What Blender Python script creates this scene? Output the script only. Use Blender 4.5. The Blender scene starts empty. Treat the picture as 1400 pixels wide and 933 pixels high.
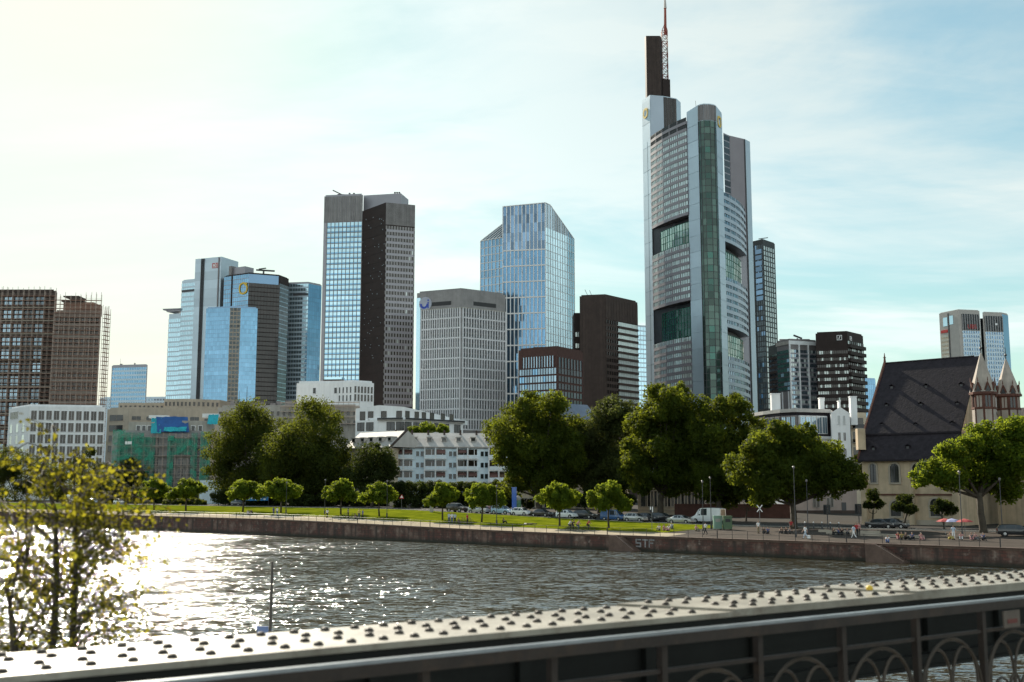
import bpy, math, random
import numpy as np
from mathutils import Vector, Matrix
R = math.radians
rnd = random.Random(7)
S = bpy.context.scene
COL = S.collection

# ---------------------------------------------------------------- camera model (photo pixels 1400 x 933 -> rays)
F = 1515.0
PITCH = math.atan(203.5 / 1515)
cP, sP = math.cos(PITCH), math.sin(PITCH)
CZ = 8.6
def at(px, py, Y):
    a = (px - 700) / F; b = (466.5 - py) / F
    d = Vector((a, cP - sP * b, sP + cP * b))
    t = Y / d.y
    return Vector((d.x * t, Y, CZ + d.z * t))
def xy(px, py, Y):
    p = at(px, py, Y); return (p.x, p.y)
def zat(px, py, Y): return at(px, py, Y).z

# ---------------------------------------------------------------- river bank frame: u along the quay (downstream), v inland
E2 = Vector((-.752, .659)); N2 = Vector((.659, .752)); P0 = Vector((16.0, 161.5))
def uv(u, v): return P0 + E2 * u + N2 * v
def on_bank(px, v, py=700):
    k = at(px, py, 1.0).x          # x = k*y along that column
    # P0+E2 u+N2 v : x - k y = 0
    c = (P0.x + N2.x * v) - k * (P0.y + N2.y * v)
    e = E2.x - k * E2.y
    u = -c / e
    p = uv(u, v)
    return u, p
def sstep(t):
    t = max(0., min(1., t)); return t * t * (3 - 2 * t)
def zq(u): return 2.1 + .85 * sstep((u - 5) / 85)
VPROF = [(0, 0), (8, .5), (26, 1.0), (27, 1.0), (4000, 1.0)]
def ground_z(u, v):
    r = .8 + .9 * max(0., min(1., u / 75))
    v = max(0, v)
    for (a, fa), (b, fb) in zip(VPROF, VPROF[1:]):
        if v <= b:
            return zq(u) + r * (fa + (fb - fa) * (v - a) / (b - a))
    return zq(u) + r
def bank(px, v, py=700):
    u, p = on_bank(px, v, py)
    return Vector((p.x, p.y, ground_z(u, v)))

# ---------------------------------------------------------------- objects
OFF = {}
def link(o): COL.objects.link(o); return o
def thing(name, label, cat, loc=(0, 0, 0), group=None):
    o = link(bpy.data.objects.new(name, None)); o.location = loc
    o.empty_display_size = .5
    o['label'] = label; o['category'] = cat
    if group: o['group'] = group
    OFF[o.name] = Vector(loc)
    return o
def tag(o, label, cat, group=None):
    o['label'] = label; o['category'] = cat
    if group: o['group'] = group
    return o
def kind(o, k, label=None):
    o['kind'] = k
    if label: o['label'] = label
    return o
def kids(o, table):
    return table.get(o.name, [])
def copy_tree(o, loc, rotz=0, label=None, scale=None, swap=None):
    def cp(src, par):
        c = link(src.copy()); c.parent = par
        for ch in list(src.children): cp(ch, c)
        if swap and c.type == 'MESH':
            for i, sl in enumerate(c.material_slots):
                if sl.material and sl.material.name in swap:
                    sl.link = 'OBJECT'; sl.material = swap[sl.material.name]
        return c
    r = cp(o, None)
    r.location = loc; r.rotation_euler = (0, 0, rotz)
    if scale: r.scale = scale
    if label: r['label'] = label
    return r

class MB:
    def __init__(s): s.v = []; s.f = []; s.m = []; s.t = []
    def quad(s, a, b, c, d, m=0, t=.5):
        i = len(s.v); s.v += [tuple(a), tuple(b), tuple(c), tuple(d)]
        s.f.append((i, i + 1, i + 2, i + 3)); s.m.append(m); s.t.append(t)
    def poly(s, pts, m=0, t=.5):
        i = len(s.v); s.v += [tuple(p) for p in pts]
        s.f.append(tuple(range(i, i + len(pts)))); s.m.append(m); s.t.append(t)
    def box(s, o, a, b, c, m=0, t=.5):
        o, a, b, c = Vector(o), Vector(a), Vector(b), Vector(c)
        i = len(s.v)
        s.v += [tuple(p) for p in (o, o + a, o + a + b, o + b, o + c, o + a + c, o + a + b + c, o + b + c)]
        for q in ((3, 2, 1, 0), (4, 5, 6, 7), (0, 1, 5, 4), (1, 2, 6, 5), (2, 3, 7, 6), (3, 0, 4, 7)):
            s.f.append(tuple(i + k for k in q)); s.m.append(m); s.t.append(t)
    def bx(s, x0, y0, z0, x1, y1, z1, m=0, t=.5):
        s.box((x0, y0, z0), (x1 - x0, 0, 0), (0, y1 - y0, 0), (0, 0, z1 - z0), m, t)
    def prism(s, pts, z0, z1, m=0, mt=None, t=.5):
        n = len(pts); i = len(s.v)
        a = sum(pts[k][0] * pts[(k + 1) % n][1] - pts[(k + 1) % n][0] * pts[k][1] for k in range(n))
        if a < 0: pts = pts[::-1]
        zz0 = z0 if isinstance(z0, (list, tuple)) else [z0] * n
        zz1 = z1 if isinstance(z1, (list, tuple)) else [z1] * n
        if a < 0: zz0 = zz0[::-1]; zz1 = zz1[::-1]
        s.v += [(p[0], p[1], zz0[k]) for k, p in enumerate(pts)] + [(p[0], p[1], zz1[k]) for k, p in enumerate(pts)]
        for k in range(n):
            l = (k + 1) % n
            s.f.append((i + k, i + l, i + n + l, i + n + k)); s.m.append(m); s.t.append(t)
        s.f.append(tuple(range(i + n, i + 2 * n))); s.m.append(m if mt is None else mt); s.t.append(t)
        s.f.append(tuple(range(i + n - 1, i - 1, -1))); s.m.append(m); s.t.append(t)
    def tube(s, p, q, r0, r1=None, n=6, m=0, cap=True, t=.5):
        r1 = r0 if r1 is None else r1
        p, q = Vector(p), Vector(q); d = (q - p)
        if d.length < 1e-6: return
        d.normalize()
        x = d.orthogonal().normalized(); y = d.cross(x)
        i = len(s.v)
        for c, r in ((p, r0), (q, r1)):
            for k in range(n):
                a = 2 * math.pi * k / n
                s.v.append(tuple(c + x * math.cos(a) * r + y * math.sin(a) * r))
        for k in range(n):
            l = (k + 1) % n
            s.f.append((i + k, i + l, i + n + l, i + n + k)); s.m.append(m); s.t.append(t)
        if cap:
            s.f.append(tuple(i + n - 1 - k for k in range(n))); s.m.append(m); s.t.append(t)
            s.f.append(tuple(i + n + k for k in range(n))); s.m.append(m); s.t.append(t)
    def chain(s, pts, rs, n=7, m=0):
        # one continuous tube through the points
        pts = [Vector(p) for p in pts]
        i = len(s.v); N = len(pts)
        x = None
        for k, p in enumerate(pts):
            d = (pts[min(k + 1, N - 1)] - pts[max(k - 1, 0)]).normalized()
            if x is None: x = d.orthogonal().normalized()
            else:
                x = (x - d * x.dot(d)); x = x.normalized() if x.length > 1e-6 else d.orthogonal().normalized()
            y = d.cross(x)
            r = rs[k] if isinstance(rs, (list, tuple)) else rs
            for j in range(n):
                a = 2 * math.pi * j / n
                s.v.append(tuple(p + x * math.cos(a) * r + y * math.sin(a) * r))
        for k in range(N - 1):
            for j in range(n):
                l = (j + 1) % n
                s.f.append((i + k * n + j, i + k * n + l, i + (k + 1) * n + l, i + (k + 1) * n + j)); s.m.append(m); s.t.append(.5)
        s.f.append(tuple(i + n - 1 - j for j in range(n))); s.m.append(m); s.t.append(.5)
        s.f.append(tuple(i + (N - 1) * n + j for j in range(n))); s.m.append(m); s.t.append(.5)
    def lathe(s, c, prof, n=12, m=0, axis='z', cap=True):
        c = Vector(c); i = len(s.v)
        for r, h in prof:
            for k in range(n):
                a = 2 * math.pi * k / n
                if axis == 'z': o = Vector((r * math.cos(a), r * math.sin(a), h))
                elif axis == 'y': o = Vector((r * math.sin(a), h, r * math.cos(a)))
                else: o = Vector((h, r * math.cos(a), r * math.sin(a)))
                s.v.append(tuple(c + o))
        for j in range(len(prof) - 1):
            for k in range(n):
                l = (k + 1) % n
                s.f.append((i + j * n + k, i + j * n + l, i + (j + 1) * n + l, i + (j + 1) * n + k)); s.m.append(m); s.t.append(.5)
        if cap:
            s.f.append(tuple(i + n - 1 - k for k in range(n))); s.m.append(m); s.t.append(.5)
            j = (len(prof) - 1) * n
            s.f.append(tuple(i + j + k for k in range(n))); s.m.append(m); s.t.append(.5)
    def build(s, name, mats, parent=None, smooth=False):
        if not isinstance(mats, (list, tuple)): mats = [mats]
        me = bpy.data.meshes.new(name)
        off = OFF.get(parent.name, Vector()) if parent else Vector()
        me.from_pydata([(a - off.x, b - off.y, c - off.z) for a, b, c in s.v], [], s.f)
        for m in mats: me.materials.append(m)
        me.polygons.foreach_set('material_index', s.m)
        at_ = me.attributes.new('tint', 'FLOAT', 'FACE')
        at_.data.foreach_set('value', s.t)
        if smooth: me.polygons.foreach_set('use_smooth', [True] * len(me.polygons))
        me.update()
        o = link(bpy.data.objects.new(name, me))
        if parent: o.parent = parent
        OFF[o.name] = off
        return o

# ---------------------------------------------------------------- materials
def _nt(name):
    m = bpy.data.materials.new(name); m.use_nodes = True
    nt = m.node_tree; b = nt.nodes['Principled BSDF']
    return m, nt, b
def lerpc(c, k): return tuple(max(0, min(1, x * k)) for x in c[:3]) + (1,)
def mat(name, col, rough=.75, metal=0., var=.18, scale=.35, bump=0., bscale=3., streak=0., spec=.4, tint=0., col2=None, coat=0., rust=0.):
    m, nt, b = _nt(name)
    N = nt.nodes; L = nt.links
    geo = N.new('ShaderNodeNewGeometry')
    nz = N.new('ShaderNodeTexNoise'); nz.inputs['Scale'].default_value = scale; nz.inputs['Detail'].default_value = 6; nz.inputs['Roughness'].default_value = .65
    L.new(geo.outputs['Position'], nz.inputs['Vector'])
    ramp = N.new('ShaderNodeMapRange'); ramp.inputs['From Min'].default_value = .3; ramp.inputs['From Max'].default_value = .7
    L.new(nz.outputs['Fac'], ramp.inputs['Value'])
    mx = N.new('ShaderNodeMix'); mx.data_type = 'RGBA'
    mx.inputs['A'].default_value = lerpc(col, 1 - var); mx.inputs['B'].default_value = lerpc(col2 or col, 1 + var)
    L.new(ramp.outputs['Result'], mx.inputs['Factor'])
    out = mx.outputs['Result']
    if streak:
        mp = N.new('ShaderNodeMapping'); mp.inputs['Scale'].default_value = (1, 1, .06)
        L.new(geo.outputs['Position'], mp.inputs['Vector'])
        n2 = N.new('ShaderNodeTexNoise'); n2.inputs['Scale'].default_value = 1.1; n2.inputs['Detail'].default_value = 5
        L.new(mp.outputs['Vector'], n2.inputs['Vector'])
        r2 = N.new('ShaderNodeMapRange'); r2.inputs['From Min'].default_value = .42; r2.inputs['From Max'].default_value = .68
        r2.inputs['To Max'].default_value = streak
        L.new(n2.outputs['Fac'], r2.inputs['Value'])
        m2 = N.new('ShaderNodeMix'); m2.data_type = 'RGBA'; m2.inputs['B'].default_value = lerpc(col, .3)
        L.new(r2.outputs['Result'], m2.inputs['Factor']); L.new(out, m2.inputs['A']); out = m2.outputs['Result']
    if rust:
        n5 = N.new('ShaderNodeTexNoise'); n5.inputs['Scale'].default_value = 7; n5.inputs['Detail'].default_value = 9; n5.inputs['Roughness'].default_value = .7; L.new(geo.outputs['Position'], n5.inputs['Vector'])
        r5 = N.new('ShaderNodeMapRange'); r5.inputs['From Min'].default_value = .52; r5.inputs['From Max'].default_value = .72; r5.inputs['To Max'].default_value = rust; L.new(n5.outputs['Fac'], r5.inputs['Value'])
        m5 = N.new('ShaderNodeMix'); m5.data_type = 'RGBA'; m5.inputs['B'].default_value = (.09, .05, .028, 1); L.new(r5.outputs[0], m5.inputs['Factor']); L.new(out, m5.inputs['A']); out = m5.outputs['Result']
    if tint:
        a = N.new('ShaderNodeAttribute'); a.attribute_name = 'tint'
        r3 = N.new('ShaderNodeMapRange'); r3.inputs['To Min'].default_value = 1 - tint; r3.inputs['To Max'].default_value = 1 + tint
        L.new(a.outputs['Fac'], r3.inputs['Value'])
        v = N.new('ShaderNodeVectorMath'); v.operation = 'SCALE'
        L.new(out, v.inputs[0]); L.new(r3.outputs['Result'], v.inputs['Scale']); out = v.outputs['Vector']
    L.new(out, b.inputs['Base Color'])
    b.inputs['Roughness'].default_value = rough; b.inputs['Metallic'].default_value = metal
    b.inputs['Specular IOR Level'].default_value = spec
    if coat: b.inputs['Coat Weight'].default_value = coat; b.inputs['Coat Roughness'].default_value = .05
    if bump:
        n3 = N.new('ShaderNodeTexNoise'); n3.inputs['Scale'].default_value = bscale; n3.inputs['Detail'].default_value = 4
        L.new(geo.outputs['Position'], n3.inputs['Vector'])
        bp = N.new('ShaderNodeBump'); bp.inputs['Strength'].default_value = .6; bp.inputs['Distance'].default_value = bump
        L.new(n3.outputs['Fac'], bp.inputs['Height']); L.new(bp.outputs['Normal'], b.inputs['Normal'])
    return m
def glass(name, col, metal=.8, rough=.06, tint=.22, var=.12):
    m = mat(name, col, rough, metal, var, .02, tint=tint, spec=.6)
    return m

M = {}
def defmats():
    G = M
    G['conc'] = mat('pale concrete', (.36, .34, .31), .85, streak=.25)
    G['greystone'] = mat('grey stone cladding', (.27, .26, .26), .7, streak=.15, tint=.1)
    G['white'] = mat('white render', (.78, .79, .8), .8, var=.06, streak=.12)
    G['whitecool'] = mat('cool white render', (.7, .82, .9), .8, var=.06, streak=.1)
    G['cream'] = mat('cream render', (.55, .47, .36), .85, var=.12, streak=.2)
    G['beige'] = mat('beige stone', (.42, .36, .29), .85, var=.14, streak=.15)
    G['brown'] = mat('brown stone cladding', (.06, .042, .036), .65, spec=.25, var=.2, streak=.2, tint=.1)
    G['darkbrown'] = mat('dark brown granite', (.032, .021, .019), .6, var=.2, tint=.1, spec=.2)
    G['dustbrown'] = mat('dusty brown plaster', (.3, .235, .205), .85, var=.2, streak=.25)
    G['finwhite'] = mat('pale concrete fins', (.66, .66, .68), .75, var=.08, tint=.08)
    G['brick'] = mat('dark red brick', (.075, .036, .03), .8, var=.2, scale=1)
    G['black'] = mat('black metal', (.02, .02, .022), .45, var=.2)
    G['darkmetal'] = mat('dark grey metal', (.06, .06, .065), .45, var=.2)
    G['alu'] = mat('pale aluminium cladding', (.5, .59, .66), .38, .35, var=.05, scale=.1, tint=.1)
    G['alu2'] = mat('grey aluminium cladding', (.32, .31, .34), .4, .3, var=.06, scale=.1, tint=.1)
    G['louvre'] = mat('grey louvre metal', (.22, .2, .2), .5, .3, var=.1)
    G['roofgrey'] = mat('pale grey roof sheet', (.44, .42, .4), .7, var=.12, streak=.15)
    G['roofdark'] = mat('dark slate roof', (.026, .021, .026), .75, var=.35, scale=1.2, bump=.05, spec=.2)
    G['glassblue'] = glass('blue mirror glass', (.17, .32, .46), .85)
    G['glasssky'] = glass('pale sky glass', (.43, .6, .68), .88, .08, .18)
    G['glassdark'] = glass('dark tinted glass', (.06, .075, .085), .55, .06, .6)
    G['glassbrown'] = glass('brown tinted glass', (.03, .022, .02), .15, .1, .5)
    G['glassgreen'] = glass('green glass', (.03, .1, .08), .35, .07, .6)
    G['glassmid'] = glass('grey blue glass', (.22, .3, .36), .75, .07, .5)
    G['glasspale'] = glass('pale blinds behind glass', (.62, .68, .66), .25, .15, .2)
    G['glassnavy'] = glass('deep blue glass', (.16, .25, .36), .8, .06, .45)
    G['pane'] = glass('dark window pane', (.02, .022, .025), .12, .1, .6)
    G['panebrown'] = glass('bronze window pane', (.03, .022, .018), .12, .1, .6)
    G['yellow'] = mat('yellow emblem paint', (.75, .5, .06), .5, var=.05)
    G['redsign'] = mat('red sign paint', (.5, .03, .03), .5, var=.05)
    G['bluesign'] = mat('blue sign paint', (.03, .07, .4), .5, var=.05)
    G['whitesign'] = mat('white sign paint', (.8, .8, .8), .5, var=.03)
    G['netgreen'] = mat('green scaffold netting', (.02, .17, .11), .8, var=.35, scale=.5)
    G['tarpblue'] = mat('blue tarpaulin', (.02, .09, .28), .5, var=.3, scale=.4, bump=.2, bscale=.8)
    G['tarpteal'] = mat('teal tarpaulin', (.02, .35, .42), .5, var=.3, scale=.4, bump=.2, bscale=.8)
    G['scaff'] = mat('scaffold steel', (.42, .34, .29), .65, .1, var=.2)
    G['plank'] = mat('scaffold planks', (.26, .15, .11), .8, var=.3, scale=.6)
    G['redstone'] = mat('red sandstone', (.12, .05, .036), .85, var=.3, scale=.8)
    G['spirestone'] = mat('pale spire stone', (.42, .36, .31), .8, var=.15, scale=.6, streak=.3)
    G['churchwall'] = mat('ochre church plaster', (.54, .42, .29), .9, var=.2, scale=.4, streak=.3)
    G['quay'] = quay_mat()
    G['coping'] = mat('weathered coping stone', (.13, .085, .068), .85, var=.3, scale=.8)
    G['bark'] = mat('tree bark', (.06, .048, .035), .9, var=.4, scale=2, bump=.05, bscale=4)
    G['steel'] = mat('galvanised steel', (.2, .2, .2), .5, .5, var=.15)
    G['skin'] = mat('skin', (.5, .3, .22), .6, var=.05)
    G['hair'] = mat('dark hair', (.03, .02, .015), .6, var=.1)
    G['rubber'] = mat('tyre rubber', (.015, .015, .015), .8)
    G['rim'] = mat('wheel rim', (.4, .4, .4), .35, .8, var=.05)
    G['carglass'] = glass('car glass', (.05, .06, .07), .3, .05, .1)
    G['lamp'] = mat('headlight lens', (.7, .7, .7), .2, .3, var=.02)
    G['taillamp'] = mat('tail light lens', (.35, .01, .01), .25, var=.02)

def quay_mat():
    # weathered red sandstone courses with pale and dark run-off stains
    m, nt, b = _nt('quay sandstone'); N = nt.nodes; L = nt.links
    uvn = N.new('ShaderNodeUVMap')
    geo = N.new('ShaderNodeNewGeometry')
    br = N.new('ShaderNodeTexBrick'); br.inputs['Scale'].default_value = 1.0
    br.inputs['Color1'].default_value = (.13, .05, .038, 1); br.inputs['Color2'].default_value = (.085, .045, .035, 1); br.inputs['Mortar'].default_value = (.05, .035, .03, 1)
    br.inputs['Brick Width'].default_value = 1.1; br.inputs['Row Height'].default_value = .42; br.inputs['Mortar Size'].default_value = .03
    L.new(uvn.outputs['UV'], br.inputs['Vector'])
    n1 = N.new('ShaderNodeTexNoise'); n1.inputs['Scale'].default_value = .35; n1.inputs['Detail'].default_value = 7; n1.inputs['Roughness'].default_value = .7
    L.new(geo.outputs['Position'], n1.inputs['Vector'])
    mp = N.new('ShaderNodeMapping'); mp.inputs['Scale'].default_value = (1, .08, 1); L.new(uvn.outputs['UV'], mp.inputs['Vector'])
    n2 = N.new('ShaderNodeTexNoise'); n2.inputs['Scale'].default_value = .9; n2.inputs['Detail'].default_value = 6; L.new(mp.outputs['Vector'], n2.inputs['Vector'])
    def rng(src, a, bb, t0, t1):
        r = N.new('ShaderNodeMapRange'); r.inputs['From Min'].default_value = a; r.inputs['From Max'].default_value = bb
        r.inputs['To Min'].default_value = t0; r.inputs['To Max'].default_value = t1; L.new(src, r.inputs['Value']); return r.outputs['Result']
    def mix(fac, A, B):
        x = N.new('ShaderNodeMix'); x.data_type = 'RGBA'; L.new(fac, x.inputs['Factor'])
        (L.new(A, x.inputs['A']) if not isinstance(A, tuple) else setattr(x.inputs['A'], 'default_value', A))
        (L.new(B, x.inputs['B']) if not isinstance(B, tuple) else setattr(x.inputs['B'], 'default_value', B))
        return x.outputs['Result']
    c = mix(rng(n1.outputs['Fac'], .48, .66, 0, .85), br.outputs['Color'], (.24, .165, .13, 1))
    c = mix(rng(n2.outputs['Fac'], .46, .62, 0, .9), c, (.045, .033, .028, 1))
    n4 = N.new('ShaderNodeTexNoise'); n4.inputs['Scale'].default_value = 1.4; n4.inputs['Detail'].default_value = 5; L.new(geo.outputs['Position'], n4.inputs['Vector'])
    c = mix(rng(n4.outputs['Fac'], .62, .74, 0, .6), c, (.32, .25, .21, 1))
    sx = N.new('ShaderNodeSeparateXYZ'); L.new(geo.outputs['Position'], sx.inputs[0])
    c = mix(rng(sx.outputs['Z'], .75, .15, 0, .9), c, (.02, .022, .014, 1))
    L.new(c, b.inputs['Base Color']); b.inputs['Roughness'].default_value = .85
    bp = N.new('ShaderNodeBump'); bp.inputs['Distance'].default_value = .08; bp.inputs['Strength'].default_value = .7
    L.new(n4.outputs['Fac'], bp.inputs['Height']); L.new(bp.outputs['Normal'], b.inputs['Normal'])
    return m
def leafmat(name, col, trans, tfac=.35, var=.35):
    m = bpy.data.materials.new(name); m.use_nodes = True
    nt = m.node_tree; N = nt.nodes; L = nt.links; N.clear()
    out = N.new('ShaderNodeOutputMaterial')
    a = N.new('ShaderNodeAttribute'); a.attribute_name = 'tint'
    r = N.new('ShaderNodeMapRange'); r.inputs['To Min'].default_value = 1 - var; r.inputs['To Max'].default_value = 1 + var
    L.new(a.outputs['Fac'], r.inputs['Value'])
    def sc(c):
        v = N.new('ShaderNodeVectorMath'); v.operation = 'SCALE'; v.inputs[0].default_value = c[:3]
        L.new(r.outputs['Result'], v.inputs['Scale']); return v.outputs['Vector']
    d = N.new('ShaderNodeBsdfPrincipled'); L.new(sc(col), d.inputs['Base Color']); d.inputs['Roughness'].default_value = .75; d.inputs['Specular IOR Level'].default_value = .08
    t = N.new('ShaderNodeBsdfTranslucent'); L.new(sc(trans), t.inputs['Color'])
    mx = N.new('ShaderNodeMixShader'); mx.inputs[0].default_value = tfac
    L.new(d.outputs[0], mx.inputs[1]); L.new(t.outputs[0], mx.inputs[2]); L.new(mx.outputs[0], out.inputs['Surface'])
    return m
defmats()
# ================================================================ camera, light, sky
cam = bpy.data.cameras.new('camera'); co = link(bpy.data.objects.new('camera', cam)); S.camera = co
co.location = (0, 0, CZ); co.rotation_euler = (math.pi / 2 + PITCH, 0, 0)
cam.sensor_width = 36; cam.lens = F / 1400 * 36; cam.clip_start = .1; cam.clip_end = 20000
cam.dof.use_dof = True; cam.dof.focus_distance = 260; cam.dof.aperture_fstop = 4.0
SUN_AZ, SUN_EL = R(-24), R(31)
sd = bpy.data.lights.new('sun', 'SUN'); so = link(bpy.data.objects.new('sun', sd))
sd.energy = 5.0; sd.angle = R(.5); sd.color = (1, .91, .76)
so.rotation_euler = Vector((math.sin(SUN_AZ) * math.cos(SUN_EL), math.cos(SUN_AZ) * math.cos(SUN_EL), math.sin(SUN_EL))).to_track_quat('Z', 'Y').to_euler()
W = bpy.data.worlds.new('World'); S.world = W; W.use_nodes = True
def world():
    nt = W.node_tree; N = nt.nodes; L = nt.links
    bg = N['Background']; bg.inputs['Strength'].default_value = .1
    sky = N.new('ShaderNodeTexSky'); sky.sky_type = 'NISHITA'; sky.sun_disc = False
    sky.sun_elevation = SUN_EL; sky.sun_rotation = SUN_AZ; sky.air_density = 1.0; sky.dust_density = .55; sky.ozone_density = 1.2
    tc = N.new('ShaderNodeTexCoord'); sx = N.new('ShaderNodeSeparateXYZ'); L.new(tc.outputs['Generated'], sx.inputs[0])
    def mth(op, a, b=None, c=None):
        m = N.new('ShaderNodeMath'); m.operation = op
        for i, x in enumerate((a, b, c)):
            if x is None: continue
            if isinstance(x, (int, float)): m.inputs[i].default_value = x
            else: L.new(x, m.inputs[i])
        return m.outputs[0]
    zz = mth('ADD', mth('MAXIMUM', sx.outputs['Z'], 0), .12)
    cx = N.new('ShaderNodeCombineXYZ')
    east = N.new('ShaderNodeMapRange'); east.interpolation_type = 'SMOOTHSTEP'; east.inputs['From Min'].default_value = .35; east.inputs['From Max'].default_value = -.5; L.new(sx.outputs['Y'], east.inputs['Value'])  # unseen sky behind the camera, brightened as added fill for the shaded facades
    east_fill = mth('MULTIPLY', east.outputs[0], mth('MAXIMUM', mth('SUBTRACT', 1.0, mth('MULTIPLY', sx.outputs['Z'], 1.3)), .25))
    L.new(mth('DIVIDE', sx.outputs['X'], zz), cx.inputs[0]); L.new(mth('DIVIDE', sx.outputs['Y'], zz), cx.inputs[1])
    def cloud(rot, scl, scale, detail, a, b, seed):
        mp = N.new('ShaderNodeMapping'); mp.inputs['Rotation'].default_value = (0, 0, R(rot)); mp.inputs['Scale'].default_value = scl; mp.inputs['Location'].default_value = (seed, seed * .7, 0)
        L.new(cx.outputs[0], mp.inputs['Vector'])
        n = N.new('ShaderNodeTexNoise'); n.inputs['Scale'].default_value = scale; n.inputs['Detail'].default_value = detail; n.inputs['Roughness'].default_value = .58; n.inputs['Distortion'].default_value = .6
        L.new(mp.outputs[0], n.inputs['Vector'])
        r = N.new('ShaderNodeMapRange'); r.interpolation_type = 'SMOOTHSTEP'; r.inputs['From Min'].default_value = a; r.inputs['From Max'].default_value = b
        L.new(n.outputs['Fac'], r.inputs['Value']); return r.outputs[0]
    c1 = cloud(35, (.6, 1.0, 1), .85, 10, .44, .64, 5.1)
    c2 = cloud(-50, (.4, 1.1, 1), 1.5, 11, .45, .66, 9.1)
    fac = mth('MINIMUM', mth('ADD', mth('ADD', mth('ADD', mth('MULTIPLY', c1, .72), .12), mth('MULTIPLY', c2, .45)), mth('MULTIPLY', east_fill, .75)), .93)
    tint = N.new('ShaderNodeMix'); tint.data_type = 'RGBA'; tint.blend_type = 'MULTIPLY'; tint.inputs['Factor'].default_value = 1
    tint.inputs['B'].default_value = (.8, 1.0, .82, 1); bw0 = N.new('ShaderNodeRGBToBW'); L.new(sky.outputs[0], bw0.inputs[0]); k0 = mth('DIVIDE', 12.0, mth('ADD', bw0.outputs[0], 9.8)); vs = N.new('ShaderNodeVectorMath'); vs.operation = 'SCALE'; L.new(sky.outputs[0], vs.inputs[0]); L.new(k0, vs.inputs['Scale']); L.new(vs.outputs[0], tint.inputs['A'])
    wh = N.new('ShaderNodeMapRange'); wh.interpolation_type = 'SMOOTHSTEP'; wh.inputs['From Min'].default_value = 5.5; wh.inputs['From Max'].default_value = 16; wh.inputs['To Max'].default_value = .92; L.new(bw0.outputs[0], wh.inputs['Value'])
    crm = N.new('ShaderNodeMix'); crm.data_type = 'RGBA'; L.new(wh.outputs[0], crm.inputs['Factor']); crm.inputs['B'].default_value = (5.95, 5.72, 4.85, 1)
    # thin veil of cirrus: whitens the blue, a little brighter than the sky behind it; its unseen east brightened as added fill
    bw = N.new('ShaderNodeRGBToBW'); L.new(tint.outputs['Result'], bw.inputs[0])
    cl = mth('ADD', mth('ADD', mth('MULTIPLY', mth('MINIMUM', bw.outputs[0], 5), .8), 2.3), mth('MULTIPLY', east_fill, 3.6))
    cc = N.new('ShaderNodeCombineColor')
    L.new(mth('MULTIPLY', cl, .92), cc.inputs[0]); L.new(mth('MULTIPLY', cl, 1.03), cc.inputs[1]); L.new(mth('MULTIPLY', cl, 1.01), cc.inputs[2])
    mx = N.new('ShaderNodeMix'); mx.data_type = 'RGBA'; L.new(fac, mx.inputs['Factor']); L.new(tint.outputs['Result'], mx.inputs['A']); L.new(cc.outputs[0], mx.inputs['B'])
    L.new(mx.outputs['Result'], crm.inputs['A']); L.new(crm.outputs['Result'], bg.inputs['Color'])
world()
S.view_settings.view_transform = 'Standard'; S.view_settings.look = 'None'; S.view_settings.exposure = 0.8; S.view_settings.gamma = 1; S.view_settings.use_curve_mapping = False
S.render.engine = 'CYCLES'
S.cycles.max_bounces = 6; S.cycles.diffuse_bounces = 2; S.cycles.glossy_bounces = 3; S.cycles.transmission_bounces = 2; S.cycles.transparent_max_bounces = 4
S.cycles.use_denoising = True; S.cycles.sample_clamp_indirect = 6; S.cycles.caustics_reflective = False; S.cycles.caustics_refractive = False
S.cycles.use_adaptive_sampling = True; S.cycles.adaptive_threshold = .02

# ================================================================ water
def water_mat():
    m, nt, b = _nt('river water'); N = nt.nodes; L = nt.links
    b.inputs['Base Color'].default_value = (.034, .03, .016, 1); b.inputs['Roughness'].default_value = .09
    b.inputs['IOR'].default_value = 3.8; b.inputs['Specular IOR Level'].default_value = .5
    geo = N.new('ShaderNodeNewGeometry')
    def nz(scale, rot, scl, det, rough=.5):
        mp = N.new('ShaderNodeMapping'); mp.inputs['Rotation'].default_value = (0, 0, R(rot)); mp.inputs['Scale'].default_value = scl
        L.new(geo.outputs['Position'], mp.inputs['Vector'])
        n = N.new('ShaderNodeTexNoise'); n.inputs['Scale'].default_value = scale; n.inputs['Detail'].default_value = det; n.inputs['Roughness'].default_value = rough; n.inputs['Distortion'].default_value = .4
        L.new(mp.outputs[0], n.inputs['Vector']); return n
    def vm(op, a, b=None, sc=None):
        x = N.new('ShaderNodeVectorMath'); x.operation = op
        for k, q in enumerate((a, b)):
            if q is None: continue
            if isinstance(q, tuple): x.inputs[k].default_value = q
            else: L.new(q, x.inputs[k])
        if sc is not None: (L.new(sc, x.inputs['Scale']) if not isinstance(sc, (int, float)) else setattr(x.inputs['Scale'], 'default_value', sc))
        return x.outputs[0]
    # ruffled and calmer patches
    gust = N.new('ShaderNodeMapRange'); gust.inputs['From Min'].default_value = .35; gust.inputs['From Max'].default_value = .65; gust.inputs['To Min'].default_value = .5; gust.inputs['To Max'].default_value = 1.35
    L.new(nz(.03, 20, (1, .45, 1), 3).outputs['Fac'], gust.inputs['Value'])
    # each noise vector is a random surface slope of one wave size
    sl = None
    for scale, rot, det, k in ((.3, 15, 1, .6), (1.9, -20, 2, 1.75), (6.0, 10, 1, 1.2)):
        v = vm('SCALE', vm('SUBTRACT', nz(scale, rot, (.55, 1.3, 1), det).outputs['Color'], (.5, .5, .5)), None, k)
        sl = v if sl is None else vm('ADD', sl, v)
    sl = vm('SCALE', sl, None, gust.outputs[0])
    nrm = vm('NORMALIZE', vm('ADD', vm('MULTIPLY', sl, (1, 1, 0)), (0, 0, 1)))
    L.new(nrm, b.inputs['Normal'])
    return m
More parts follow.
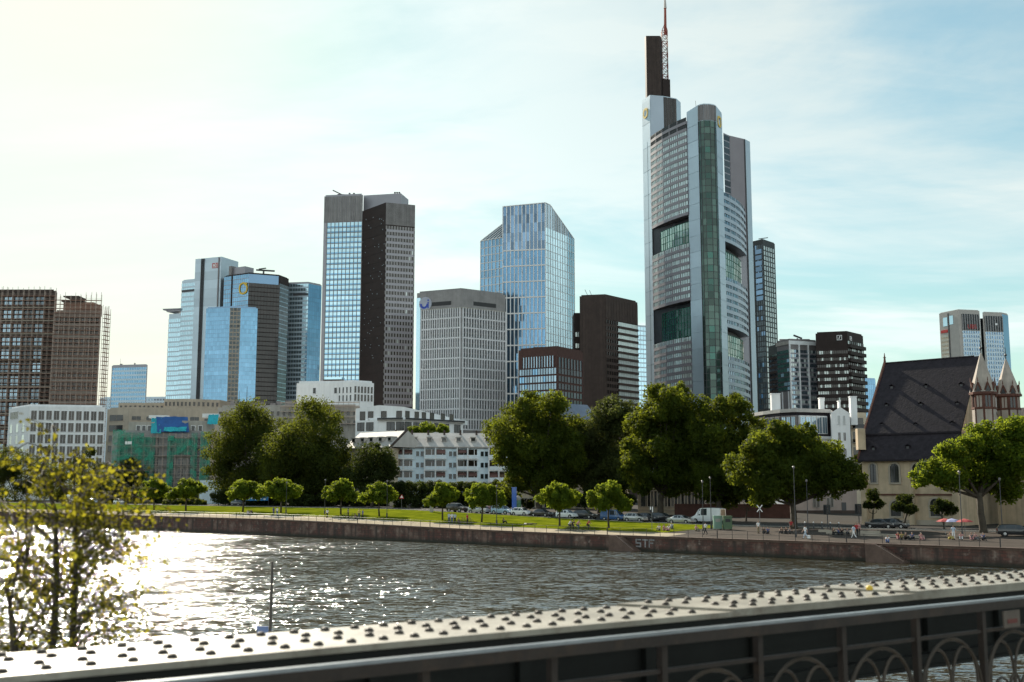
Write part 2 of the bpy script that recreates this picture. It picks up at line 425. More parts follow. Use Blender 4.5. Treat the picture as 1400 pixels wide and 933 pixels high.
w = MB(); w.quad((-4000, -3000, 0), (4000, -3000, 0), (4000, 6000, 0), (-4000, 6000, 0))
kind(w.build('water', water_mat()), 'structure', 'rippled brown river water glittering under the sun')

# ================================================================ bank: ground sheet, path, lawn, road
def strip(name, mt, v0, v1, dz, u0=-400, u1=1400, us=None, thick=0, lab=None):
    mb = MB()
    us = us or ([u0] + list(range(-150, 260, 5)) + [u1])
    us = sorted({min(max(u, u0), u1) for u in us})
    vs = sorted({v0, v1} | {v for v, _ in VPROF if v0 < v < v1})
    for a, b in zip(us, us[1:]):
        for c, d in zip(vs, vs[1:]):
            q = [(a, c), (a, d), (b, d), (b, c)]
            mb.quad(*[(*uv(*p), ground_z(*p) + dz) for p in q])
    return kind(mb.build(name, mt), 'structure', lab)
asph = mat('grey asphalt', (.045, .043, .042), .9, spec=.08, var=.25, scale=.5, bump=.02)
pave = mat('paved ground', (.05, .045, .04), .9, spec=.05, var=.25, scale=.3)
sand = mat('pale gravel path', (.36, .31, .235), .95, spec=0, var=.2, scale=.6)
grassm = mat('lawn grass', (.085, .125, .008), .95, spec=0, var=.35, scale=.35, bump=.08, bscale=6, col2=(.14, .15, .01))
strip('ground', pave, -.3, 4000, 0, -2500, 5000, lab='flat paved city ground behind the quay')
sb = MB(); sb.prism([tuple(uv(-3000, -185)), tuple(uv(3000, -185)), tuple(uv(3000, -3000)), tuple(uv(-3000, -3000))], -1, 3)
kind(sb.build('ground', pave), 'structure', 'flat ground of the near river bank')
PX = lambda px, v: on_bank(px, v)[0]
strip('path', sand, .5, 5.6, .02, PX(930, 4), 400, lab='pale gravel promenade along the quay')
strip('path', mat('plaza paving', (.07, .058, .05), .9, spec=.05, var=.2, scale=.5), .5, 26, .02, -140, PX(930, 4) - .05, lab='grey brown paved plaza by the church')
strip('lawn', grassm, 5.62, 26, .04, PX(960, 16), 300, lab='sunlit green lawn between promenade and road')
strip('road', asph, 27, 38, .012, -250, 900, lab='grey asphalt riverside road')
mk = MB()
for k in range(-40, 90):
    u = k * 6
    q = [(u, 32.4), (u, 32.55), (u + 3, 32.55), (u + 3, 32.4)]
    mk.quad(*[(*uv(*p), ground_z(*p) + .03) for p in q])
kind(mk.build('road_markings', M['whitesign']), 'structure', 'dashed white centre line on the road')
kb = MB()
for k in range(-50, 180):
    u = k * 5
    a, b = uv(u, 26.3), uv(u + 5, 26.3)
    kb.box((a.x, a.y, ground_z(u, 26.3) - .1), (b.x - a.x, b.y - a.y, 0), (N2.x * .25, N2.y * .25, 0), (0, 0, .24))
kind(kb.build('kerb', M['conc']), 'structure', 'pale kerb between lawn and road')
pv = MB()
u0 = PX(1140, 14); 
for (pa, va, pb, vb) in ((1128, 12, 1260, 9), (1118, 16, 1200, 16)):
    ua, ub = on_bank(pa, va)[0], on_bank(pb, vb)[0]
    a, b = uv(ua, va), uv(ub, vb)
    za, zb = ground_z(ua, va), ground_z(ub, vb)
    pv.box((a.x, a.y, za - .1), (b.x - a.x, b.y - a.y, zb - za), (N2.x * .6, N2.y * .6, 0), (0, 0, .45))
tag(pv.build('low_wall', M['beige']), 'pale low seat walls on the plaza right of the traffic light', 'wall')

# quay wall, in courses with a ramp opening and a coping
def quay():
    t = thing('quay_wall', 'long weathered red sandstone quay wall at the water', 'wall', (*uv(0, 0), 0))
    mb = MB(); cp = MB()
    us = [-400] + list(range(-120, 250, 4)) + [1400]
    ur = on_bank(866, 0, 740)[0]; ur2 = on_bank(1232, 0, 760)[0]
    uvs = []
    for a, b in zip(us, us[1:]):
        pa, pb = uv(a, 0), uv(b, 0)
        mb.quad((*pb, -1), (*pa, -1), (*pa, zq(a) - .25), (*pb, zq(b) - .25))
        uvs += [(b, -1), (a, -1), (a, zq(a)), (b, zq(b))]
        a2, b2 = uv(a, -.12), uv(b, -.12)
        cp.box((*b2, zq(b) - .25), (a2.x - b2.x, a2.y - b2.y, zq(a) - zq(b)), (N2.x * .75, N2.y * .75, 0), (0, 0, .3))
    o = mb.build('wall_face', M['quay'], t)
    ul = o.data.uv_layers.new(name='UVMap')
    ul.data.foreach_set('uv', [x for p in uvs for x in p])
    cp.build('coping', M['coping'], t)
    # sloping stair cheeks that run down to the water, built against the wall
    for (ua, ln) in ((on_bank(838, -1, 735)[0], 3.0), (on_bank(1188, -1, 752)[0], 3.4)):
        st = MB()
        top, bot = zq(ua) + .05, .25
        for k in range(12):
            w0 = ua - 1.2 - ln * k / 12; zt = top + (bot - top) * (k + 1) / 12 - .08
            a, b = uv(w0, -.16), uv(w0 - ln / 12, -.16)
            st.box((*b, -1), (a.x - b.x, a.y - b.y, 0), (-N2.x * 1.5, -N2.y * 1.5, 0), (0, 0, zt + 1))
        st.build('stair', M['coping'], t)
        ck = MB()
        for side in (-1.68, ):
            A = uv(ua, side); B = uv(ua - 1.2, side); C = uv(ua - 1.2 - ln, side)
            n = Vector((N2.x, N2.y, 0)) * -.4
            pts = [Vector((*A, -1)), Vector((*C, -1)), Vector((*C, bot)), Vector((*B, top)), Vector((*A, top))]
            ck.poly([p + n for p in pts]); ck.poly(pts[::-1])
            for i in range(5):
                p, q = pts[i], pts[(i + 1) % 5]
                ck.quad(p, q, q + n, p + n)
        ck.build('stair_cheek', M['coping'], t)
    gm = mat('faded graffiti paint', (.3, .29, .29), .85, var=.45, scale=2.5, streak=.5)
    # graffiti letters S T F
    us_ = on_bank(869, 0, 740)[0]
    def gl(u, z, w, h): 
        a, b = uv(u, -.02), uv(u - w, -.02)
        g.box((a.x, a.y, z), (b.x - a.x, b.y - a.y, 0), (N2.x * .01, N2.y * .01, 0), (0, 0, h))
    g = MB(); zt = zq(us_) - .4; H = 1.15; w = .95; th = .2; u = us_
    z0 = zt - H
    gl(u, zt - th, w, th); gl(u, z0 + H / 2 - th / 2, w, th); gl(u, z0, w, th); gl(u, z0 + H / 2, th, H / 2 - th); gl(u - w + th, z0 + th, th, H / 2 - th * 1.5)
    u -= 1.15; gl(u, zt - th, w, th); gl(u - .4, z0, th, H - th)
    u -= 1.1; gl(u, z0, th, H); gl(u - th, zt - th, w - th, th); gl(u - th, z0 + .5, w - .4, th)
    g.build('graffiti', gm, t)
quay()

# quay railing
def railing():
    t = thing('quay_railing', 'thin dark steel railing along the quay edge', 'railing', (*uv(0, .35), zq(0)))
    uA, uB = -52, 150
    n = 88
    for k in range(n + 1):
        u = uA + (uB - uA) * k / n
        p = uv(u, .32); z = zq(u) + .05
        b = MB(); b.tube((*p, z), (*p, z + 1.02), .035 if k % 8 else .07, n=6); b.build('post', M['black'], t)
    for h in (.55, 1.02):
        b = MB()
        b.chain([(*uv(uA + (uB - uA) * k / 60, .32), zq(uA + (uB - uA) * k / 60) + .05 + h) for k in range(61)], .02, 5)
        b.build('rail', M['black'], t)
railing()
# ================================================================ iron footbridge in the foreground
BD = Vector((.819, .574, 0)).normalized(); BN = Vector((-.574, .819, 0)).normalized(); BZ = Vector((0, 0, 1))
def bp_(s, t, h): return Vector((0, 0, CZ - h)) + BN * t + BD * s
def bbox(mb, s0, s1, t0, t1, h0, h1, m=0):   # h measured downwards from the eye, h0 < h1
    mb.box(bp_(s0, t0, h1), BD * (s1 - s0), BN * (t1 - t0), BZ * (h1 - h0), m)
def s_of(px, py, t):
    k = at(px, py, 1.0).x
    # x = BN.x t + BD.x s = k (BN.y t + BD.y s)
    return -(BN.x - k * BN.y) * t / (BD.x - k * BD.y)
def bridge():
    iron = mat('pale worn iron paint', (.255, .225, .175), .44, var=.3, scale=3, col2=(.3, .275, .225), rust=.65, spec=.5, bump=.002, bscale=40)
    rivm = mat('dark shaded rivet iron', (.05, .04, .032), .55, var=.3, scale=12, spec=.25)  # darker than the plate: backlit shade of the rivets put into their colour
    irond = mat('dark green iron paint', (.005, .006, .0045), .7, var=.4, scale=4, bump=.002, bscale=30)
    rust = mat('brown painted iron', (.034, .024, .019), .6, rust=.4, var=.3, scale=8, bump=.002, bscale=40)
    scr = mat('brown scroll iron', (.06, .044, .032), .55, var=.3, scale=8)
    T0 = 3.4; T1 = T0 * 1.138; HP = .512
    root = thing('bridge_girder', 'riveted iron bridge girder with pale domed top plate', 'girder', bp_(6, T0 + .2, HP))
    s0, s1 = -7, 60
    j1 = s_of(930, 825, T0 + .2); j2 = s_of(1185, 806, T0 + .2)
    def plate(a, b, lift, skew, rend, rskew, th):
        mb = MB()
        h = HP - lift
        # cover plate with a slanted end
        A, B, C, D = bp_(a + skew, T0, h), bp_(b, T0, h), bp_(b, T1, h), bp_(a - skew, T1, h)
        dn = BZ * -th
        mb.quad(A, B, C, D); mb.quad(A + dn, A, D, D + dn); mb.quad(A + dn, B + dn, B, A); mb.quad(D + dn, D, C, C + dn); mb.quad(B + dn, C + dn, C, B)
        mb.quad(D + dn, C + dn, B + dn, A + dn)
        prof = [(math.cos(R(e)), math.sin(R(e)) * .82) for e in (0, 22, 45, 68)]
        rr = .0178; n = 10; pitch = .122
        k0 = int((a - .3) / pitch); k1 = int(min(rend + .3, 34) / pitch)
        for k in range(k0, k1):
            for fr, ph in ((.15, .5), (.38, .5), (.64, 0), (.87, 0)):
                s = (k + ph) * pitch
                if s < a + skew * (1 - 2 * fr) + .035 or s > rend + rskew * (1 - 2 * fr) - .035: continue
                c = bp_(s + rnd.uniform(-.003, .003), T0 + (T1 - T0) * fr + rnd.uniform(-.003, .003), h)
                i = len(mb.v); nn = n if s < 9 else 7
                for cr, sr in prof:
                    for q in range(nn):
                        an = 2 * math.pi * q / nn
                        mb.v.append(tuple(c + BD * math.cos(an) * cr * rr + BN * math.sin(an) * cr * rr + BZ * sr * rr))
                for e in range(3):
                    for q in range(nn):
                        l = (q + 1) % nn
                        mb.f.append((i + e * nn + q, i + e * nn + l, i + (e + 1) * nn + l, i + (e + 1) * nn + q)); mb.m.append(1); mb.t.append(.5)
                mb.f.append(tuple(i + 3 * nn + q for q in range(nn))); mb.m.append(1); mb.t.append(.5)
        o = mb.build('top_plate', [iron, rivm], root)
        return o
    plate(s0, s1, 0, 0, j1, .13, .022); plate(j1, s1, .010, .13, j2, .13, .0095); plate(j2, s1, .020, .13, s1, 0, .0095)
    wb = MB()
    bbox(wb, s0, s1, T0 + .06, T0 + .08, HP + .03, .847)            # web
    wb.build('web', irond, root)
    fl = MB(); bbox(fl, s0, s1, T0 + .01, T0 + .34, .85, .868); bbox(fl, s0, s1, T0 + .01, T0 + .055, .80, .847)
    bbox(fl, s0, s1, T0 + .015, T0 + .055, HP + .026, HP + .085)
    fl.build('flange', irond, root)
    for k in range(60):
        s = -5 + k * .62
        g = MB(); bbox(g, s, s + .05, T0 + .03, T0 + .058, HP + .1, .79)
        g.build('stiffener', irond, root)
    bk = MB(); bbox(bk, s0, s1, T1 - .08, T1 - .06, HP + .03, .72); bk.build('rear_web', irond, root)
    dk = MB(); bbox(dk, s0, s1, -2.2, T0 - .05, 1.6, 1.8)
    kind(dk.build('bridge_deck', mat('deck asphalt', (.08, .078, .075), .9)), 'structure', 'dark asphalt deck of the footbridge')
    pr = MB()
    for s in (-60, 30):
        q = [bp_(s - 1.5, -4, 0), bp_(s + 1.5, -4, 0), bp_(s + 1.5, 5, 0), bp_(s - 1.5, 5, 0)]
    # ---- railing with scrollwork
    TR = 3.2; HR = .525
    rl = thing('bridge_railing', 'brown iron railing with arched scrollwork below the girder', 'railing', bp_(4, TR, 1.55))
    mb = MB(); bbox(mb, s0, s1, TR - .045, TR - .018, HR, HR + .012, 1); bbox(mb, s0, s1, TR - .045, TR - .033, HR + .012, HR + .052); mb.build('handrail', [rust, mat('sky sheen rail top', (.3, .32, .34), .3, .6, var=.2, scale=6)], rl)  # paler metallic colour on the top strip gives the rail its sky sheen
    base = [s_of(p, y, TR) for p, y in ((533, 915), (742, 890), (904, 880), (1039, 865), (1153, 855), (1253, 845), (1340, 840))]
    pitch = (base[-1] - base[2]) / 4
    S0 = base[2]
    posts = [S0 + pitch * k for k in range(-5, 18)]
    for s in posts:
        g = MB(); bbox(g, s - .014, s + .014, TR - .02, TR + .01, HR + .05, 1.6); g.build('post', rust, rl)
    g = MB(); bbox(g, s0, s1, TR - .012, TR + .004, .668, .684); g.build('cross_bar', rust, rl)
    g = MB(); bbox(g, s0, s1, TR - .02, TR + .01, 1.5, 1.53); g.build('bottom_rail', rust, rl)
    def curve(mb, pts, c, r=.009):
        P = [bp_(c + a, TR - .004, h) for a, h in pts]
        mb.chain(P, r, 6)
    for k in range(len(posts) - 1):
        c = (posts[k] + posts[k + 1]) / 2; w = pitch * .46
        mb = MB()
        arch = lambda cx, rx, top, ry, leg: [(cx - rx, top + ry + leg)] + [(cx - rx * math.cos(a), top + ry - ry * math.sin(a)) for a in [math.pi * i / 16 for i in range(17)]] + [(cx + rx, top + ry + leg)]
        curve(mb, arch(0, w, .695, .27, .5), c)
        for sg in (-1, 1):
            curve(mb, arch(sg * w * .44, w * .42, .735, .17, .09), c, .0075)
            # C scrolls below the inner arches
            sp = [(sg * (w * .5 + w * .36 * math.cos(a) * (1 - .09 * i / 3)), 1.03 + .13 * math.sin(a) * (1 - .02 * i)) for i, a in enumerate([R(-150 + 27 * i) for i in range(13)])]
            curve(mb, sp, c, .0075)
            sp = [(sg * w * .5 + sg * w * .34 * math.cos(R(200 + 28 * i)), 1.31 + .13 * math.sin(R(200 + 28 * i))) for i in range(12)]
            curve(mb, sp, c, .0075)
        curve(mb, arch(0, w * .2, .9, .09, .1), c, .0075)
        mb.build('scroll_panel', scr, rl)
    # hanging name plates on the rail
    pl = mat('bronze plate', (.07, .04, .03), .5, .2, var=.2, scale=10)
    a = s_of(397, 920, TR - .06); b = s_of(459, 920, TR - .06)
    g = MB(); bbox(g, a, b, TR - .058, TR - .05, .585, .76)
    o = tag(g.build('name_plate', pl), 'brown bronze plate with dark letters hung under the handrail', 'plate')
    text_mesh('MR', .09, bp_((a + b) / 2, TR - .0595, .68), BD, BZ, M['black'], o, 'letters', .002)
    a = s_of(1372, 826, TR - .06); b = s_of(1394, 826, TR - .06)
    g = MB(); bbox(g, a, b, TR - .058, TR - .05, .585, .665)
    o = tag(g.build('name_plate', mat('pale brass plate', (.13, .1, .08), .6, var=.2, scale=10)), 'small pale plate with red mark hung under the handrail', 'plate')
    g = MB(); m_ = (a + b) / 2; w_ = (b - a)
    bbox(g, m_ - w_ * .3, m_ + w_ * .3, TR - .0605, TR - .0585, .625, .645); g.build('red_mark', mat('faded red print', (.16, .05, .04), .7), o)
    # small yellow padlock-like tag on the plate
    c = bp_(s_of(1189, 809, T0 + .1), T0 + .1, HP - .03)
    y = MB(); y.lathe(c, [(.0, 0), (.014, 0), (.018, .006), (.016, .016), (.008, .022), (0, .024)], 10, cap=False)
    tag(y.build('yellow_cap', M['yellow'], None, True), 'small yellow cap lying on the girder top plate', 'cap')

def text_mesh(txt, size, c, U, V, mt, parent=None, name='letters', depth=.02):
    cu = bpy.data.curves.new('letters', 'FONT'); cu.body = txt; cu.size = size; cu.align_x = 'CENTER'; cu.align_y = 'CENTER'; cu.extrude = depth / 2
    tmp = bpy.data.objects.new('tmp', cu); COL.objects.link(tmp)
    dg = bpy.context.evaluated_depsgraph_get(); me = bpy.data.meshes.new_from_object(tmp.evaluated_get(dg))
    bpy.data.objects.remove(tmp)
    Wv = Vector(U).cross(Vector(V))
    off = OFF.get(parent.name, Vector()) if parent else Vector()
    for v in me.vertices:
        x, y, z = v.co; v.co = Vector(c) + Vector(U) * x + Vector(V) * y + Wv * z - off
    me.materials.clear(); me.materials.append(mt)
    o = link(bpy.data.objects.new(name, me)); o.parent = parent; OFF[o.name] = off
    return o
bridge()
# ================================================================ trees
leafA = leafmat('plane tree leaves', (.03, .046, .007), (.3, .34, .025), .32)
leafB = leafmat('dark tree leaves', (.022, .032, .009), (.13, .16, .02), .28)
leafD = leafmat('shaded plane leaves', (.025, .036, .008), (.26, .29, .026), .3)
leafC = leafmat('pale tree leaves', (.034, .044, .014), (.2, .23, .045), .28)
leafY = leafmat('young plane leaves', (.035, .06, .007), (.42, .5, .035), .36)
leafR = leafmat('copper leaves', (.09, .045, .02), (.2, .1, .03), .3)
leafF = leafmat('birch leaves', (.05, .05, .009), (.3, .27, .018), .48, .6)
def leaf_mesh(name, C, NRM, size, rg, aspect=.62, mt=None, tint=None):
    n = len(C)
    NRM = NRM / (np.linalg.norm(NRM, axis=1, keepdims=True) + 1e-9)
    ref = rg.normal(size=(n, 3)); t1 = np.cross(NRM, ref); t1 /= (np.linalg.norm(t1, axis=1, keepdims=True) + 1e-9)
    t2 = np.cross(NRM, t1)
    s = size[:, None]
    bend = NRM * s * rg.uniform(-.15, .15, (n, 1))
    V = np.stack([C - t1 * s * .5, C - t2 * s * aspect * .5 + bend, C + t1 * s * .5, C + t2 * s * aspect * .5 + bend], 1).reshape(-1, 3)
    me = bpy.data.meshes.new(name)
    me.vertices.add(4 * n); me.vertices.foreach_set('co', V.astype(np.float32).ravel())
    me.loops.add(4 * n); me.loops.foreach_set('vertex_index', np.arange(4 * n, dtype=np.int32))
    me.polygons.add(n); me.polygons.foreach_set('loop_start', np.arange(0, 4 * n, 4, dtype=np.int32))
    me.update(calc_edges=True)
    a = me.attributes.new('tint', 'FLOAT', 'FACE')
    a.data.foreach_set('value', (tint if tint is not None else rg.uniform(0, 1, n)).astype(np.float32))
    me.materials.append(mt)
    return me
def blob_points(lobes, n, rg, sub=12, subr=.42, flat=.85):
    # lobes: (centre, radius). Each lobe carries smaller clumps on its surface
    cs, rs = [], []
    for c, r in lobes:
        c = np.array(c)
        cs.append(c); rs.append(r * .86)
        for k in range(sub):
            d = rg.normal(size=3); d[2] = d[2] * .8 + .15; d /= np.linalg.norm(d)
            cs.append(c + d * r * rg.uniform(.6, .95) * np.array([1, 1, flat])); rs.append(r * subr * rg.uniform(.6, 1.15))
    cs = np.array(cs); rs = np.array(rs)
    w = rs ** 2; w /= w.sum()
    idx = rg.choice(len(cs), n, p=w)
    d = rg.normal(size=(n, 3)); d /= np.linalg.norm(d, axis=1, keepdims=True)
    rad = rs[idx] * (rg.uniform(0, 1, n) ** .36) * rg.uniform(.85, 1.12, n)
    P = cs[idx] + d * rad[:, None] * np.array([1, 1, flat])
    clump_t = rg.uniform(0, 1, len(cs))
    tint = np.clip(.55 * clump_t[idx] + .45 * rg.uniform(0, 1, n), 0, 1)
    return P, d, tint
def add_crown(par, lobes, n, size, mt, seed, name='crown', **kw):
    rg = np.random.default_rng(seed)
    P, d, tint = blob_points(lobes, n, rg, **kw)
    nr = d * .7 + rg.normal(size=d.shape) * .55 + np.array([0, 0, .35])
    off = np.array(OFF.get(par.name, Vector()))
    me = leaf_mesh(name, P - off, nr, size * rg.uniform(.6, 1.4, n), rg, mt=mt, tint=tint)
    o = link(bpy.data.objects.new(name, me)); o.parent = par; OFF[o.name] = Vector(off)
    return o
def tree_px(name, label, base, lobes, v, n, size, mt, seed, r0=.5, group='large trees along the riverside road', depth_jit=.5, trunk_top=None, sub=12, grow=1.0):
    b = bank(base, v)
    t = thing(name, label, 'tree', b, group)
    rg = random.Random(seed)
    L = []
    for px, py, r in lobes:
        Y = b.y + rg.uniform(-1, 1) * depth_jit * 4
        c = at(px, py, Y); rr = r * Y / F * grow
        L.append((tuple(c), rr))
        # back half of the crown, so that it has depth from the side
        if r > 22: L.append(((c.x + rg.uniform(-2, 2), c.y + rr * .9, c.z - rr * .05), rr * .85))
    add_crown(t, L, int(n * 1.35), size, mt, seed, sub=sub)
    tr = MB()
    zt = min(l[0][2] for l in L)
    top = Vector((b.x + rg.uniform(-.5, .5), b.y, b.z + max(2.5, (zt - b.z) * .75)))
    tr.chain([b - Vector((0, 0, .3)), b + Vector((0, 0, .5)), b + (top - b) * .5 + Vector((rg.uniform(-.2, .2), 0, 0)), top], [r0 * 1.35, r0 * 1.05, r0 * .9, r0 * .8], 9)
    for c, rr in L:
        c = Vector(c); mid = top.lerp(c, .5) + Vector((rg.uniform(-.6, .6), rg.uniform(-.6, .6), rg.uniform(-.8, .2)))
        tr.chain([top - Vector((0, 0, .6)), mid, c], [r0 * .5, r0 * .3, r0 * .1], 6)
    tr.build('trunk', M['bark'], t, True)
    return t
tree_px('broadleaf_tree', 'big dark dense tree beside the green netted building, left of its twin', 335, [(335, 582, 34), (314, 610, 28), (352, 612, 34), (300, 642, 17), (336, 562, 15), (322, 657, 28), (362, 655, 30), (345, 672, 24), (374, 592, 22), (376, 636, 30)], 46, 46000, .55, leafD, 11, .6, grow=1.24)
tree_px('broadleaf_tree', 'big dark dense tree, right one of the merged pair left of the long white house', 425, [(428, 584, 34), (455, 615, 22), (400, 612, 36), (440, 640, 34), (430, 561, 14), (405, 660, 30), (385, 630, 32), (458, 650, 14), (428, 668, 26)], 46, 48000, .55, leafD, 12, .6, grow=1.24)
tree_px('copper_shrub', 'reddish brown leafed shrub low in front of the merged dark trees', 388, [(384, 646, 10), (394, 640, 7), (376, 655, 8)], 41, 1600, .4, leafR, 13, .12, None)
tree_px('broadleaf_tree', 'medium loose dark tree covering the left wing of the long white house', 508, [(508, 634, 24), (490, 652, 18), (524, 648, 18), (510, 614, 9), (505, 670, 16)], 42, 13000, .48, leafB, 14, .35, grow=1.24)
tree_px('broadleaf_tree', 'huge round green tree right of the long white house behind the parked white cars', 737, [(738, 566, 33), (708, 588, 32), (768, 586, 28), (738, 618, 42), (695, 622, 20), (700, 668, 18), (772, 628, 28), (748, 655, 32), (722, 546, 12), (756, 548, 14), (716, 645, 26), (690, 600, 14), (785, 600, 14), (770, 660, 22)], 44, 52000, .52, leafA, 15, .65, grow=1.24)
tree_px('broadleaf_tree', 'tall paler olive tree standing between the two largest green trees', 820, [(836, 566, 24), (820, 590, 24), (850, 585, 22), (830, 620, 30), (808, 612, 16), (845, 650, 28), (810, 650, 24)], 54, 32000, .52, leafC, 16, .5, grow=1.24)
tree_px('broadleaf_tree', 'tallest broad green tree above the silver hatchback, nearest the tall stepped tower', 903, [(912, 556, 30), (884, 576, 24), (946, 572, 30), (908, 610, 40), (866, 632, 18), (944, 632, 32), (880, 650, 24), (925, 655, 28), (930, 533, 10), (862, 610, 12), (955, 600, 24), (900, 535, 12)], 42, 52000, .52, leafA, 17, .6, grow=1.24)
tree_px('broadleaf_tree', 'sunlit green tree behind the white van with bright upper sprays', 985, [(985, 562, 17), (1010, 566, 20), (983, 602, 30), (1030, 594, 20), (1000, 638, 32), (1035, 634, 28), (965, 650, 20), (980, 668, 22), (1010, 660, 24), (960, 590, 16), (1003, 548, 12), (1045, 610, 18)], 44, 42000, .5, leafA, 18, .5, grow=1.32)
tree_px('broadleaf_tree', 'wide dark green tree with a long limb leaning right towards the church', 1085, [(1056, 606, 24), (1085, 612, 28), (1112, 624, 26), (1140, 645, 22), (1164, 657, 14), (1060, 648, 30), (1098, 652, 30), (1068, 586, 12), (1126, 660, 20), (1050, 672, 18), (1030, 640, 24), (1035, 612, 18), (1100, 590, 12), (1150, 660, 16)], 22, 48000, .45, leafA, 19, .5, grow=1.32)
tree_px('broadleaf_tree', 'sunlit yellow green tree in front of the dark church roof', 1343, [(1346, 604, 24), (1386, 596, 26), (1312, 616, 22), (1276, 644, 20), (1256, 655, 11), (1332, 640, 30), (1392, 634, 30), (1366, 655, 26), (1300, 655, 20), (1420, 615, 30)], 24, 46000, .42, leafY, 20, .5, grow=1.25)
# undergrowth below the big crowns
for px, v, lobes, lab, sd in ((360, 43, [(300, 680, 14), (318, 684, 13), (340, 688, 12), (362, 686, 13), (384, 684, 13)], 'dark undergrowth shrub beneath the left one of the merged dark trees', 201),
                          (440, 43, [(404, 684, 13), (424, 686, 13), (446, 684, 14), (468, 682, 13), (486, 686, 11), (504, 690, 9), (520, 690, 9)], 'dark undergrowth shrub beneath the right one of the merged dark trees', 202),
                          (225, 46, [(160, 668, 13), (178, 676, 12), (196, 672, 12), (214, 678, 12), (234, 676, 12), (252, 680, 11), (268, 682, 10), (150, 684, 12), (186, 688, 10), (222, 690, 9)], 'dark undergrowth shrub beneath the netted house behind the two leftmost clipped plane trees', 206),
                          (60, 50, [(8, 650, 16), (34, 664, 14), (60, 672, 14), (86, 676, 14), (112, 680, 13), (136, 682, 12)], 'dark undergrowth shrub along the foot of the white office block', 207),
                          (720, 46, [(706, 684, 9), (724, 690, 7)], 'dark shrub at the foot of the huge round tree', 203),
                          (800, 46, [(780, 680, 14), (800, 684, 14), (822, 682, 14), (842, 680, 14), (860, 684, 12), (812, 668, 14), (848, 664, 14)], 'dark undergrowth shrub beneath the paler olive tree behind the blue van', 204),
                          (1020, 48, [(985, 680, 10), (1005, 682, 10), (1028, 684, 10), (1048, 688, 9)], 'dark undergrowth shrub behind the container boxes', 205)):
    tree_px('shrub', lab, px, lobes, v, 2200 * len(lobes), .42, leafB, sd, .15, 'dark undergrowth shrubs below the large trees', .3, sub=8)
tree_px('broadleaf_tree', 'sunlit tree top peeking over the roof of the long white house', 586, [(586, 586, 12), (566, 590, 9), (606, 588, 9), (586, 605, 12)], 92, 8000, .45, leafY, 31, .3)
# small dark trees
tree_px('small_tree', 'small thin dark tree at the left corner of the church', 1194, [(1193, 676, 11), (1200, 690, 9), (1186, 690, 8)], 36, 2600, .3, leafB, 21, .14, 'small dark trees by the church')
tree_px('small_tree', 'small thin dark tree under the pair of arched church windows', 1236, [(1236, 684, 12), (1228, 694, 9), (1244, 696, 10)], 34, 2600, .3, leafB, 22, .14, 'small dark trees by the church')
tree_px('small_tree', 'small thin dark tree at the church wall behind the leaning green crown', 1290, [(1290, 690, 11), (1282, 696, 9), (1300, 698, 10)], 34, 2600, .3, leafB, 23, .14, 'small dark trees by the church')
tree_px('broadleaf_tree', 'dark tree between the white gabled house and the church', 1183, [(1176, 626, 7), (1180, 642, 9), (1172, 655, 8)], 62, 3000, .4, leafB, 24, .2)
tree_px('conifer_tree', 'ragged dark tree in front of the white office block with square windows', 120, [(122, 618, 10), (112, 634, 14), (134, 640, 12), (120, 655, 18)], 60, 5000, .5, leafB, 25, .3, 'dark trees on the left bank')
tree_px('broadleaf_tree', 'olive tree in front of the green netted building', 176, [(176, 636, 13), (165, 650, 14), (190, 652, 13), (178, 662, 14)], 56, 6000, .5, leafC, 26, .3, 'dark trees on the left bank')
for i, (px, lob, lab) in enumerate(((20, [(18, 628, 22), (48, 632, 18), (2, 640, 24), (40, 655, 22), (20, 676, 22)], 'dark tree below the scaffolded tower block at the left edge'),
                                    (78, [(70, 644, 18), (92, 650, 18), (70, 668, 22), (95, 674, 20), (108, 655, 14)], 'dark tree below the left half of the white office block'),
                                    (140, [(142, 660, 18), (128, 674, 18), (158, 668, 20), (150, 684, 14), (172, 682, 14)], 'low dark tree under the ragged tree'),
                                    (-40, [(-40, 640, 30), (-70, 650, 30), (-30, 670, 26)], 'dark tree beyond the left edge of the skyline'),
                                    (250, [(246, 690, 12), (234, 690, 11), (260, 692, 12), (272, 690, 9)], 'low dark bushy tree behind the clipped plane trees on the left'))):
    tree_px('broadleaf_tree', lab, px, lob, 44 if i != 4 else 32, 9000, .5, leafD, 40 + i, .3, 'dark trees on the left bank')
# clipped dense trees hedging the road
for i in range(8):
    px = 548 + i * 20
    tree_px('hedge_tree', ['clipped dark hedge tree at the left end of the dense row', 'second clipped hedge tree of the dense row from its left end', 'third clipped hedge tree of the dense row from its left end', 'fourth clipped hedge tree of the dense row, above the dark estate car', 'fifth clipped hedge tree, left of the silver estate', 'sixth clipped hedge tree, above the silver estate', 'seventh clipped hedge tree, above the pickup', 'clipped dark hedge tree at the right end of the dense row'][i],
            px, [(px - 5, 667, 11), (px + 5, 668, 11), (px - 3, 682, 11), (px + 6, 684, 11), (px, 694, 9)], 44, 4200, .4, leafB, 60 + i, .15, 'clipped trees hedging the road', .2, sub=8)
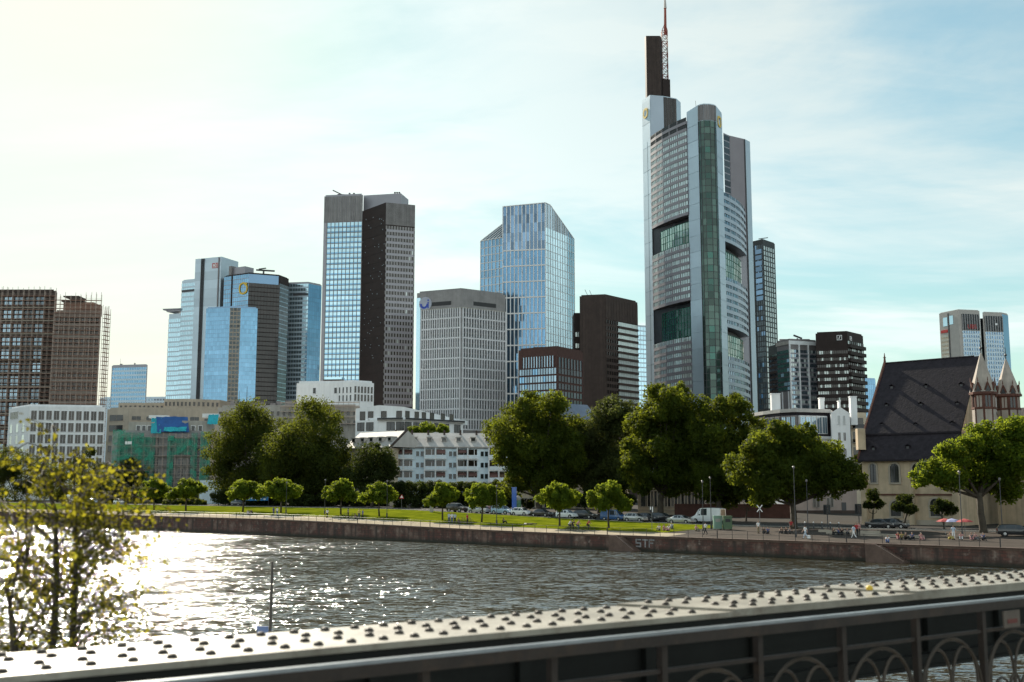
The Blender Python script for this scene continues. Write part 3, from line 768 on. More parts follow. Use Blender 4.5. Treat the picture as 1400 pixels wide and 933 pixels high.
# pollarded plane trees on the lawn
def plane_proto(seed):
    rg = random.Random(seed)
    t = thing('plane_tree', 'x', 'tree', (0, 0, 0), 'young clipped plane trees on the lawn')
    L = [((0, 0, 4.1), 1.7)]
    nb = rg.choice((6, 7, 8))
    for k in range(nb):
        a = k * 2 * math.pi / nb + rg.uniform(-.45, .45); r = rg.uniform(1.3, 2.6)
        L.append(((r * math.cos(a), r * math.sin(a), 3.6 + rg.uniform(-.7, .55)), rg.uniform(.95, 1.6)))
    L.append(((.3, .2, 5.0), 1.3)); L.append(((-.9, -.3, 4.8), 1.2)); L.append(((1.2, -.5, 4.7), 1.2)); L.append(((0, -.6, 3.6), 1.6)); L.append(((0, .8, 3.6), 1.6))
    add_crown(t, L, 9000, .36, leafY, seed, sub=9, subr=.4)
    tr = MB(); tr.chain([(rg.uniform(-.2, .2), 0, -.2), (rg.uniform(-.1, .1), 0, 1.2), (0, .02, 2.6)], [.17, .13, .12], 8)
    for c, r in L[1:8]: tr.chain([(0, 0, 2.4), (c[0] * .5, c[1] * .5, 3.0), c], [.09, .06, .03], 5)
    tr.build('trunk', M['bark'], t, True)
    return t
protos = [plane_proto(101 + k) for k in range(5)]
used = [False] * 5
for i, (px, cw, top, lab) in enumerate((
        (210, 44, 652, 'young clipped plane tree on the lawn, leftmost of the row'), (254, 54, 652, 'young clipped plane tree with a wide crown below the green netting'),
        (333, 54, 653, 'young clipped plane tree above the seated couple by the blue banner'), (384, 56, 652, 'young clipped plane tree beside the blue banner, right of it'),
        (466, 56, 653, 'young clipped plane tree above the group with bicycles'), (518, 52, 657, 'young clipped plane tree under the loose dark tree'),
        (605, 52, 657, 'young clipped plane tree left of the dark brown estate car'), (660, 56, 657, 'young clipped plane tree in front of the silver estate'),
        (765, 60, 657, 'young clipped plane tree in front of the pale blue and white car'), (832, 64, 655, 'young clipped plane tree in front of the blue van'))):
    b = bank(px, 10); k = (i * 2) % 5
    sc = cw / 2 * b.y / F / 3.3
    h = (zat(px, top, b.y) - b.z) / 6.2
    lab_o = dict(loc=b, rotz=i * 1.3)
    if not used[k]:
        o = protos[k]; o.location = b; o.rotation_euler = (0, 0, i * 1.3); o['label'] = lab; o.scale = (sc, sc, h); used[k] = True
    else:
        copy_tree(protos[k], b, i * 1.3, lab, (sc, sc, h))

# near birch-like tree at the left, growing up from the river's edge below the bridge
def near_tree():
    Yd = 5.2
    base = at(85, 1400, Yd); base.z = .2
    mound = MB()
    mound.lathe((base.x - 2, base.y + 1, -1), [(7, 0), (6, 1.0), (4, 1.3), (.5, 1.45)], 20, cap=True)
    kind(mound.build('river_islet', M['bark'], None, True), 'structure', 'small earth islet under the bridge')
    t = thing('birch_tree', 'sparse yellow green young tree with two thin stems at the left edge by the bridge', 'tree', base)
    rg = np.random.default_rng(5); rr = random.Random(5)
    tr = MB()
    stems = [[at(66, y, Yd) for y in (2600, 900, 800, 700, 640, 600)], [at(107, y, Yd + .3) for y in (2600, 900, 800, 740, 690, 660)], [at(20, y, Yd - .3) for y in (2600, 900, 860, 830, 800, 775)]]
    for st in stems:
        for q in st[1:]: q.x += rr.uniform(-.035, .035); q.y += rr.uniform(-.05, .05)
        st[0].x = base.x + rr.uniform(-.3, .3); st[0].y = base.y; st[0].z = .2
        tr.chain(st, [.05, .018, .014, .01, .006, .003], 7)
    tips = []
    def tip(px, py, dY=0, s=None): tips.append((at(px, py, Yd + dY), s))
    for px, py in ((212, 646), (246, 702), (226, 727), (219, 766), (190, 795), (228, 868), (218, 828), (195, 700), (178, 655), (185, 745), (200, 850), (170, 815), (160, 870), (205, 690), (150, 640), (235, 715)):
        tip(px, py, rr.uniform(-.5, .5), 1)
    for k in range(92):
        tip(rr.uniform(-60, 120) * 1.0, 890 - 285 * rr.random() ** 1.3, rr.uniform(-.9, .9), rr.choice((0, 1, 2)))
    for k in range(60):
        tip(rr.uniform(100, 215), rr.uniform(640, 890), rr.uniform(-.7, .7), 1)
    LC, LN = [], []
    for p, s in tips:
        st = stems[s]
        # leave the stem a little below or above the tip height
        zz = p.z + rr.uniform(-.35, .12)
        a = None
        for q, r_ in zip(st, st[1:]):
            if min(q.z, r_.z) <= zz <= max(q.z, r_.z): a = q.lerp(r_, (zz - q.z) / (r_.z - q.z))
        if a is None: a = st[-1]
        mid = a.lerp(p, .5) + Vector((0, 0, rr.uniform(.02, .1)))
        tr.chain([a, mid, p], [.005, .003, .0012], 4)
        n = int(11 + 36 * (p - a).length)
        tw = []
        for q in range(4):
            f = rr.uniform(.35, .95); o_ = a.lerp(mid, f * 2) if f < .5 else mid.lerp(p, f * 2 - 1)
            e_ = o_ + Vector((rr.gauss(0, .07), rr.gauss(0, .07), rr.uniform(-.09, .06))); tr.tube(o_, e_, .0016, .0008, 3, cap=False); tw.append((o_, e_))
        for k in range(n):
            if k % 2:
                o_, e_ = rr.choice(tw); c = o_.lerp(e_, rr.uniform(.3, 1.1)); LC.append([c.x + rr.gauss(0, .014), c.y + rr.gauss(0, .014), c.z + rr.gauss(-.01, .014)]); LN.append([rr.gauss(0, .6), rr.gauss(0, .6), rr.gauss(.5, .5)]); continue
            f = rr.uniform(.25, 1.04)
            c = a.lerp(mid, f * 2) if f < .5 else mid.lerp(p, f * 2 - 1)
            LC.append([c.x + rr.gauss(0, .022), c.y + rr.gauss(0, .03), c.z + rr.gauss(-.012, .02)])
            LN.append([rr.gauss(0, .6), rr.gauss(0, .6), rr.gauss(.5, .5)])
    tr.build('stem', M['bark'], t, True)
    off = np.array(base)
    n = len(LC)
    me = leaf_mesh('leaves', np.array(LC) - off, np.array(LN), rg.uniform(.018, .03, n), rg, .7, leafF)
    o = link(bpy.data.objects.new('crown', me)); o.parent = t
near_tree()
# ================================================================ buildings: facades on footprints given by (photo column, distance)
class Face:
    def __init__(s, a, b):
        s.a = Vector((a[0], a[1], 0)); s.b = Vector((b[0], b[1], 0)); d = s.b - s.a
        s.L = d.length; s.U = d.normalized(); s.N = Vector((s.U.y, -s.U.x, 0))
    def P(s, u, z, d=0): 
        p = s.a + s.U * u + s.N * d; p.z = z; return p
    def box(s, mb, u0, u1, z0, z1, d0, d1, m=0, t=.5):
        mb.box(s.P(u0, z0, d1), s.U * (u1 - u0), s.N * (d0 - d1), Vector((0, 0, z1 - z0)), m, t)
    def quad(s, mb, u0, u1, z0, z1, d, m=0, t=.5, jit=0.):
        j = [rnd.uniform(-jit, jit) for _ in range(2)]
        mb.quad(s.P(u0, z0, d - j[0] - j[1]), s.P(u1, z0, d + j[0] - j[1]), s.P(u1, z1, d + j[0] + j[1]), s.P(u0, z1, d - j[0] + j[1]), m, t)
    def z_at(s, py, px_u=.5):
        p = s.a.lerp(s.b, px_u); return zat(700, py, p.y)
    def px_u(s, px, py=600):
        k = at(px, py, 1.0).x
        return -(s.a.x - k * s.a.y) / (s.U.x - k * s.U.y)
CNT = {}; LEFT = {}
def part(par, name, mb, mats, cap=96):
    k = (par.name, name); CNT[k] = CNT.get(k, 0) + 1
    if CNT[k] <= cap: return mb.build(name, mats, par)
    key = (par.name, name, tuple(m.name for m in mats))
    LEFT.setdefault(key, (par, mats, MB()))
    acc = LEFT[key][2]; o = len(acc.v)
    acc.v += mb.v; acc.f += [tuple(i + o for i in f) for f in mb.f]; acc.m += mb.m; acc.t += mb.t
def flush_left():
    for (pn, name, _), (par, mats, mb) in LEFT.items():
        o = mb.build(name, mats, par); o['kind'] = 'stuff'
def building(name, label, cat, foot, ztop, wallm, base=2.5, back=25, group=None, roofm=None, parapet=.8, backshift=None):
    """foot: visible front corners left to right as world (x, y). Returns (root, faces)."""
    f = [Vector((p[0], p[1])) for p in foot]
    bs = Vector(backshift) if backshift else Vector((f[0].x * back / f[0].y, back)) 
    bl, br = f[0] + bs, f[-1] + (Vector(backshift) if backshift else Vector((f[-1].x * back / f[-1].y, back)))
    if not backshift:
        ym = max(bl.y, br.y)
    pts = [tuple(p) for p in f] + [tuple(br), tuple(bl)]
    c = sum((Vector(p) for p in pts), Vector((0, 0))) / len(pts)
    t = thing(name, label, cat, (c.x, c.y, base), group)
    mb = MB(); mb.prism(pts, base, ztop); mb.build('wall', [wallm], t)
    rf = MB()
    ins = [(Vector(p) + (c - Vector(p)) * .06) for p in pts]
    rf.prism([tuple(p) for p in ins], ztop + .02, ztop + parapet); rf.build('roof', [roofm or wallm], t)
    return t, [Face(a, b) for a, b in zip(foot, foot[1:])]
def bands(F_, par, z0, z1, n, cols, gm, mm, sp=.35, u0=0, u1=None, mw=.18, md=.15, d=.04, name='window_band', spand=None, spd=.1, jit=.006, skip=None, mrange=None, blind=0, bm=None, rail=.08):
    """n storeys of glazing: each storey is one part (panes + mullions), with a spandrel strip below each."""
    u1 = F_.L if u1 is None else u1
    H = (z1 - z0) / n; pw = (u1 - u0) / cols
    mats = [gm, mm, spand or mm, bm or gm]
    for k in range(n):
        a = z0 + k * H + H * sp; b = z0 + (k + 1) * H
        if skip and skip(k): continue
        mb = MB(); base = rnd.uniform(.3, .7)
        for c in range(cols):
            t = min(1, max(0, base + rnd.gauss(0, .13)))
            F_.quad(mb, u0 + c * pw, u0 + (c + 1) * pw, a, b, d, 3 if rnd.random() < blind else 0, t, jit)
        if mw:
            for c in range(cols + 1):
                u = u0 + c * pw
                F_.box(mb, u - mw / 2, u + mw / 2, a, b, 0, md, 1)
        if sp: F_.box(mb, u0, u1, z0 + k * H, a, 0, spd, 2, rnd.uniform(.3, .7))
        elif rail: F_.box(mb, u0, u1, a - rail, a + rail, 0, md * .7, 1)
        part(par, name, mb, mats)
def window(F_, par, u, z, w, h, pm, fm, fd=.1, name='window', fw=.12, sill=True, shutter=False, bars=1):
    mb = MB()
    F_.quad(mb, u, u + w, z, z + h, .03, 0, rnd.random())
    F_.box(mb, u - fw, u, z - fw, z + h + fw, 0, fd, 1); F_.box(mb, u + w, u + w + fw, z - fw, z + h + fw, 0, fd, 1)
    F_.box(mb, u, u + w, z + h, z + h + fw, 0, fd, 1); F_.box(mb, u, u + w, z - fw, z, 0, fd + (.12 if sill else 0), 1)
    for i in range(bars):
        uu = u + w * (i + 1) / (bars + 1); F_.box(mb, uu - .03, uu + .03, z, z + h, .03, fd * .7, 1)
    part(par, name, mb, [pm, fm])
def fbox(F_, par, name, u0, u1, z0, z1, d0, d1, m, t=.5):
    mb = MB(); F_.box(mb, u0, u1, z0, z1, d0, d1, 0, t); return part(par, name, mb, [m])
def roof_gear(par, foot, z, n, seed, m=None, h=3, mast=0):
    rg = random.Random(seed); xs = [p[0] for p in foot]; ys = [p[1] for p in foot]
    for k in range(n):
        x = rg.uniform(min(xs), max(xs)); y = rg.uniform(min(ys), max(ys)) + 4; mb = MB()
        w = rg.uniform(1, 4); hh = rg.uniform(.5, 1) * h
        mb.bx(x - w / 2, y, z, x + w / 2, y + 2, z + hh); mb.bx(x - w / 2 - .1, y - .1, z + hh, x + w / 2 + .1, y + 2.1, z + hh + .12)
        mb.build('roof_plant', m or M['louvre'], par)
    for k in range(mast):
        x = rg.uniform(min(xs), max(xs)); y = rg.uniform(min(ys), max(ys)) + 3; mb = MB()
        mb.tube((x, y, z), (x, y, z + rg.uniform(4, 8)), .18, .08, 5); mb.build('mast', M['darkmetal'], par)
def X(px, Y, py=600): return xy(px, py, Y)

# ---------------------------------------------------------------- far left slab tower
def b_slab():
    ft = [X(152, 1210, 520), X(201, 1200, 520)]
    t, (f,) = building('office_tower', 'small distant blue grey slab tower right of the scaffolded block', 'tower', ft, zat(177, 499, 1200), M['alu2'])
    z1 = zat(177, 502, 1200); bands(f, t, z1 - 66, z1, 14, 14, M['glassblue'], M['alu'], .4, mw=.5, md=.5, u0=1, u1=f.L - 1)
    roof_gear(t, ft, z1 + 2, 2, 3, h=3, mast=1)
    f2 = [X(137, 1300, 540), X(300, 1290, 540)]
    t2, (g,) = building('low_block', 'faint pale low roofline far behind the beige block', 'building', f2, zat(220, 543, 1290), M['whitecool'])
    bands(g, t2, zat(220, 560, 1290), zat(220, 545, 1290), 3, 40, M['glassmid'], M['whitecool'], .5, mw=.6)
b_slab()
# ---------------------------------------------------------------- scaffolded brown block
def b_scaff_block():
    Y = 540
    ft = [X(-60, Y + 8, 500), X(72, Y + 8, 500)]
    t, (f,) = building('apartment_tower', 'wide brown tower block under renovation at the left edge', 'building', ft, zat(20, 394, Y), M['brown'], back=18)
    z1 = zat(20, 403, Y + 8); z0 = 6; n = 15
    for k in range(n):
        H = (z1 - z0) / n; a = z0 + k * H
        fbox(f, t, 'floor_slab', 0, f.L, a - .25, a + .25, 0, 1.2, M['beige'])
        for j in range(9):
            w = f.L / 9
            if j in (8,): continue
            mb = MB(); f.quad(mb, j * w + .5, j * w + w * .86, a + .9, a + H * .8, .05, 0, rnd.random(), .01); f.box(mb, j * w + w * .48, j * w + w * .52, a + .9, a + H * .8, 0, .15, 1)
            part(t, 'window', mb, [M['glassmid'] if (j % 3) else M['glassdark'], M['brown']])
    for j in range(10): fbox(f, t, 'pillar', j * f.L / 9 - .3, j * f.L / 9 + .3, z0, z1 + 1, 0, 1.0, M['dustbrown'])
    fr = [X(71.5, Y - 2, 500), X(135, Y, 500)]
    t2, (g,) = building('apartment_tower', 'brown stepped end block with six columns of windows and scaffold decks', 'building', fr, zat(100, 427, Y), M['dustbrown'], back=18)
    z1 = zat(100, 431, Y); n = 9; H = 5.46
    for k in range(n):
        a = z1 - (k + 1) * H
        fbox(g, t2, 'floor_slab', 0, g.L, a - .2, a + .45, 0, .35, M['conc'])
        for j in range(7):
            u = .8 + j * (g.L - 1) / 7
            window(g, t2, u, a + 1.4, 2.0, 2.9, M['panebrown'], M['brown'], .12, bars=1)
    # set back top storey
    pr = [X(86, Y + 3, 430), X(127, Y + 3, 430)]
    mb = MB(); q0, q1 = Vector((*pr[0], 0)), Vector((*pr[1], 0))
    z = zat(100, 427, Y)
    mb.box((q0.x, q0.y, z), (q1.x - q0.x, q1.y - q0.y, 0), (0, 12, 0), (0, 0, zat(100, 412, Y) - z)); mb.build('penthouse', M['plank'], t2)
    mb = MB(); mb.box((q0.x - .5, q0.y - 1.5, zat(100, 412, Y) + .02), (q1.x - q0.x - 4, 0, 0), (0, 14, 0), (0, 0, .6)); mb.box((q0.x, q0.y - 1, zat(100, 405, Y)), (q1.x - q0.x - 7, 0, 0), (0, 10, 0), (0, 0, .5)); mb.build('canopy_roof', M['brown'], t2)
    # scaffolds
    def scaffold(label, F_, z0, z1, dz, du, mcol, deckm, over=0, dep=1.3, base=3):
        s = thing('scaffolding', label, 'scaffolding', F_.P(F_.L / 2, 2.6, 1))
        nu = int((F_.L + over) / du)
        for i in range(nu + 1):
            mb = MB(); u = (F_.L + over) * i / nu
            for d in (.5, .5 + dep): mb.tube(F_.P(u, 2.6, d), F_.P(u, z1 + rnd.uniform(.6, 3.0), d), .1, n=4)
            mb.build('pole_pair', mcol, s)
        k = 0; z = z0
        while z < z1:
            mb = MB(); F_.box(mb, -.3, F_.L + over + .3, z, z + .12, .5, .5 + dep, 0); F_.box(mb, -.3, F_.L + over + .3, z + .12, z + .3, .5 + dep - .04, .5 + dep, 0)
            for h in (.7, 1.2): F_.box(mb, -.5, F_.L + over + .5, z + h, z + h + .06, .5 + dep - .03, .5 + dep + .03, 1)
            mb.build('deck', [deckm, mcol], s); z += dz
        return s
    scaffold('steel scaffold with plank decks on the recessed left face of the wide brown block', f, 8, zat(20, 396, Y), 2.3, 2.6, M['scaff'], M['plank'])
    side = Face(X(136, Y + 1, 500), X(143.5, Y + 5, 500))
    scaffold('narrow scaffold with red plank decks sticking out at the right end of the brown block', side, 14, zat(140, 424, Y), 2.12, 1.2, M['scaff'], M['plank'], 0)
    scaffold('thin steel scaffold on the face with six window columns', g, 14, zat(100, 408, Y), 2.12, 2.4, M['scaff'], M['plank'], 0, 1.0)
b_scaff_block()
# ---------------------------------------------------------------- white office block
def b_white():
    Y = 430
    ft = [X(10, Y + 16, 600), X(38, Y, 600), X(142, Y + 6, 600)]
    t, (a, b) = building('office_block', 'white office block with rows of square dark windows', 'building', ft, zat(90, 555.5, Y), M['white'], back=20)
    z0 = lambda py: zat(90, py, Y)
    for r, (yt, yb) in enumerate(((561.5, 574), (578, 590), (594, 606), (610, 622), (626, 638))):
        for c in range(10):
            u = b.L * (.02 + c * .0985); w = b.L * .071
            window(b, t, u + .2, z0(yb), w, z0(yt) - z0(yb), M['panebrown'], M['white'], .12, bars=1)
        for c in range(3):
            u = a.L * (.1 + c * .3)
            if r == 0 and c == 0: window(a, t, u, z0(yb) + 1, a.L * .38, z0(yt) - z0(yb) - .8, M['pane'], M['white'], .1)
            elif r: window(a, t, u, z0(yb), a.L * .12, z0(yt) - z0(yb), M['glasspale'], M['white'], .1, bars=0)
b_white()
# ---------------------------------------------------------------- beige low block
def b_beige():
    Y = 490
    zt = lambda py: zat(200, py, Y)
    t, (a, b) = building('office_block', 'beige stone block with a top row of small square windows', 'building', [X(146, Y, 580), X(176, Y - 4, 580), X(300, Y + 4, 580)], zt(560), M['beige'], back=30)
    for (px0, px1, p0, p1, n) in ((163, 190, 551, 560, 6), (190, 224, 551, 560, 5)): pass
    top = [X(162, Y + 5, 560), X(188, Y + 5, 560), X(224, Y + 7, 560)]
    top2 = [X(224, Y + 3, 560), X(262, Y + 3, 560), X(300, Y + 8, 560)]
    for tp, yt in ((top, 549.5), (top2, 545)):
        pts = tp + [(tp[-1][0] + 2, tp[-1][1] + 15), (tp[0][0], tp[0][1] + 15)]
        mb = MB(); mb.prism(pts, zt(560) + .05, zt(yt)); mb.build('top_storey', M['beige'], t)
        for p, q in zip(tp, tp[1:]):
            F_ = Face(p, q); n = max(3, int(F_.L / 1.75))
            for i in range(n):
                window(F_, t, F_.L * (i + .25) / n, zt(yt + 9.5), F_.L / n * .5, (zt(yt + 4) - zt(yt + 9.5)), M['panebrown'], M['beige'], .08, fw=.08, bars=0)
    for r in range(4):
        zb = zt(576 + r * 14)
        window(a, t, a.L * .12, zb, a.L * .62, 2.6, M['pane'], M['beige'], .15, bars=1)
        for i in range(6): window(b, t, b.L * (.03 + i * .16), zb + .3, b.L * .1, 1.6, M['pane'], M['beige'], .12, bars=1)
b_beige()
# ---------------------------------------------------------------- building under construction with green nets
def b_net():
    Y = 362
    zt = lambda py: zat(220, py, Y)
    t, (a, b) = building('apartment_house', 'half finished house wrapped in green netting and blue tarpaulin', 'building', [X(152, Y + 6, 620), X(160, Y, 620), X(288, Y + 2, 620)], zt(592), M['greystone'], back=16)
    for r in range(6):
        zb = zt(607 + r * 14.5)
        for i in range(11):
            u = b.L * (.03 + i * .089)
            if i == 5: continue
            window(b, t, u, zb - .3, b.L * .06, 2.5, M['pane'], M['conc'], .2, bars=1, fw=.22)
        fbox(b, t, 'balcony_slab', 0, b.L, zb - .75, zb - .5, 0, .8, M['conc'])
    # mansard attic
    at_ = MB(); P0_, P1 = b.P(3, zt(592) + .05, -1), b.P(b.L - 1, zt(592) + .05, -1)
    L_ = (P1 - P0_)
    at_.box(P0_ + L_ * .0, L_ * .32, -b.N * 9, Vector((0, 0, zt(577) - zt(592)))); at_.box(P0_ + L_ * .66, L_ * .34, -b.N * 9, Vector((0, 0, zt(575) - zt(592))))
    at_.build('attic', M['conc'], t)
    for i, fr in enumerate((.1, .17, .24, .69, .78, .87)):
        u = 3 + L_.length * fr; F2 = Face(b.P(0, 0, -1)[:2], b.P(b.L, 0, -1)[:2])
        window(F2, t, u, zt(589), b.L * .038, 1.7, M['pane'], M['white'], .15, bars=0, fw=.15)
    def tarp(name, m, u0, u1, y0, y1, d0, d1, seed, label, shear=.15):
        rg = np.random.default_rng(seed); mb = MB(); nx, ny = 10, 7
        g = [[b.P(u0 + (u1 - u0) * i / nx + (shear * (u1 - u0) * (1 - j / ny)), zt(y0) + (zt(y1) - zt(y0)) * j / ny + rg.normal(0, .08), d0 + (d1 - d0) * j / ny + rg.normal(0, .1)) for i in range(nx + 1)] for j in range(ny + 1)]
        for j in range(ny):
            for i in range(nx): mb.quad(g[j][i], g[j][i + 1], g[j + 1][i + 1], g[j + 1][i])
        back = [[p - b.N * .06 for p in r] for r in g]
        for j in range(ny):
            for i in range(nx): mb.quad(back[j][i + 1], back[j][i], back[j + 1][i], back[j + 1][i + 1])
        tag(mb.build(name, m, None, True), label, 'tarpaulin')
    L = b.L
    tarp('tarpaulin', M['tarpblue'], L * .38, L * .72, 591, 569, 1.4, -2.5, 1, 'deep blue tarpaulin sloping over the middle of the attic')
    tarp('tarpaulin', M['tarpteal'], L * .33, L * .44, 593, 571, 1.6, -2.3, 2, 'teal tarpaulin folded beside the deep blue one', .3)
    tarp('tarpaulin', M['tarpteal'], L * .5, L * .74, 590, 584, 1.9, 1.0, 3, 'small teal tarpaulin strip hanging below the deep blue one', .0)
    tarp('tarpaulin', M['tarpteal'], L * .95, L * 1.06, 580, 566, 1.5, -2, 4, 'bright teal tarpaulin at the right end by the big dark tree', .1)
    mb = MB(); b.box(mb, L * .3, L * .5, zt(571), zt(567), -6, -2.5); tag(mb.build('white_sheet', M['white']), 'white sheet roof laid over the attic left of the blue tarpaulin', 'sheet')
    mb = MB(); b.box(mb, L * .88, L * 1.05, zt(570), zt(564.5), -6, -2.2); tag(mb.build('white_sheet', M['white']), 'white sheet roof laid over the attic at its right end', 'sheet')
    s = thing('scaffolding', 'scaffold with green nets around the half finished house', 'scaffolding', b.P(L / 2, 2.6, 1.5))
    for i in range(17):
        mb = MB(); u = -1 + (L + 2) * i / 16
        for d in (1., 2.): mb.tube(b.P(u, 2.6, d), b.P(u, zt(592), d), .06, n=4)
        mb.build('pole_pair', M['scaff'], s)
    z = 5.0
    while z < zt(594):
        mb = MB(); b.box(mb, -1.2, L + 1.2, z, z + .1, 1., 2.0); b.box(mb, -1.2, L + 1.2, z + 1, z + 1.05, 1.97, 2.02); mb.build('deck', M['scaff'], s); z += 2.9
    netm = bpy.data.materials.new('sheer green netting'); netm.use_nodes = True; nt = netm.node_tree
    bs = nt.nodes['Principled BSDF']; bs.inputs['Base Color'].default_value = (.03, .3, .2, 1); bs.inputs['Roughness'].default_value = .9
    nz = nt.nodes.new('ShaderNodeTexNoise'); nz.inputs['Scale'].default_value = .5; nz.inputs['Detail'].default_value = 4
    geo = nt.nodes.new('ShaderNodeNewGeometry'); nt.links.new(geo.outputs['Position'], nz.inputs['Vector'])
    mr = nt.nodes.new('ShaderNodeMapRange'); mr.inputs['From Min'].default_value = .35; mr.inputs['From Max'].default_value = .65; mr.inputs['To Min'].default_value = .12; mr.inputs['To Max'].default_value = .75
    nt.links.new(nz.outputs['Fac'], mr.inputs['Value']); nt.links.new(mr.outputs[0], bs.inputs['Alpha'])
    for u0, u1, y0, y1 in ((-1, L * .1, 650, 588), (L * .1, L * .3, 640, 592), (L * .3, L * .42, 660, 598), (L * .55, L * .62, 665, 596), (L * .62, L * .8, 622, 600), (L * .8, L * .87, 668, 592), (L * .9, L * 1.01, 668, 590)):
        mb = MB(); nx = 8
        for i in range(nx):
            w0 = u0 + (u1 - u0) * i / nx; w1 = u0 + (u1 - u0) * (i + 1) / nx
            d0, d1 = 2.1 + .12 * math.sin(i * 1.7), 2.1 + .12 * math.sin((i + 1) * 1.7)
            mb.quad(b.P(w0, zt(y0), d0), b.P(w1, zt(y0), d1), b.P(w1, zt(y1), d1), b.P(w0, zt(y1), d0))
        mb.build('net', netm, s)
    mb = MB(); b.box(mb, L * .1, L * .17, zt(608), zt(604), 2.15, 2.2); mb.build('white_board', M['whitesign'], s)
    # white hoarding cabins at its foot
    for i, (p0, p1, y0, y1, m, lab) in enumerate(((272, 300, 690, 657, 'whitecool', 'pale blue white site cabin stack at the foot of the netted house'), (288, 322, 695, 684, 'conc', 'long pale site container left of the blue banner'))):
        Yc = 318 + 6 * i; pa, pb = X(p0, Yc, 690), X(p1, Yc, 690)
        mb = MB(); z0 = zat(p0, y0, Yc); z1 = zat(p0, y1, Yc)
        mb.box((*pa, z0 - 1.0), (pb[0] - pa[0], 0, 0), (0, 2.5, 0), (0, 0, z1 - z0 + 1.0))
        k = int((pb[0] - pa[0]) / .6)
        for j in range(k): mb.box((pa[0] + j * .6 + .1, pa[1] - .06, z0 + .1), (.25, 0, 0), (0, .05, 0), (0, 0, z1 - z0 - .2))
        if i == 0: mb.bx(pa[0] + 1, pa[1] - .1, z0 + 3.6, pa[0] + 2.4, pa[1] - .07, z0 + 4.6, 1)
        tag(mb.build('site_cabin', [M[m], M['pane']]), lab, 'cabin')
    bn = on_bank(352, 40)[1]; z = ground_z(60, 40)
    A, B = at(336, 682, bn.y), at(367, 682, bn.y)
    mb = MB(); mb.box((A.x, A.y, A.z - .5), (B.x - A.x, 0, 0), (0, .08, 0), (0, 0, .95)); 
    for k in range(5): mb.box((A.x + .3 + k * 1.05, A.y - .02, A.z - .3 + .2 * (k % 2)), (.6, 0, 0), (0, .01, 0), (0, 0, .35), 1)
    for x in (A.x, B.x): mb.tube((x, A.y, z - .3), (x, A.y, A.z + .5), .05, m=2)
    tag(mb.build('banner', [mat('blue banner', (.03, .22, .5), .6), M['whitesign'], M['steel']]), 'blue banner with white marks under the big dark trees', 'banner')
b_net()
# ---------------------------------------------------------------- silver tower with step profile
def b_silver():
    Y = 900; zt = lambda py: zat(270, py, Y)
    ft = [X(246, Y + 14, 460), X(264, Y + 8, 460), X(300, Y - 2, 460), X(305, Y + 8, 460)]
    t, (a, b, c) = building('bank_tower', 'pale silver stepped tower with red letters near its top', 'tower', ft, zt(380), M['alu'], back=26)
    bands(a, t, zt(560), zt(384), 26, 8, M['glasssky'], M['alu'], .35, mw=.3, md=.2)
    fbox(a, t, 'louvre_band', .3, a.L - .3, zt(396), zt(393), 0, .4, M['darkmetal'])
    # core
    core = MB(); core.prism([b.P(0, 0, .8)[:2], b.P(b.L, 0, .8)[:2], b.P(b.L, 0, -22)[:2], b.P(0, 0, -22)[:2]], 2.6, zt(352)); core.build('core', M['alu'], t)
    zc = zt(352)
    for i in range(24):
        z0 = 20 + i * (zc - 24) / 24
        fbox(b, t, 'panel_course', .1, b.L - .1, z0, z0 + (zc - 24) / 24 - .35, .8, .92, M['alu'], rnd.random())
    for i in range(4): fbox(b, t, 'rib', b.L * (.24 + i * .035), b.L * (.255 + i * .035), 4, zc - .5, .9, 1.5, M['darkmetal'])
    fbox(b, t, 'edge_fin', b.L * .9, b.L * .93, 4, zc - .5, .9, 1.6, M['louvre'])
    mb = MB(); b.box(mb, b.L * .66, b.L * .9, zt(367), zt(360), .9, 1.15)
    o = mb.build('sign_frame', M['redsign'], t)
    mb = MB(); b.box(mb, b.L * .68, b.L * .88, zt(366.2), zt(360.8), 1.16, 1.2); mb.build('sign_field', M['whitesign'], o)
    text_mesh('DB', 4.2, b.P(b.L * .78, zt(363.5), 1.25), b.U, (0, 0, 1), M['redsign'], o)
    # thin wing with flying roof
    wf = Face(X(230, Y + 18, 460), X(246, Y + 14, 460))
    mb = MB(); mb.prism([wf.P(0, 0)[:2], wf.P(wf.L, 0)[:2], wf.P(wf.L, 0, -15)[:2], wf.P(0, 0, -15)[:2]], 2.6, zt(425)); mb.build('wing', M['alu'], t)
    bands(wf, t, zt(560), zt(432), 19, 6, M['glasssky'], M['alu'], .3, mw=.3, md=.2, name='wing_band')
    mb = MB(); A = wf.P(-4.5, zt(419), 3); mb.poly([wf.P(-5, zt(418), 3), wf.P(wf.L, zt(418), 1), wf.P(wf.L, zt(418), -15), wf.P(-5, zt(418), -15)])
    wf.box(mb, -5, wf.L, zt(419.5), zt(418.2), -15, 2); wf.box(mb, -2, wf.L, zt(422), zt(419.6), -14, 1); mb.build('flying_roof', M['alu2'], t)
    roof_gear(t, [b.P(2, 0, -6)[:2], b.P(b.L - 2, 0, -12)[:2]], zc, 3, 4, h=2)
b_silver()
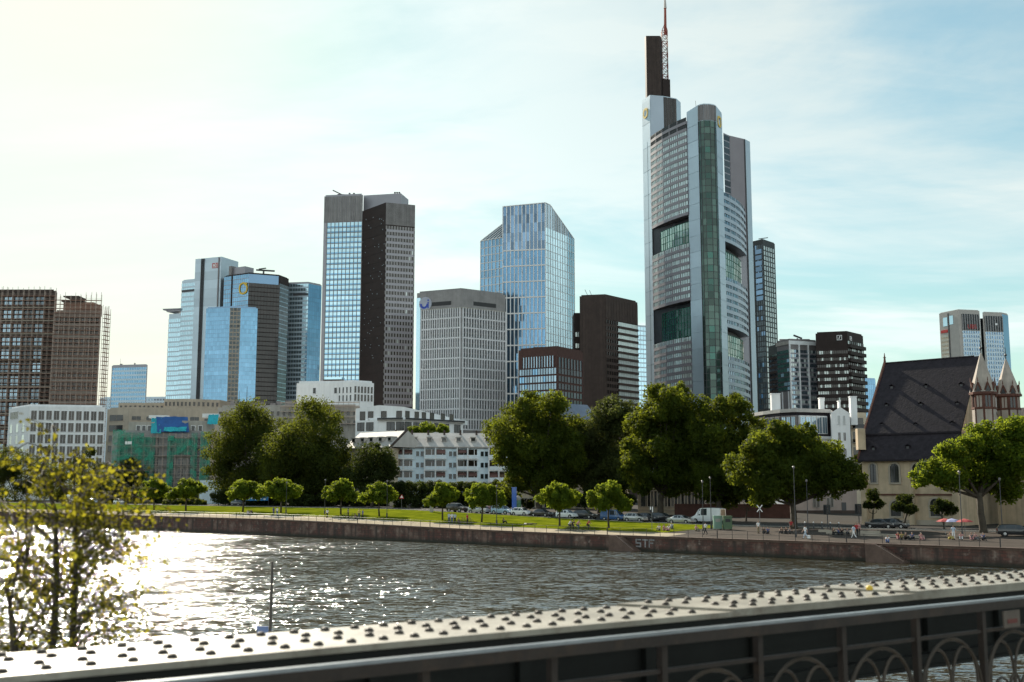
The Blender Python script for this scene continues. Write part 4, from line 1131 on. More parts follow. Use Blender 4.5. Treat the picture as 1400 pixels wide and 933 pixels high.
def emblem_ring(par, c, U, r, m, mb_m='yellow', w=.28):
    """rounded yellow ring with a folded gap, like a ribbon"""
    U = Vector(U); Z = Vector((0, 0, 1)); N_ = Vector((U.y, -U.x, 0)); c = Vector(c)
    mb = MB(); n = 24
    for i in range(n):
        a0, a1 = 2 * math.pi * i / n, 2 * math.pi * (i + 1) / n
        if i in (2, ): continue
        pts = []
        for a, rr in ((a0, r * (1 - w)), (a1, r * (1 - w)), (a1, r), (a0, r)):
            sq = 1 / max(abs(math.cos(a)), abs(math.sin(a))) ** .25
            pts.append(c + U * math.cos(a) * rr * sq * .95 + Z * math.sin(a) * rr * sq)
        mb.quad(*[p + N_ * .25 for p in pts]); mb.quad(*[p for p in pts[::-1]])
        mb.quad(pts[3], pts[2], pts[2] + N_ * .25, pts[3] + N_ * .25); mb.quad(pts[1], pts[0], pts[0] + N_ * .25, pts[1] + N_ * .25)
    mb.quad(c + U * r * .2 + Z * r * .55 + N_ * .3, c + U * r * .55 + Z * r * .95 + N_ * .3, c + U * r * .95 + Z * r * .75 + N_ * .3, c + U * r * .6 + Z * r * .3 + N_ * .3)
    return mb.build('emblem', M['yellow'], par)
def b_twinblue():
    Y = 880; zt = lambda py: zat(330, py, Y)
    ft = [X(304, Y + 10, 450), X(338, Y - 4, 450), X(381, Y + 6, 450), X(393, Y + 20, 450)]
    t, (a, b, c) = building('office_tower', 'blue and brown glass tower with a yellow emblem near its top', 'tower', ft, zt(375), M['darkbrown'], back=25)
    bands(a, t, zt(560), zt(376), 30, 12, M['glassblue'], M['alu2'], .12, mw=.15, md=.1, u0=a.L * .0)
    bands(b, t, zt(560), zt(388), 28, 10, M['glassbrown'], M['darkbrown'], .18, mw=.15, md=.1, name='brown_band')
    bands(c, t, zt(560), zt(386), 28, 5, M['glassdark'], M['glassmid'], .15, mw=.15, md=.1, name='side_band')
    mb = MB(); b.quad(mb, 0, b.L * .95, zt(388), zt(376), .1, 0, .5); a.quad(mb, a.L * .3, a.L * .36, zt(560), zt(376), .2, 1, .2); mb.build('attic_band', [M['glassnavy'], M['darkbrown']], t)
    # brown shade screen stepping up in front of the blue part
    emblem_ring(t, a.P(a.L * .8, zt(395), .35), a.U, 5.0, 0)
    p = MB(); q = a.P(2, zt(374), -6); p.box((q.x, q.y, q.z), a.U * 15, -a.N * 10, (0, 0, zt(362) - zt(374))); p.build('roof_plant', M['alu2'], t)
    p = MB(); q = a.P(1, zt(374), -4); p.box((q.x, q.y, q.z), a.U * 3, -a.N * 5, (0, 0, zt(360) - zt(374))); p.build('roof_plant', M['louvre'], t)
    cr = MB(); q = b.P(b.L * .5, zt(375), -5); cr.tube(q, q + Vector((0, 0, 4)), .8); cr.tube(q + Vector((-6, 0, 4.5)), q + Vector((9, 0, 3.6)), .7); cr.tube(q + Vector((-4, 0, 5.2)), q + Vector((2, 0, 6)), .5); cr.build('roof_crane', M['darkmetal'], t)
    # lower blue tower in front
    Y = 845; zt = lambda py: zat(310, py, Y)
    ft = [X(280, Y + 6, 480), X(313, Y, 480), X(327, Y + 1, 480), X(350.5, Y + 6, 480)]
    t, (a, s, b) = building('office_tower', 'bright blue mirror glass tower with a pale glazed stair strip', 'tower', ft, zt(420), M['glassnavy'], back=20)
    bands(a, t, zt(560), zt(421), 24, 12, M['glassblue'], M['glassnavy'], .08, mw=.1, md=.06, jit=.008)
    bands(b, t, zt(560), zt(421), 24, 8, M['glassblue'], M['glassnavy'], .08, mw=.1, md=.06, name='right_band', jit=.008)
    bands(s, t, zt(560), zt(421), 24, 3, M['glassdark'], M['beige'], .3, mw=.5, md=.3, name='stair_band')
    Y = 915; zt = lambda py: zat(415, py, Y)
    ft = [X(391, Y + 3, 460), X(420, Y, 460), X(438, Y + 12, 460)]
    t, (a, b) = building('office_tower', 'pale blue glass tower left of the tall grey louvred tower', 'tower', ft, zt(386.5), M['alu2'], back=25)
    bands(a, t, zt(560), zt(388), 28, 8, M['glasssky'], M['alu'], .35, mw=.2, md=.12, jit=.008)
    bands(b, t, zt(560), zt(388), 28, 6, M['glassblue'], M['glassnavy'], .1, mw=.15, md=.1, name='right_band', jit=.008)
    fbox(a, t, 'louvre_band', a.L * .3, a.L, zt(404), zt(401), 0, .5, M['darkmetal'])
b_twinblue()
# ---------------------------------------------------------------- tall grey louvred tower with two wings
def b_louvred():
    Y = 515; zt = lambda py: zat(500, py, Y)
    ft = [X(440, Y + 5, 420), X(493.5, Y + 2, 420)]
    t, (a,) = building('bank_tower', 'tall grey tower with pale blue glazed wing, dark stone flank and louvred top', 'tower', ft, zt(265), M['alu2'], back=28)
    zs = zt(302); z0 = zt(528)
    # glazed wing
    u0, u1 = a.L * .09, a.L * .99
    bands(a, t, z0, zs, 31, 9, M['glasssky'], M['greystone'], .0, u0=u0, u1=u1, mw=.28, md=.25, jit=.007, rail=.14)
    H = (zs - z0) / 31
    for k in range(31): fbox(a, t, 'spandrel_glass', u0, u1, z0 + k * H - .1, z0 + k * H + H * .34, .02, .07, M['glassblue'], rnd.random())
    for i in range(22): fbox(a, t, 'louvre', a.L * i / 22 + .1, a.L * (i + 1) / 22 - .14, zs + .3, zt(266), 0, .3, M['greystone'], rnd.random())
    # stepped right wing: dark flank + windowed face
    f2 = [X(493.5, Y + 2, 420), X(525.5, Y - 14, 420), X(566, Y - 9, 420)]
    Yb = Y - 12; z2 = zat(500, 283, Yb)
    pts = f2 + [(f2[2][0] * (Y + 22) / (Y - 9) - .6, Y + 22), (f2[0][0] * 1.02, Y + 22)]
    mb = MB(); mb.prism(pts, 2.6, zat(500, 277, Y - 14)); mb.build('right_wing', M['darkbrown'], t)
    fl = Face(f2[0], f2[1]); fr = Face(f2[1], f2[2])
    for i in range(30):
        za = 10 + i * (z2 - 10) / 30
        fbox(fl, t, 'stone_course', .1, fl.L - .1, za, za + (z2 - 10) / 30 - .12, 0, .12, M['darkbrown'], rnd.random())
    lm = MB()
    for i in range(60):
        u, z = rnd.uniform(.5, fl.L - .5), rnd.uniform(zt(500), z2 - 3); fl.box(lm, u, u + .25, z, z + .3, .12, .25)
    o = lm.build('bolt_plates', M['alu'], t); o['kind'] = 'stuff'
    zs = zat(500, 310, Yb); z0 = zat(500, 556, Yb)
    bands(fr, t, z0, zs, 30, 10, M['panebrown'], M['greystone'], .42, u0=.4, u1=fr.L - .4, mw=.75, md=.18, name='window_row', spand=M['alu2'], blind=.05, bm=M['glasspale'])
    zt2 = zat(500, 276.5, Y - 14)
    for i in range(26): fbox(fr, t, 'louvre', fr.L * i / 26 + .05, fr.L * (i + 1) / 26 - .12, zs + .5, zt2 - .2, 0, .25, M['greystone'], rnd.random())
    # upper plant storey
    pf = Face(X(497, Y + 8, 275), X(548, Y + 4, 275)); zc = zat(500, 266, Y + 6)
    mb = MB(); mb.prism([pf.P(0, 0)[:2], pf.P(pf.L, 0)[:2], pf.P(pf.L, 0, -12)[:2], pf.P(0, 0, -12)[:2]], zt2 - 3, zc); mb.build('plant_storey', M['alu2'], t)
    mb = MB()
    q = Vector((*X(462, Y + 10, 260), zt(265) + .8))
    mb.tube(q, q + Vector((0, 0, 1.5)), .4); mb.tube(q + Vector((-2.5, 0, 3.6)), q + Vector((3.2, 0, .8)), .28); mb.tube(q + Vector((0, 0, 1.5)), q + Vector((5.5, 0, 1.2)), .3)
    mb.build('roof_crane', M['darkmetal'], t)
    for px in (478, 484, 540, 543, 546):
        mb = MB(); q = Vector((*X(px, Y + 10, 262), (zt(265) + .8) if px < 500 else zc)); mb.tube(q, q + Vector((0, 0, 1.8)), .35); mb.tube(q + Vector((0, 0, 1.8)), q + Vector((0, 0, 2.2)), .5); mb.build('vent_pipe', M['darkmetal'], t)
b_louvred()
# ---------------------------------------------------------------- white office + terrace house in front
def b_lowwhite():
    Y = 430; zt = lambda py: zat(460, py, Y)
    ft = [X(405, Y + 2, 545), X(462, Y, 545), X(483, Y - 3, 545), X(511, Y + 2, 545)]
    t, (a, b, c) = building('office_block', 'low white block with slit windows at the foot of the louvred tower', 'building', ft, zt(523.5), M['white'], back=22)
    for i in range(4):
        for r in (530, 541): window(b, t, b.L * (.06 + i * .24), zt(r + 8), b.L * .09, zt(r) - zt(r + 8), M['pane'], M['white'], .1, fw=.06, bars=0)
    for i in range(6):
        for r in (529, 540): window(c, t, c.L * (.04 + i * .16), zt(r + 9), c.L * .1, zt(r) - zt(r + 9), M['panebrown'], M['white'], .1, fw=.06, bars=0)
    for px in (428, 457): 
        u = a.px_u(px, 535); window(a, t, u, zt(538), 1.1, 2.2, M['pane'], M['white'], .1, bars=0)
    fbox(a, t, 'dark_attic', a.L * .55, a.L * 1.0, zt(522.5), zt(517), -9, -5, M['brown']); fbox(a, t, 'glass_rail', a.L * .6, a.L, zt(517), zt(514), -9, -5, M['glasssky'])
    # brown roofs behind the big left trees
    Y2 = 395; zt2 = lambda py: zat(400, py, Y2)
    t2, (f,) = building('office_block', 'grey brown flat roofed block with scaffold behind the merged dark trees', 'building', [X(298, Y2 + 5, 560), X(492, Y2, 560)], zt2(556), M['conc'], back=25)
    for i in range(24):
        for r in (560, 573): window(f, t2, f.L * (.01 + i * .041), zt2(r + 8), f.L * .018, 1.6, M['panebrown'], M['conc'], .1, bars=0)
    roof_gear(t2, [f.P(3, 0, -8)[:2], f.P(f.L * .75, 0, -4)[:2]], zt2(555), 16, 9, h=2.6, mast=2)
    s = thing('scaffolding', 'pale scaffold frame on the grey brown roof behind the merged dark trees', 'scaffolding', f.P(f.L * .7, zt2(556), -2))
    for i in range(16):
        mb = MB(); u = f.L * (.45 + .55 * i / 15); mb.tube(f.P(u, zt2(590), 1), f.P(u, zt2(549), 1), .07, n=4); mb.build('pole', M['steel'], s)
    for y in (551, 556, 563, 571, 580):
        mb = MB(); f.box(mb, f.L * .45, f.L, zt2(y), zt2(y) + .2, .6, 1.6); mb.build('deck', M['scaff'], s)
    # terrace house
    Y = 365; zt = lambda py: zat(560, py, Y)
    ft = [X(486, Y + 6, 575), X(517, Y + 2, 575), X(552, Y, 575), X(633, Y + 18, 575)]
    t3, (a, b, c) = building('terrace_house', 'white terraced house with a dark continuous balcony below a set back attic', 'building', ft, zt(574), M['white'], back=20)
    up = [ft[0], (ft[1][0], ft[1][1] + 1.5), (ft[2][0], ft[2][1] + 1.5), (ft[3][0] - 3, ft[3][1] + 1.5)]
    pts = [(p[0], p[1] + .3) for p in up] + [(up[-1][0] + 4, up[-1][1] + 14), (up[0][0] - 2, up[0][1] + 14)]
    mb = MB(); mb.prism(pts, zt(574) + .05, [zt(557), zt(553), zt(556), zt(567), zt(567), zt(557)]); mb.build('attic', M['white'], t3)
    Fs = [Face((p[0], p[1] + .3), (q[0], q[1] + .3)) for p, q in zip(up, up[1:])]
    for F_, us in ((Fs[0], (.2, .55)), (Fs[1], (.1, .7)), (Fs[2], (.02, .2, .34, .5, .72, .9))):
        for u in us: window(F_, t3, F_.L * u, zt(573), 1.7, 2.7, M['panebrown'], M['brown'], .12, bars=0)
    for F_ in (b, c):
        mb = MB(); F_.box(mb, 0, F_.L, zt(574), zt(571.3), .9, .98); F_.box(mb, 0, F_.L, zt(575), zt(574), -.2, 1.1, 1); mb.build('balcony', [M['black'], M['conc']], t3)
    for F_, us in ((a, (.1, .5)), (b, (.35, .72)), (c, (.02, .16, .3, .5, .65, .85))):
        for u in us: window(F_, t3, F_.L * u, zt(588), 2.6, 2.6, M['pane'], M['brown'], .12, bars=1)
b_lowwhite()
# ---------------------------------------------------------------- grey fin grid tower
def b_fin():
    Y = 455; zt = lambda py: zat(630, py, Y)
    ft = [X(569, Y + 9, 500), X(630, Y, 500), X(691, Y + 13, 500)]
    t, (a, b) = building('office_tower', 'grey concrete tower with paired rows of white fins and a blue round emblem', 'tower', ft, zt(396), M['greystone'], back=24)
    zs = zt(421); z0 = zt(588); n = 12; H = (zs - z0) / n
    for F_, nm in ((a, 'fin_storey'), (b, 'right_fin_storey')):
        cols = 17 if F_ is a else 16
        u0, u1 = (F_.L * .12, F_.L * .985) if F_ is a else (F_.L * .03, F_.L * .985)
        for k in range(n):
            mb = MB(); za = z0 + k * H; zb = za + H
            pw = (u1 - u0) / cols
            for c in range(cols):
                F_.quad(mb, u0 + c * pw, u0 + (c + 1) * pw, za + H * .12, zb - H * .06, .05, 0, rnd.random(), .01)
            for c in range(cols + 1):
                F_.box(mb, u0 + c * pw - .22, u0 + c * pw + .22, za + H * .12, zb, 0, .75, 1)
            F_.box(mb, u0 - .3, u1 + .3, za - H * .02, za + H * .12, 0, .6, 1, rnd.random())
            F_.box(mb, u0, u1, za + H * .52, za + H * .58, 0, .4, 2)
            part(t, nm, mb, [M['glassdark'], M['finwhite'], M['conc']])
        fbox(F_, t, 'slot_window', F_.L * .27, F_.L * .78, zt(416), zt(410.5), .02, .06, M['black'])
    fbox(a, t, 'edge_strip', 0, a.L * .09, 3, zt(403), .0, .3, M['glasssky'])
    fbox(b, t, 'roof_rim', -.2, b.L, zs - .1, zs + .4, 0, .5, M['conc']); fbox(a, t, 'roof_rim', a.L * .1, a.L + .2, zs - .1, zs + .4, 0, .5, M['conc'])
    # emblem
    c = a.P(a.L * .2, zt(412), .32); mb = MB(); U = a.U; Z = Vector((0, 0, 1)); n_ = 28; r = 3.0
    pts = [c + U * math.cos(2 * math.pi * i / n_) * r + Z * math.sin(2 * math.pi * i / n_) * r for i in range(n_)]
    mb.poly(pts)
    for i in range(n_): mb.quad(pts[i], pts[(i + 1) % n_], pts[(i + 1) % n_] - a.N * .3, pts[i] - a.N * .3)
    o = mb.build('emblem', mat('pale emblem disc', (.4, .42, .5), .5), t)
    mb = MB()
    for i in range(14):
        a0, a1 = R(170 + i * 14), R(170 + (i + 1) * 14)
        q = [c + a.N * .06 + U * (math.cos(g) * rr - .5) + Z * (math.sin(g) * rr - .1) for g, rr in ((a0, 1.1), (a1, 1.1), (a1, 2.0), (a0, 2.0))]
        mb.quad(*q)
    mb.box(c + U * 1.1 - Z * 1.9 + a.N * .03, U * .6, a.N * .04, Z * 2.6); mb.box(c + U * 1.1 + Z * 1.1 + a.N * .03, U * .6, a.N * .04, Z * .7)
    mb.build('emblem_mark', M['bluesign'], o)
b_fin()
# ---------------------------------------------------------------- blue chamfered glass tower
M['glassdeep'] = glass('deep mirror glass', (.13, .26, .4), .82, .06, .22)
def b_chamfer():
    Y = 620; zt = lambda py: zat(720, py, Y)
    A, B, C = X(687.5, Y + 5, 420), X(746, Y, 420), X(785.5, Y + 30, 420)
    a, b = Face(A, B), Face(B, C)
    t = thing('office_tower', 'blue glass tower with white mullions and a chamfered top', 'tower', (*a.P(a.L / 2, 0, -12)[:2], 2.5))
    zT, zR, zTl = zt(277.5), zat(785, 327, Y + 30), zat(690, 283, Y + 5)
    D = Vector((*C, 0)) + Vector((-6, 34, 0)) ; E = Vector((*A, 0)) + Vector((4, 34, 0))
    mid = b.P(b.L * .16, 0)
    mb = MB()
    z0 = 2.6
    v = lambda p, z: Vector((p[0], p[1], z))
    mb.quad(v(A, z0), v(B, z0), v(B, zT), v(A, zTl)); mb.poly([v(B, z0), v(C, z0), v(C, zR), v(mid, zT), v(B, zT)])
    Dm = Vector((mid.x, mid.y, 0)) + Vector((-6, 34, 0))
    mb.quad(v(mid, zT), v(C, zR), v(D, zR), v(Dm, zT)); mb.quad(v(A, zTl), v(B, zT), v(mid, zT), v(Dm, zT)); mb.quad(v(A, zTl), v(Dm, zT), v(E, zTl), v(A, zTl + .01))
    mb.quad(v(C, z0), v(D, z0), v(D, zR), v(C, zR)); mb.poly([v(D, z0), v(E, z0), v(E, zTl), v(Dm, zT), v(D, zR)]); mb.quad(v(E, z0), v(A, z0), v(A, zTl), v(E, zTl))
    mb.build('wall', [M['glassnavy']], t)
    # double storeys between white rails
    ys = [341, 362, 383, 405, 427, 449, 470, 492, 514, 536, 560]
    zz = [zt(y) for y in ys]
    zz = [zt(341) - i * (zt(341) - zt(560)) / 10 for i in range(11)]
    cols = 11
    for k in range(10):
        mb = MB()
        for hf in range(2):
            za = zz[k + 1] + hf * (zz[k] - zz[k + 1]) / 2; zb = za + (zz[k] - zz[k + 1]) / 2
            for c in range(cols):
                for q in range(2):
                    a.quad(mb, a.L * (c + q * .5) / cols, a.L * (c + q * .5 + .5) / cols, za, zb, .05, 0, min(1, max(0, rnd.gauss(.45, .16))), .008)
            a.box(mb, 0, a.L, za - .12, za + .12, 0, .12, 2)
        for c in range(cols + 1): a.box(mb, a.L * c / cols - .26, a.L * c / cols + .26, zz[k + 1], zz[k], 0, .4, 1)
        a.box(mb, 0, a.L, zz[k] - .35, zz[k] + .35, 0, .42, 1)
        part(t, 'glazed_storey', mb, [M['glassdeep'], M['whitesign'], M['glassnavy']])
    mb = MB()
    for c in range(cols):
        top = zTl + (zT - zTl) * c / cols - .4
        for r in range(5):
            za = zt(341) + (top - zt(341)) * r / 5; zb = zt(341) + (top - zt(341)) * (r + 1) / 5
            a.quad(mb, a.L * c / cols, a.L * (c + 1) / cols, za, zb, .05, 0, rnd.random(), .02)
    for c in range(cols + 1): a.box(mb, a.L * c / cols - .26, a.L * c / cols + .26, zt(341), zTl + (zT - zTl) * c / cols, 0, .4, 1)
    mb.build('crown_screen', [M['glassnavy'], M['whitesign']], t)
    # right face
    n = 24; zb0 = zt(560)
    for k in range(n):
        za = zb0 + k * (zR - zb0) / n; zb = za + (zR - zb0) / n; mb = MB()
        for c in range(12): b.quad(mb, b.L * c / 12, b.L * (c + 1) / 12, za + .1, zb, .05, 0, min(1, max(0, rnd.gauss(.45, .16))), .007)
        b.box(mb, 0, b.L, za - .12, za + .12, 0, .2, 1)
        for c in range(13): b.box(mb, b.L * c / 12 - .1, b.L * c / 12 + .1, za, zb, 0, .25, 1)
        part(t, 'right_storey', mb, [M['glasssky'], M['whitesign']])
    mb = MB()
    for c in range(12):
        u0, u1 = b.L * c / 12, b.L * (c + 1) / 12
        tp = lambda u: zT if u <= b.L * .16 else zT + (zR - zT) * (u - b.L * .16) / (b.L * .84)
        mb.quad(b.P(u0, zR, .05), b.P(u1, zR, .05), b.P(u1, tp(u1), .05), b.P(u0, tp(u0), .05), 0, rnd.random())
        b.box(mb, u0 - .15, u0 + .15, zR, max(zR + .1, tp(u0)), 0, .25, 1)
    mb.build('gable_screen', [M['glassmid'], M['whitesign']], t)
    rm = MB(); rm.tube(b.P(b.L * .16, zT, 0), b.P(b.L, zR, 0), .3); rm.tube(a.P(0, zTl, .2), a.P(a.L, zT, .2), .3); rm.tube(a.P(a.L, zT, .2), b.P(b.L * .16, zT), .3); rm.build('roof_rim', M['whitesign'], t)
    # left wing, set back, with its own slanted top
    wf = Face(X(657, Y + 22, 420), X(688, Y + 12, 420)); zl, zr_ = zat(660, 330, Y + 22), zat(686, 306, Y + 12)
    mb = MB()
    mb.prism([wf.P(0, 0)[:2], wf.P(wf.L, 0)[:2], wf.P(wf.L, 0, -20)[:2], wf.P(0, 0, -20)[:2]], 2.6, [zl, zl, zl, zl]); mb.build('wing', [M['glassnavy']], t)
    mb = MB(); pk = wf.L
    mb.poly([wf.P(0, zl, 0), wf.P(pk, zl, 0), wf.P(pk, zr_, 0)]); mb.quad(wf.P(0, zl, 0), wf.P(pk, zr_, 0), wf.P(pk, zr_, -20), wf.P(0, zl, -20)); mb.build('wing_top', M['glassmid'], t)
    mb = MB()
    for i in range(7): mb.tube(wf.P(pk * i / 6, zl, .3), wf.P(pk, zr_ - (zr_ - zl) * i / 6 * .9, .3), .22, n=4)
    mb.tube(wf.P(0, zl, .3), wf.P(pk, zl, .3), .3, n=4); mb.build('rafters', M['whitesign'], t)
    bands(wf, t, zat(660, 560, Y + 17), zl, 22, 6, M['glassblue'], M['whitesign'], 0, mw=.45, md=.3, name='wing_storey', jit=.02, rail=.2)
    roof_gear(t, [a.P(4, 0, -4)[:2], a.P(9, 0, -6)[:2]], zT - 1.2, 1, 5, h=2)
b_chamfer()
# ---------------------------------------------------------------- dark brick block and brown tower
def b_brick():
    Y = 430; zt = lambda py: zat(760, py, Y)
    ft = [X(709, Y + 9, 520), X(762, Y, 520), X(797.5, Y + 16, 520)]
    t, (a, b) = building('office_block', 'dark red brick block with ribbon windows below the blue chamfered tower', 'building', ft, zt(475.5), M['brick'], back=20)
    for k, y in enumerate((487, 503, 513.5, 524, 534.5, 545, 555.5)):
        if k == 0:
            bands(a, t, zt(502), zt(486), 1, 12, M['glassmid'], M['brick'], .05, u0=a.L * .1, u1=a.L * .92, mw=.5, md=.3)
            bands(b, t, zt(503), zt(488), 1, 8, M['glassdark'], M['brick'], .05, u0=b.L * .03, u1=b.L * .95, mw=.4, md=.3)
        else:
            bands(a, t, zt(y + 8.5), zt(y), 1, 14, M['glassmid'], M['brick'], .05, u0=a.L * .02, u1=a.L * .98, mw=.2, md=.2, blind=.15, bm=M['glassblue'])
            bands(b, t, zt(y + 8), zt(y), 1, 8, M['glassdark'], M['brick'], .05, u0=b.L * .03, u1=b.L * .95, mw=.2, md=.2)
    roof_gear(t, [a.P(5, 0, -6)[:2], b.P(6, 0, -8)[:2]], zt(475) + .6, 3, 6, h=1.5)
    Y = 560; zt = lambda py: zat(830, py, Y)
    ft = [X(793, Y + 3, 480), X(828, Y, 480), X(872.5, Y + 22, 480)]
    t, (a, b) = building('office_tower', 'dark brown tower with a blank stone flank and white striped face', 'tower', ft, zt(404), M['brown'], back=26)
    zs = zt(437); z0 = zt(560); n = 14; H = (zs - z0) / n
    bands(b, t, z0, zs, n, 5, M['glassbrown'], M['brown'], .45, u0=.4, u1=b.L * .36, mw=.15, name='dark_band', md=.5)
    bands(b, t, z0, zs, n, 9, M['glasspale'], M['white'], .35, u0=b.L * .37, u1=b.L * .985, mw=.06, name='white_band', md=.1, spand=M['brown'], spd=.7)
    for i in range(9): fbox(a, t, 'stone_panel', a.L * i / 9 + .03, a.L * (i + 1) / 9 - .06, 6, zt(406), 0, .1, M['brown'], rnd.random())
    for i in range(12): fbox(b, t, 'louvre', b.L * i / 12 + .1, b.L * (i + 1) / 12 - .1, zs + .5, zt(408), 0, .2, M['brown'], rnd.random())
    an = Face(X(785, Y + 12, 480), X(794, Y + 12, 480)); mb = MB(); mb.prism([an.P(0, 0)[:2], an.P(an.L, 0)[:2], an.P(an.L, 0, -14)[:2], an.P(0, 0, -14)[:2]], 2.6, zt(423)); mb.build('annex', M['darkbrown'], t)
    bands(an, t, zt(560), zt(450), 7, 2, M['glasspale'], M['darkbrown'], .6, mw=.3, u0=.6, u1=an.L * .8, name='annex_window')
    roof_gear(t, [a.P(2, 0, -5)[:2], b.P(b.L * .8, 0, -6)[:2]], zt(404) + .6, 5, 7, h=1.4)
    mb = MB(); q = a.P(4, zt(404), -4); mb.tube(q, q + Vector((-1.8, 0, 4)), .15, n=4); mb.tube(q + Vector((2, 0, 0)), q + Vector((.6, 0, 3.6)), .15, n=4); mb.build('antenna', M['darkmetal'], t)
    Y = 760; ft = [X(872.5, Y, 500), X(884, Y + 3, 500)]
    t, (a,) = building('office_tower', 'sliver of pale blue glass tower left of the tall stepped tower', 'tower', ft, zat(878, 446, Y), M['alu'], back=15)
    bands(a, t, zat(878, 560, Y), zat(878, 447, Y), 18, 3, M['glasssky'], M['alu'], .25, mw=.15)
    Y = 330; ft = [X(793, Y, 560), X(816, Y + 4, 560)]
    t, (a,) = building('low_house', 'small house with a blue grey roof peeking between two tree crowns', 'house', ft, zat(803, 574, Y), M['brown'], back=14)
    mb = MB(); z0, z1 = zat(803, 574, Y), zat(803, 551, Y)
    mb.quad(a.P(-.5, z0, .6), a.P(a.L + .5, z0, .6), a.P(a.L + .5, z1, -5), a.P(-.5, z1, -5)); mb.quad(a.P(-.5, z1, -5), a.P(a.L + .5, z1, -5), a.P(a.L + .5, z0, -11), a.P(-.5, z0, -11))
    mb.poly([a.P(-.5, z0, .6), a.P(-.5, z1, -5), a.P(-.5, z0, -11)]); mb.poly([a.P(a.L + .5, z0, -11), a.P(a.L + .5, z1, -5), a.P(a.L + .5, z0, .6)]); mb.build('roof_slope', mat('blue grey zinc roof', (.16, .19, .25), .5, .2), t)
b_brick()
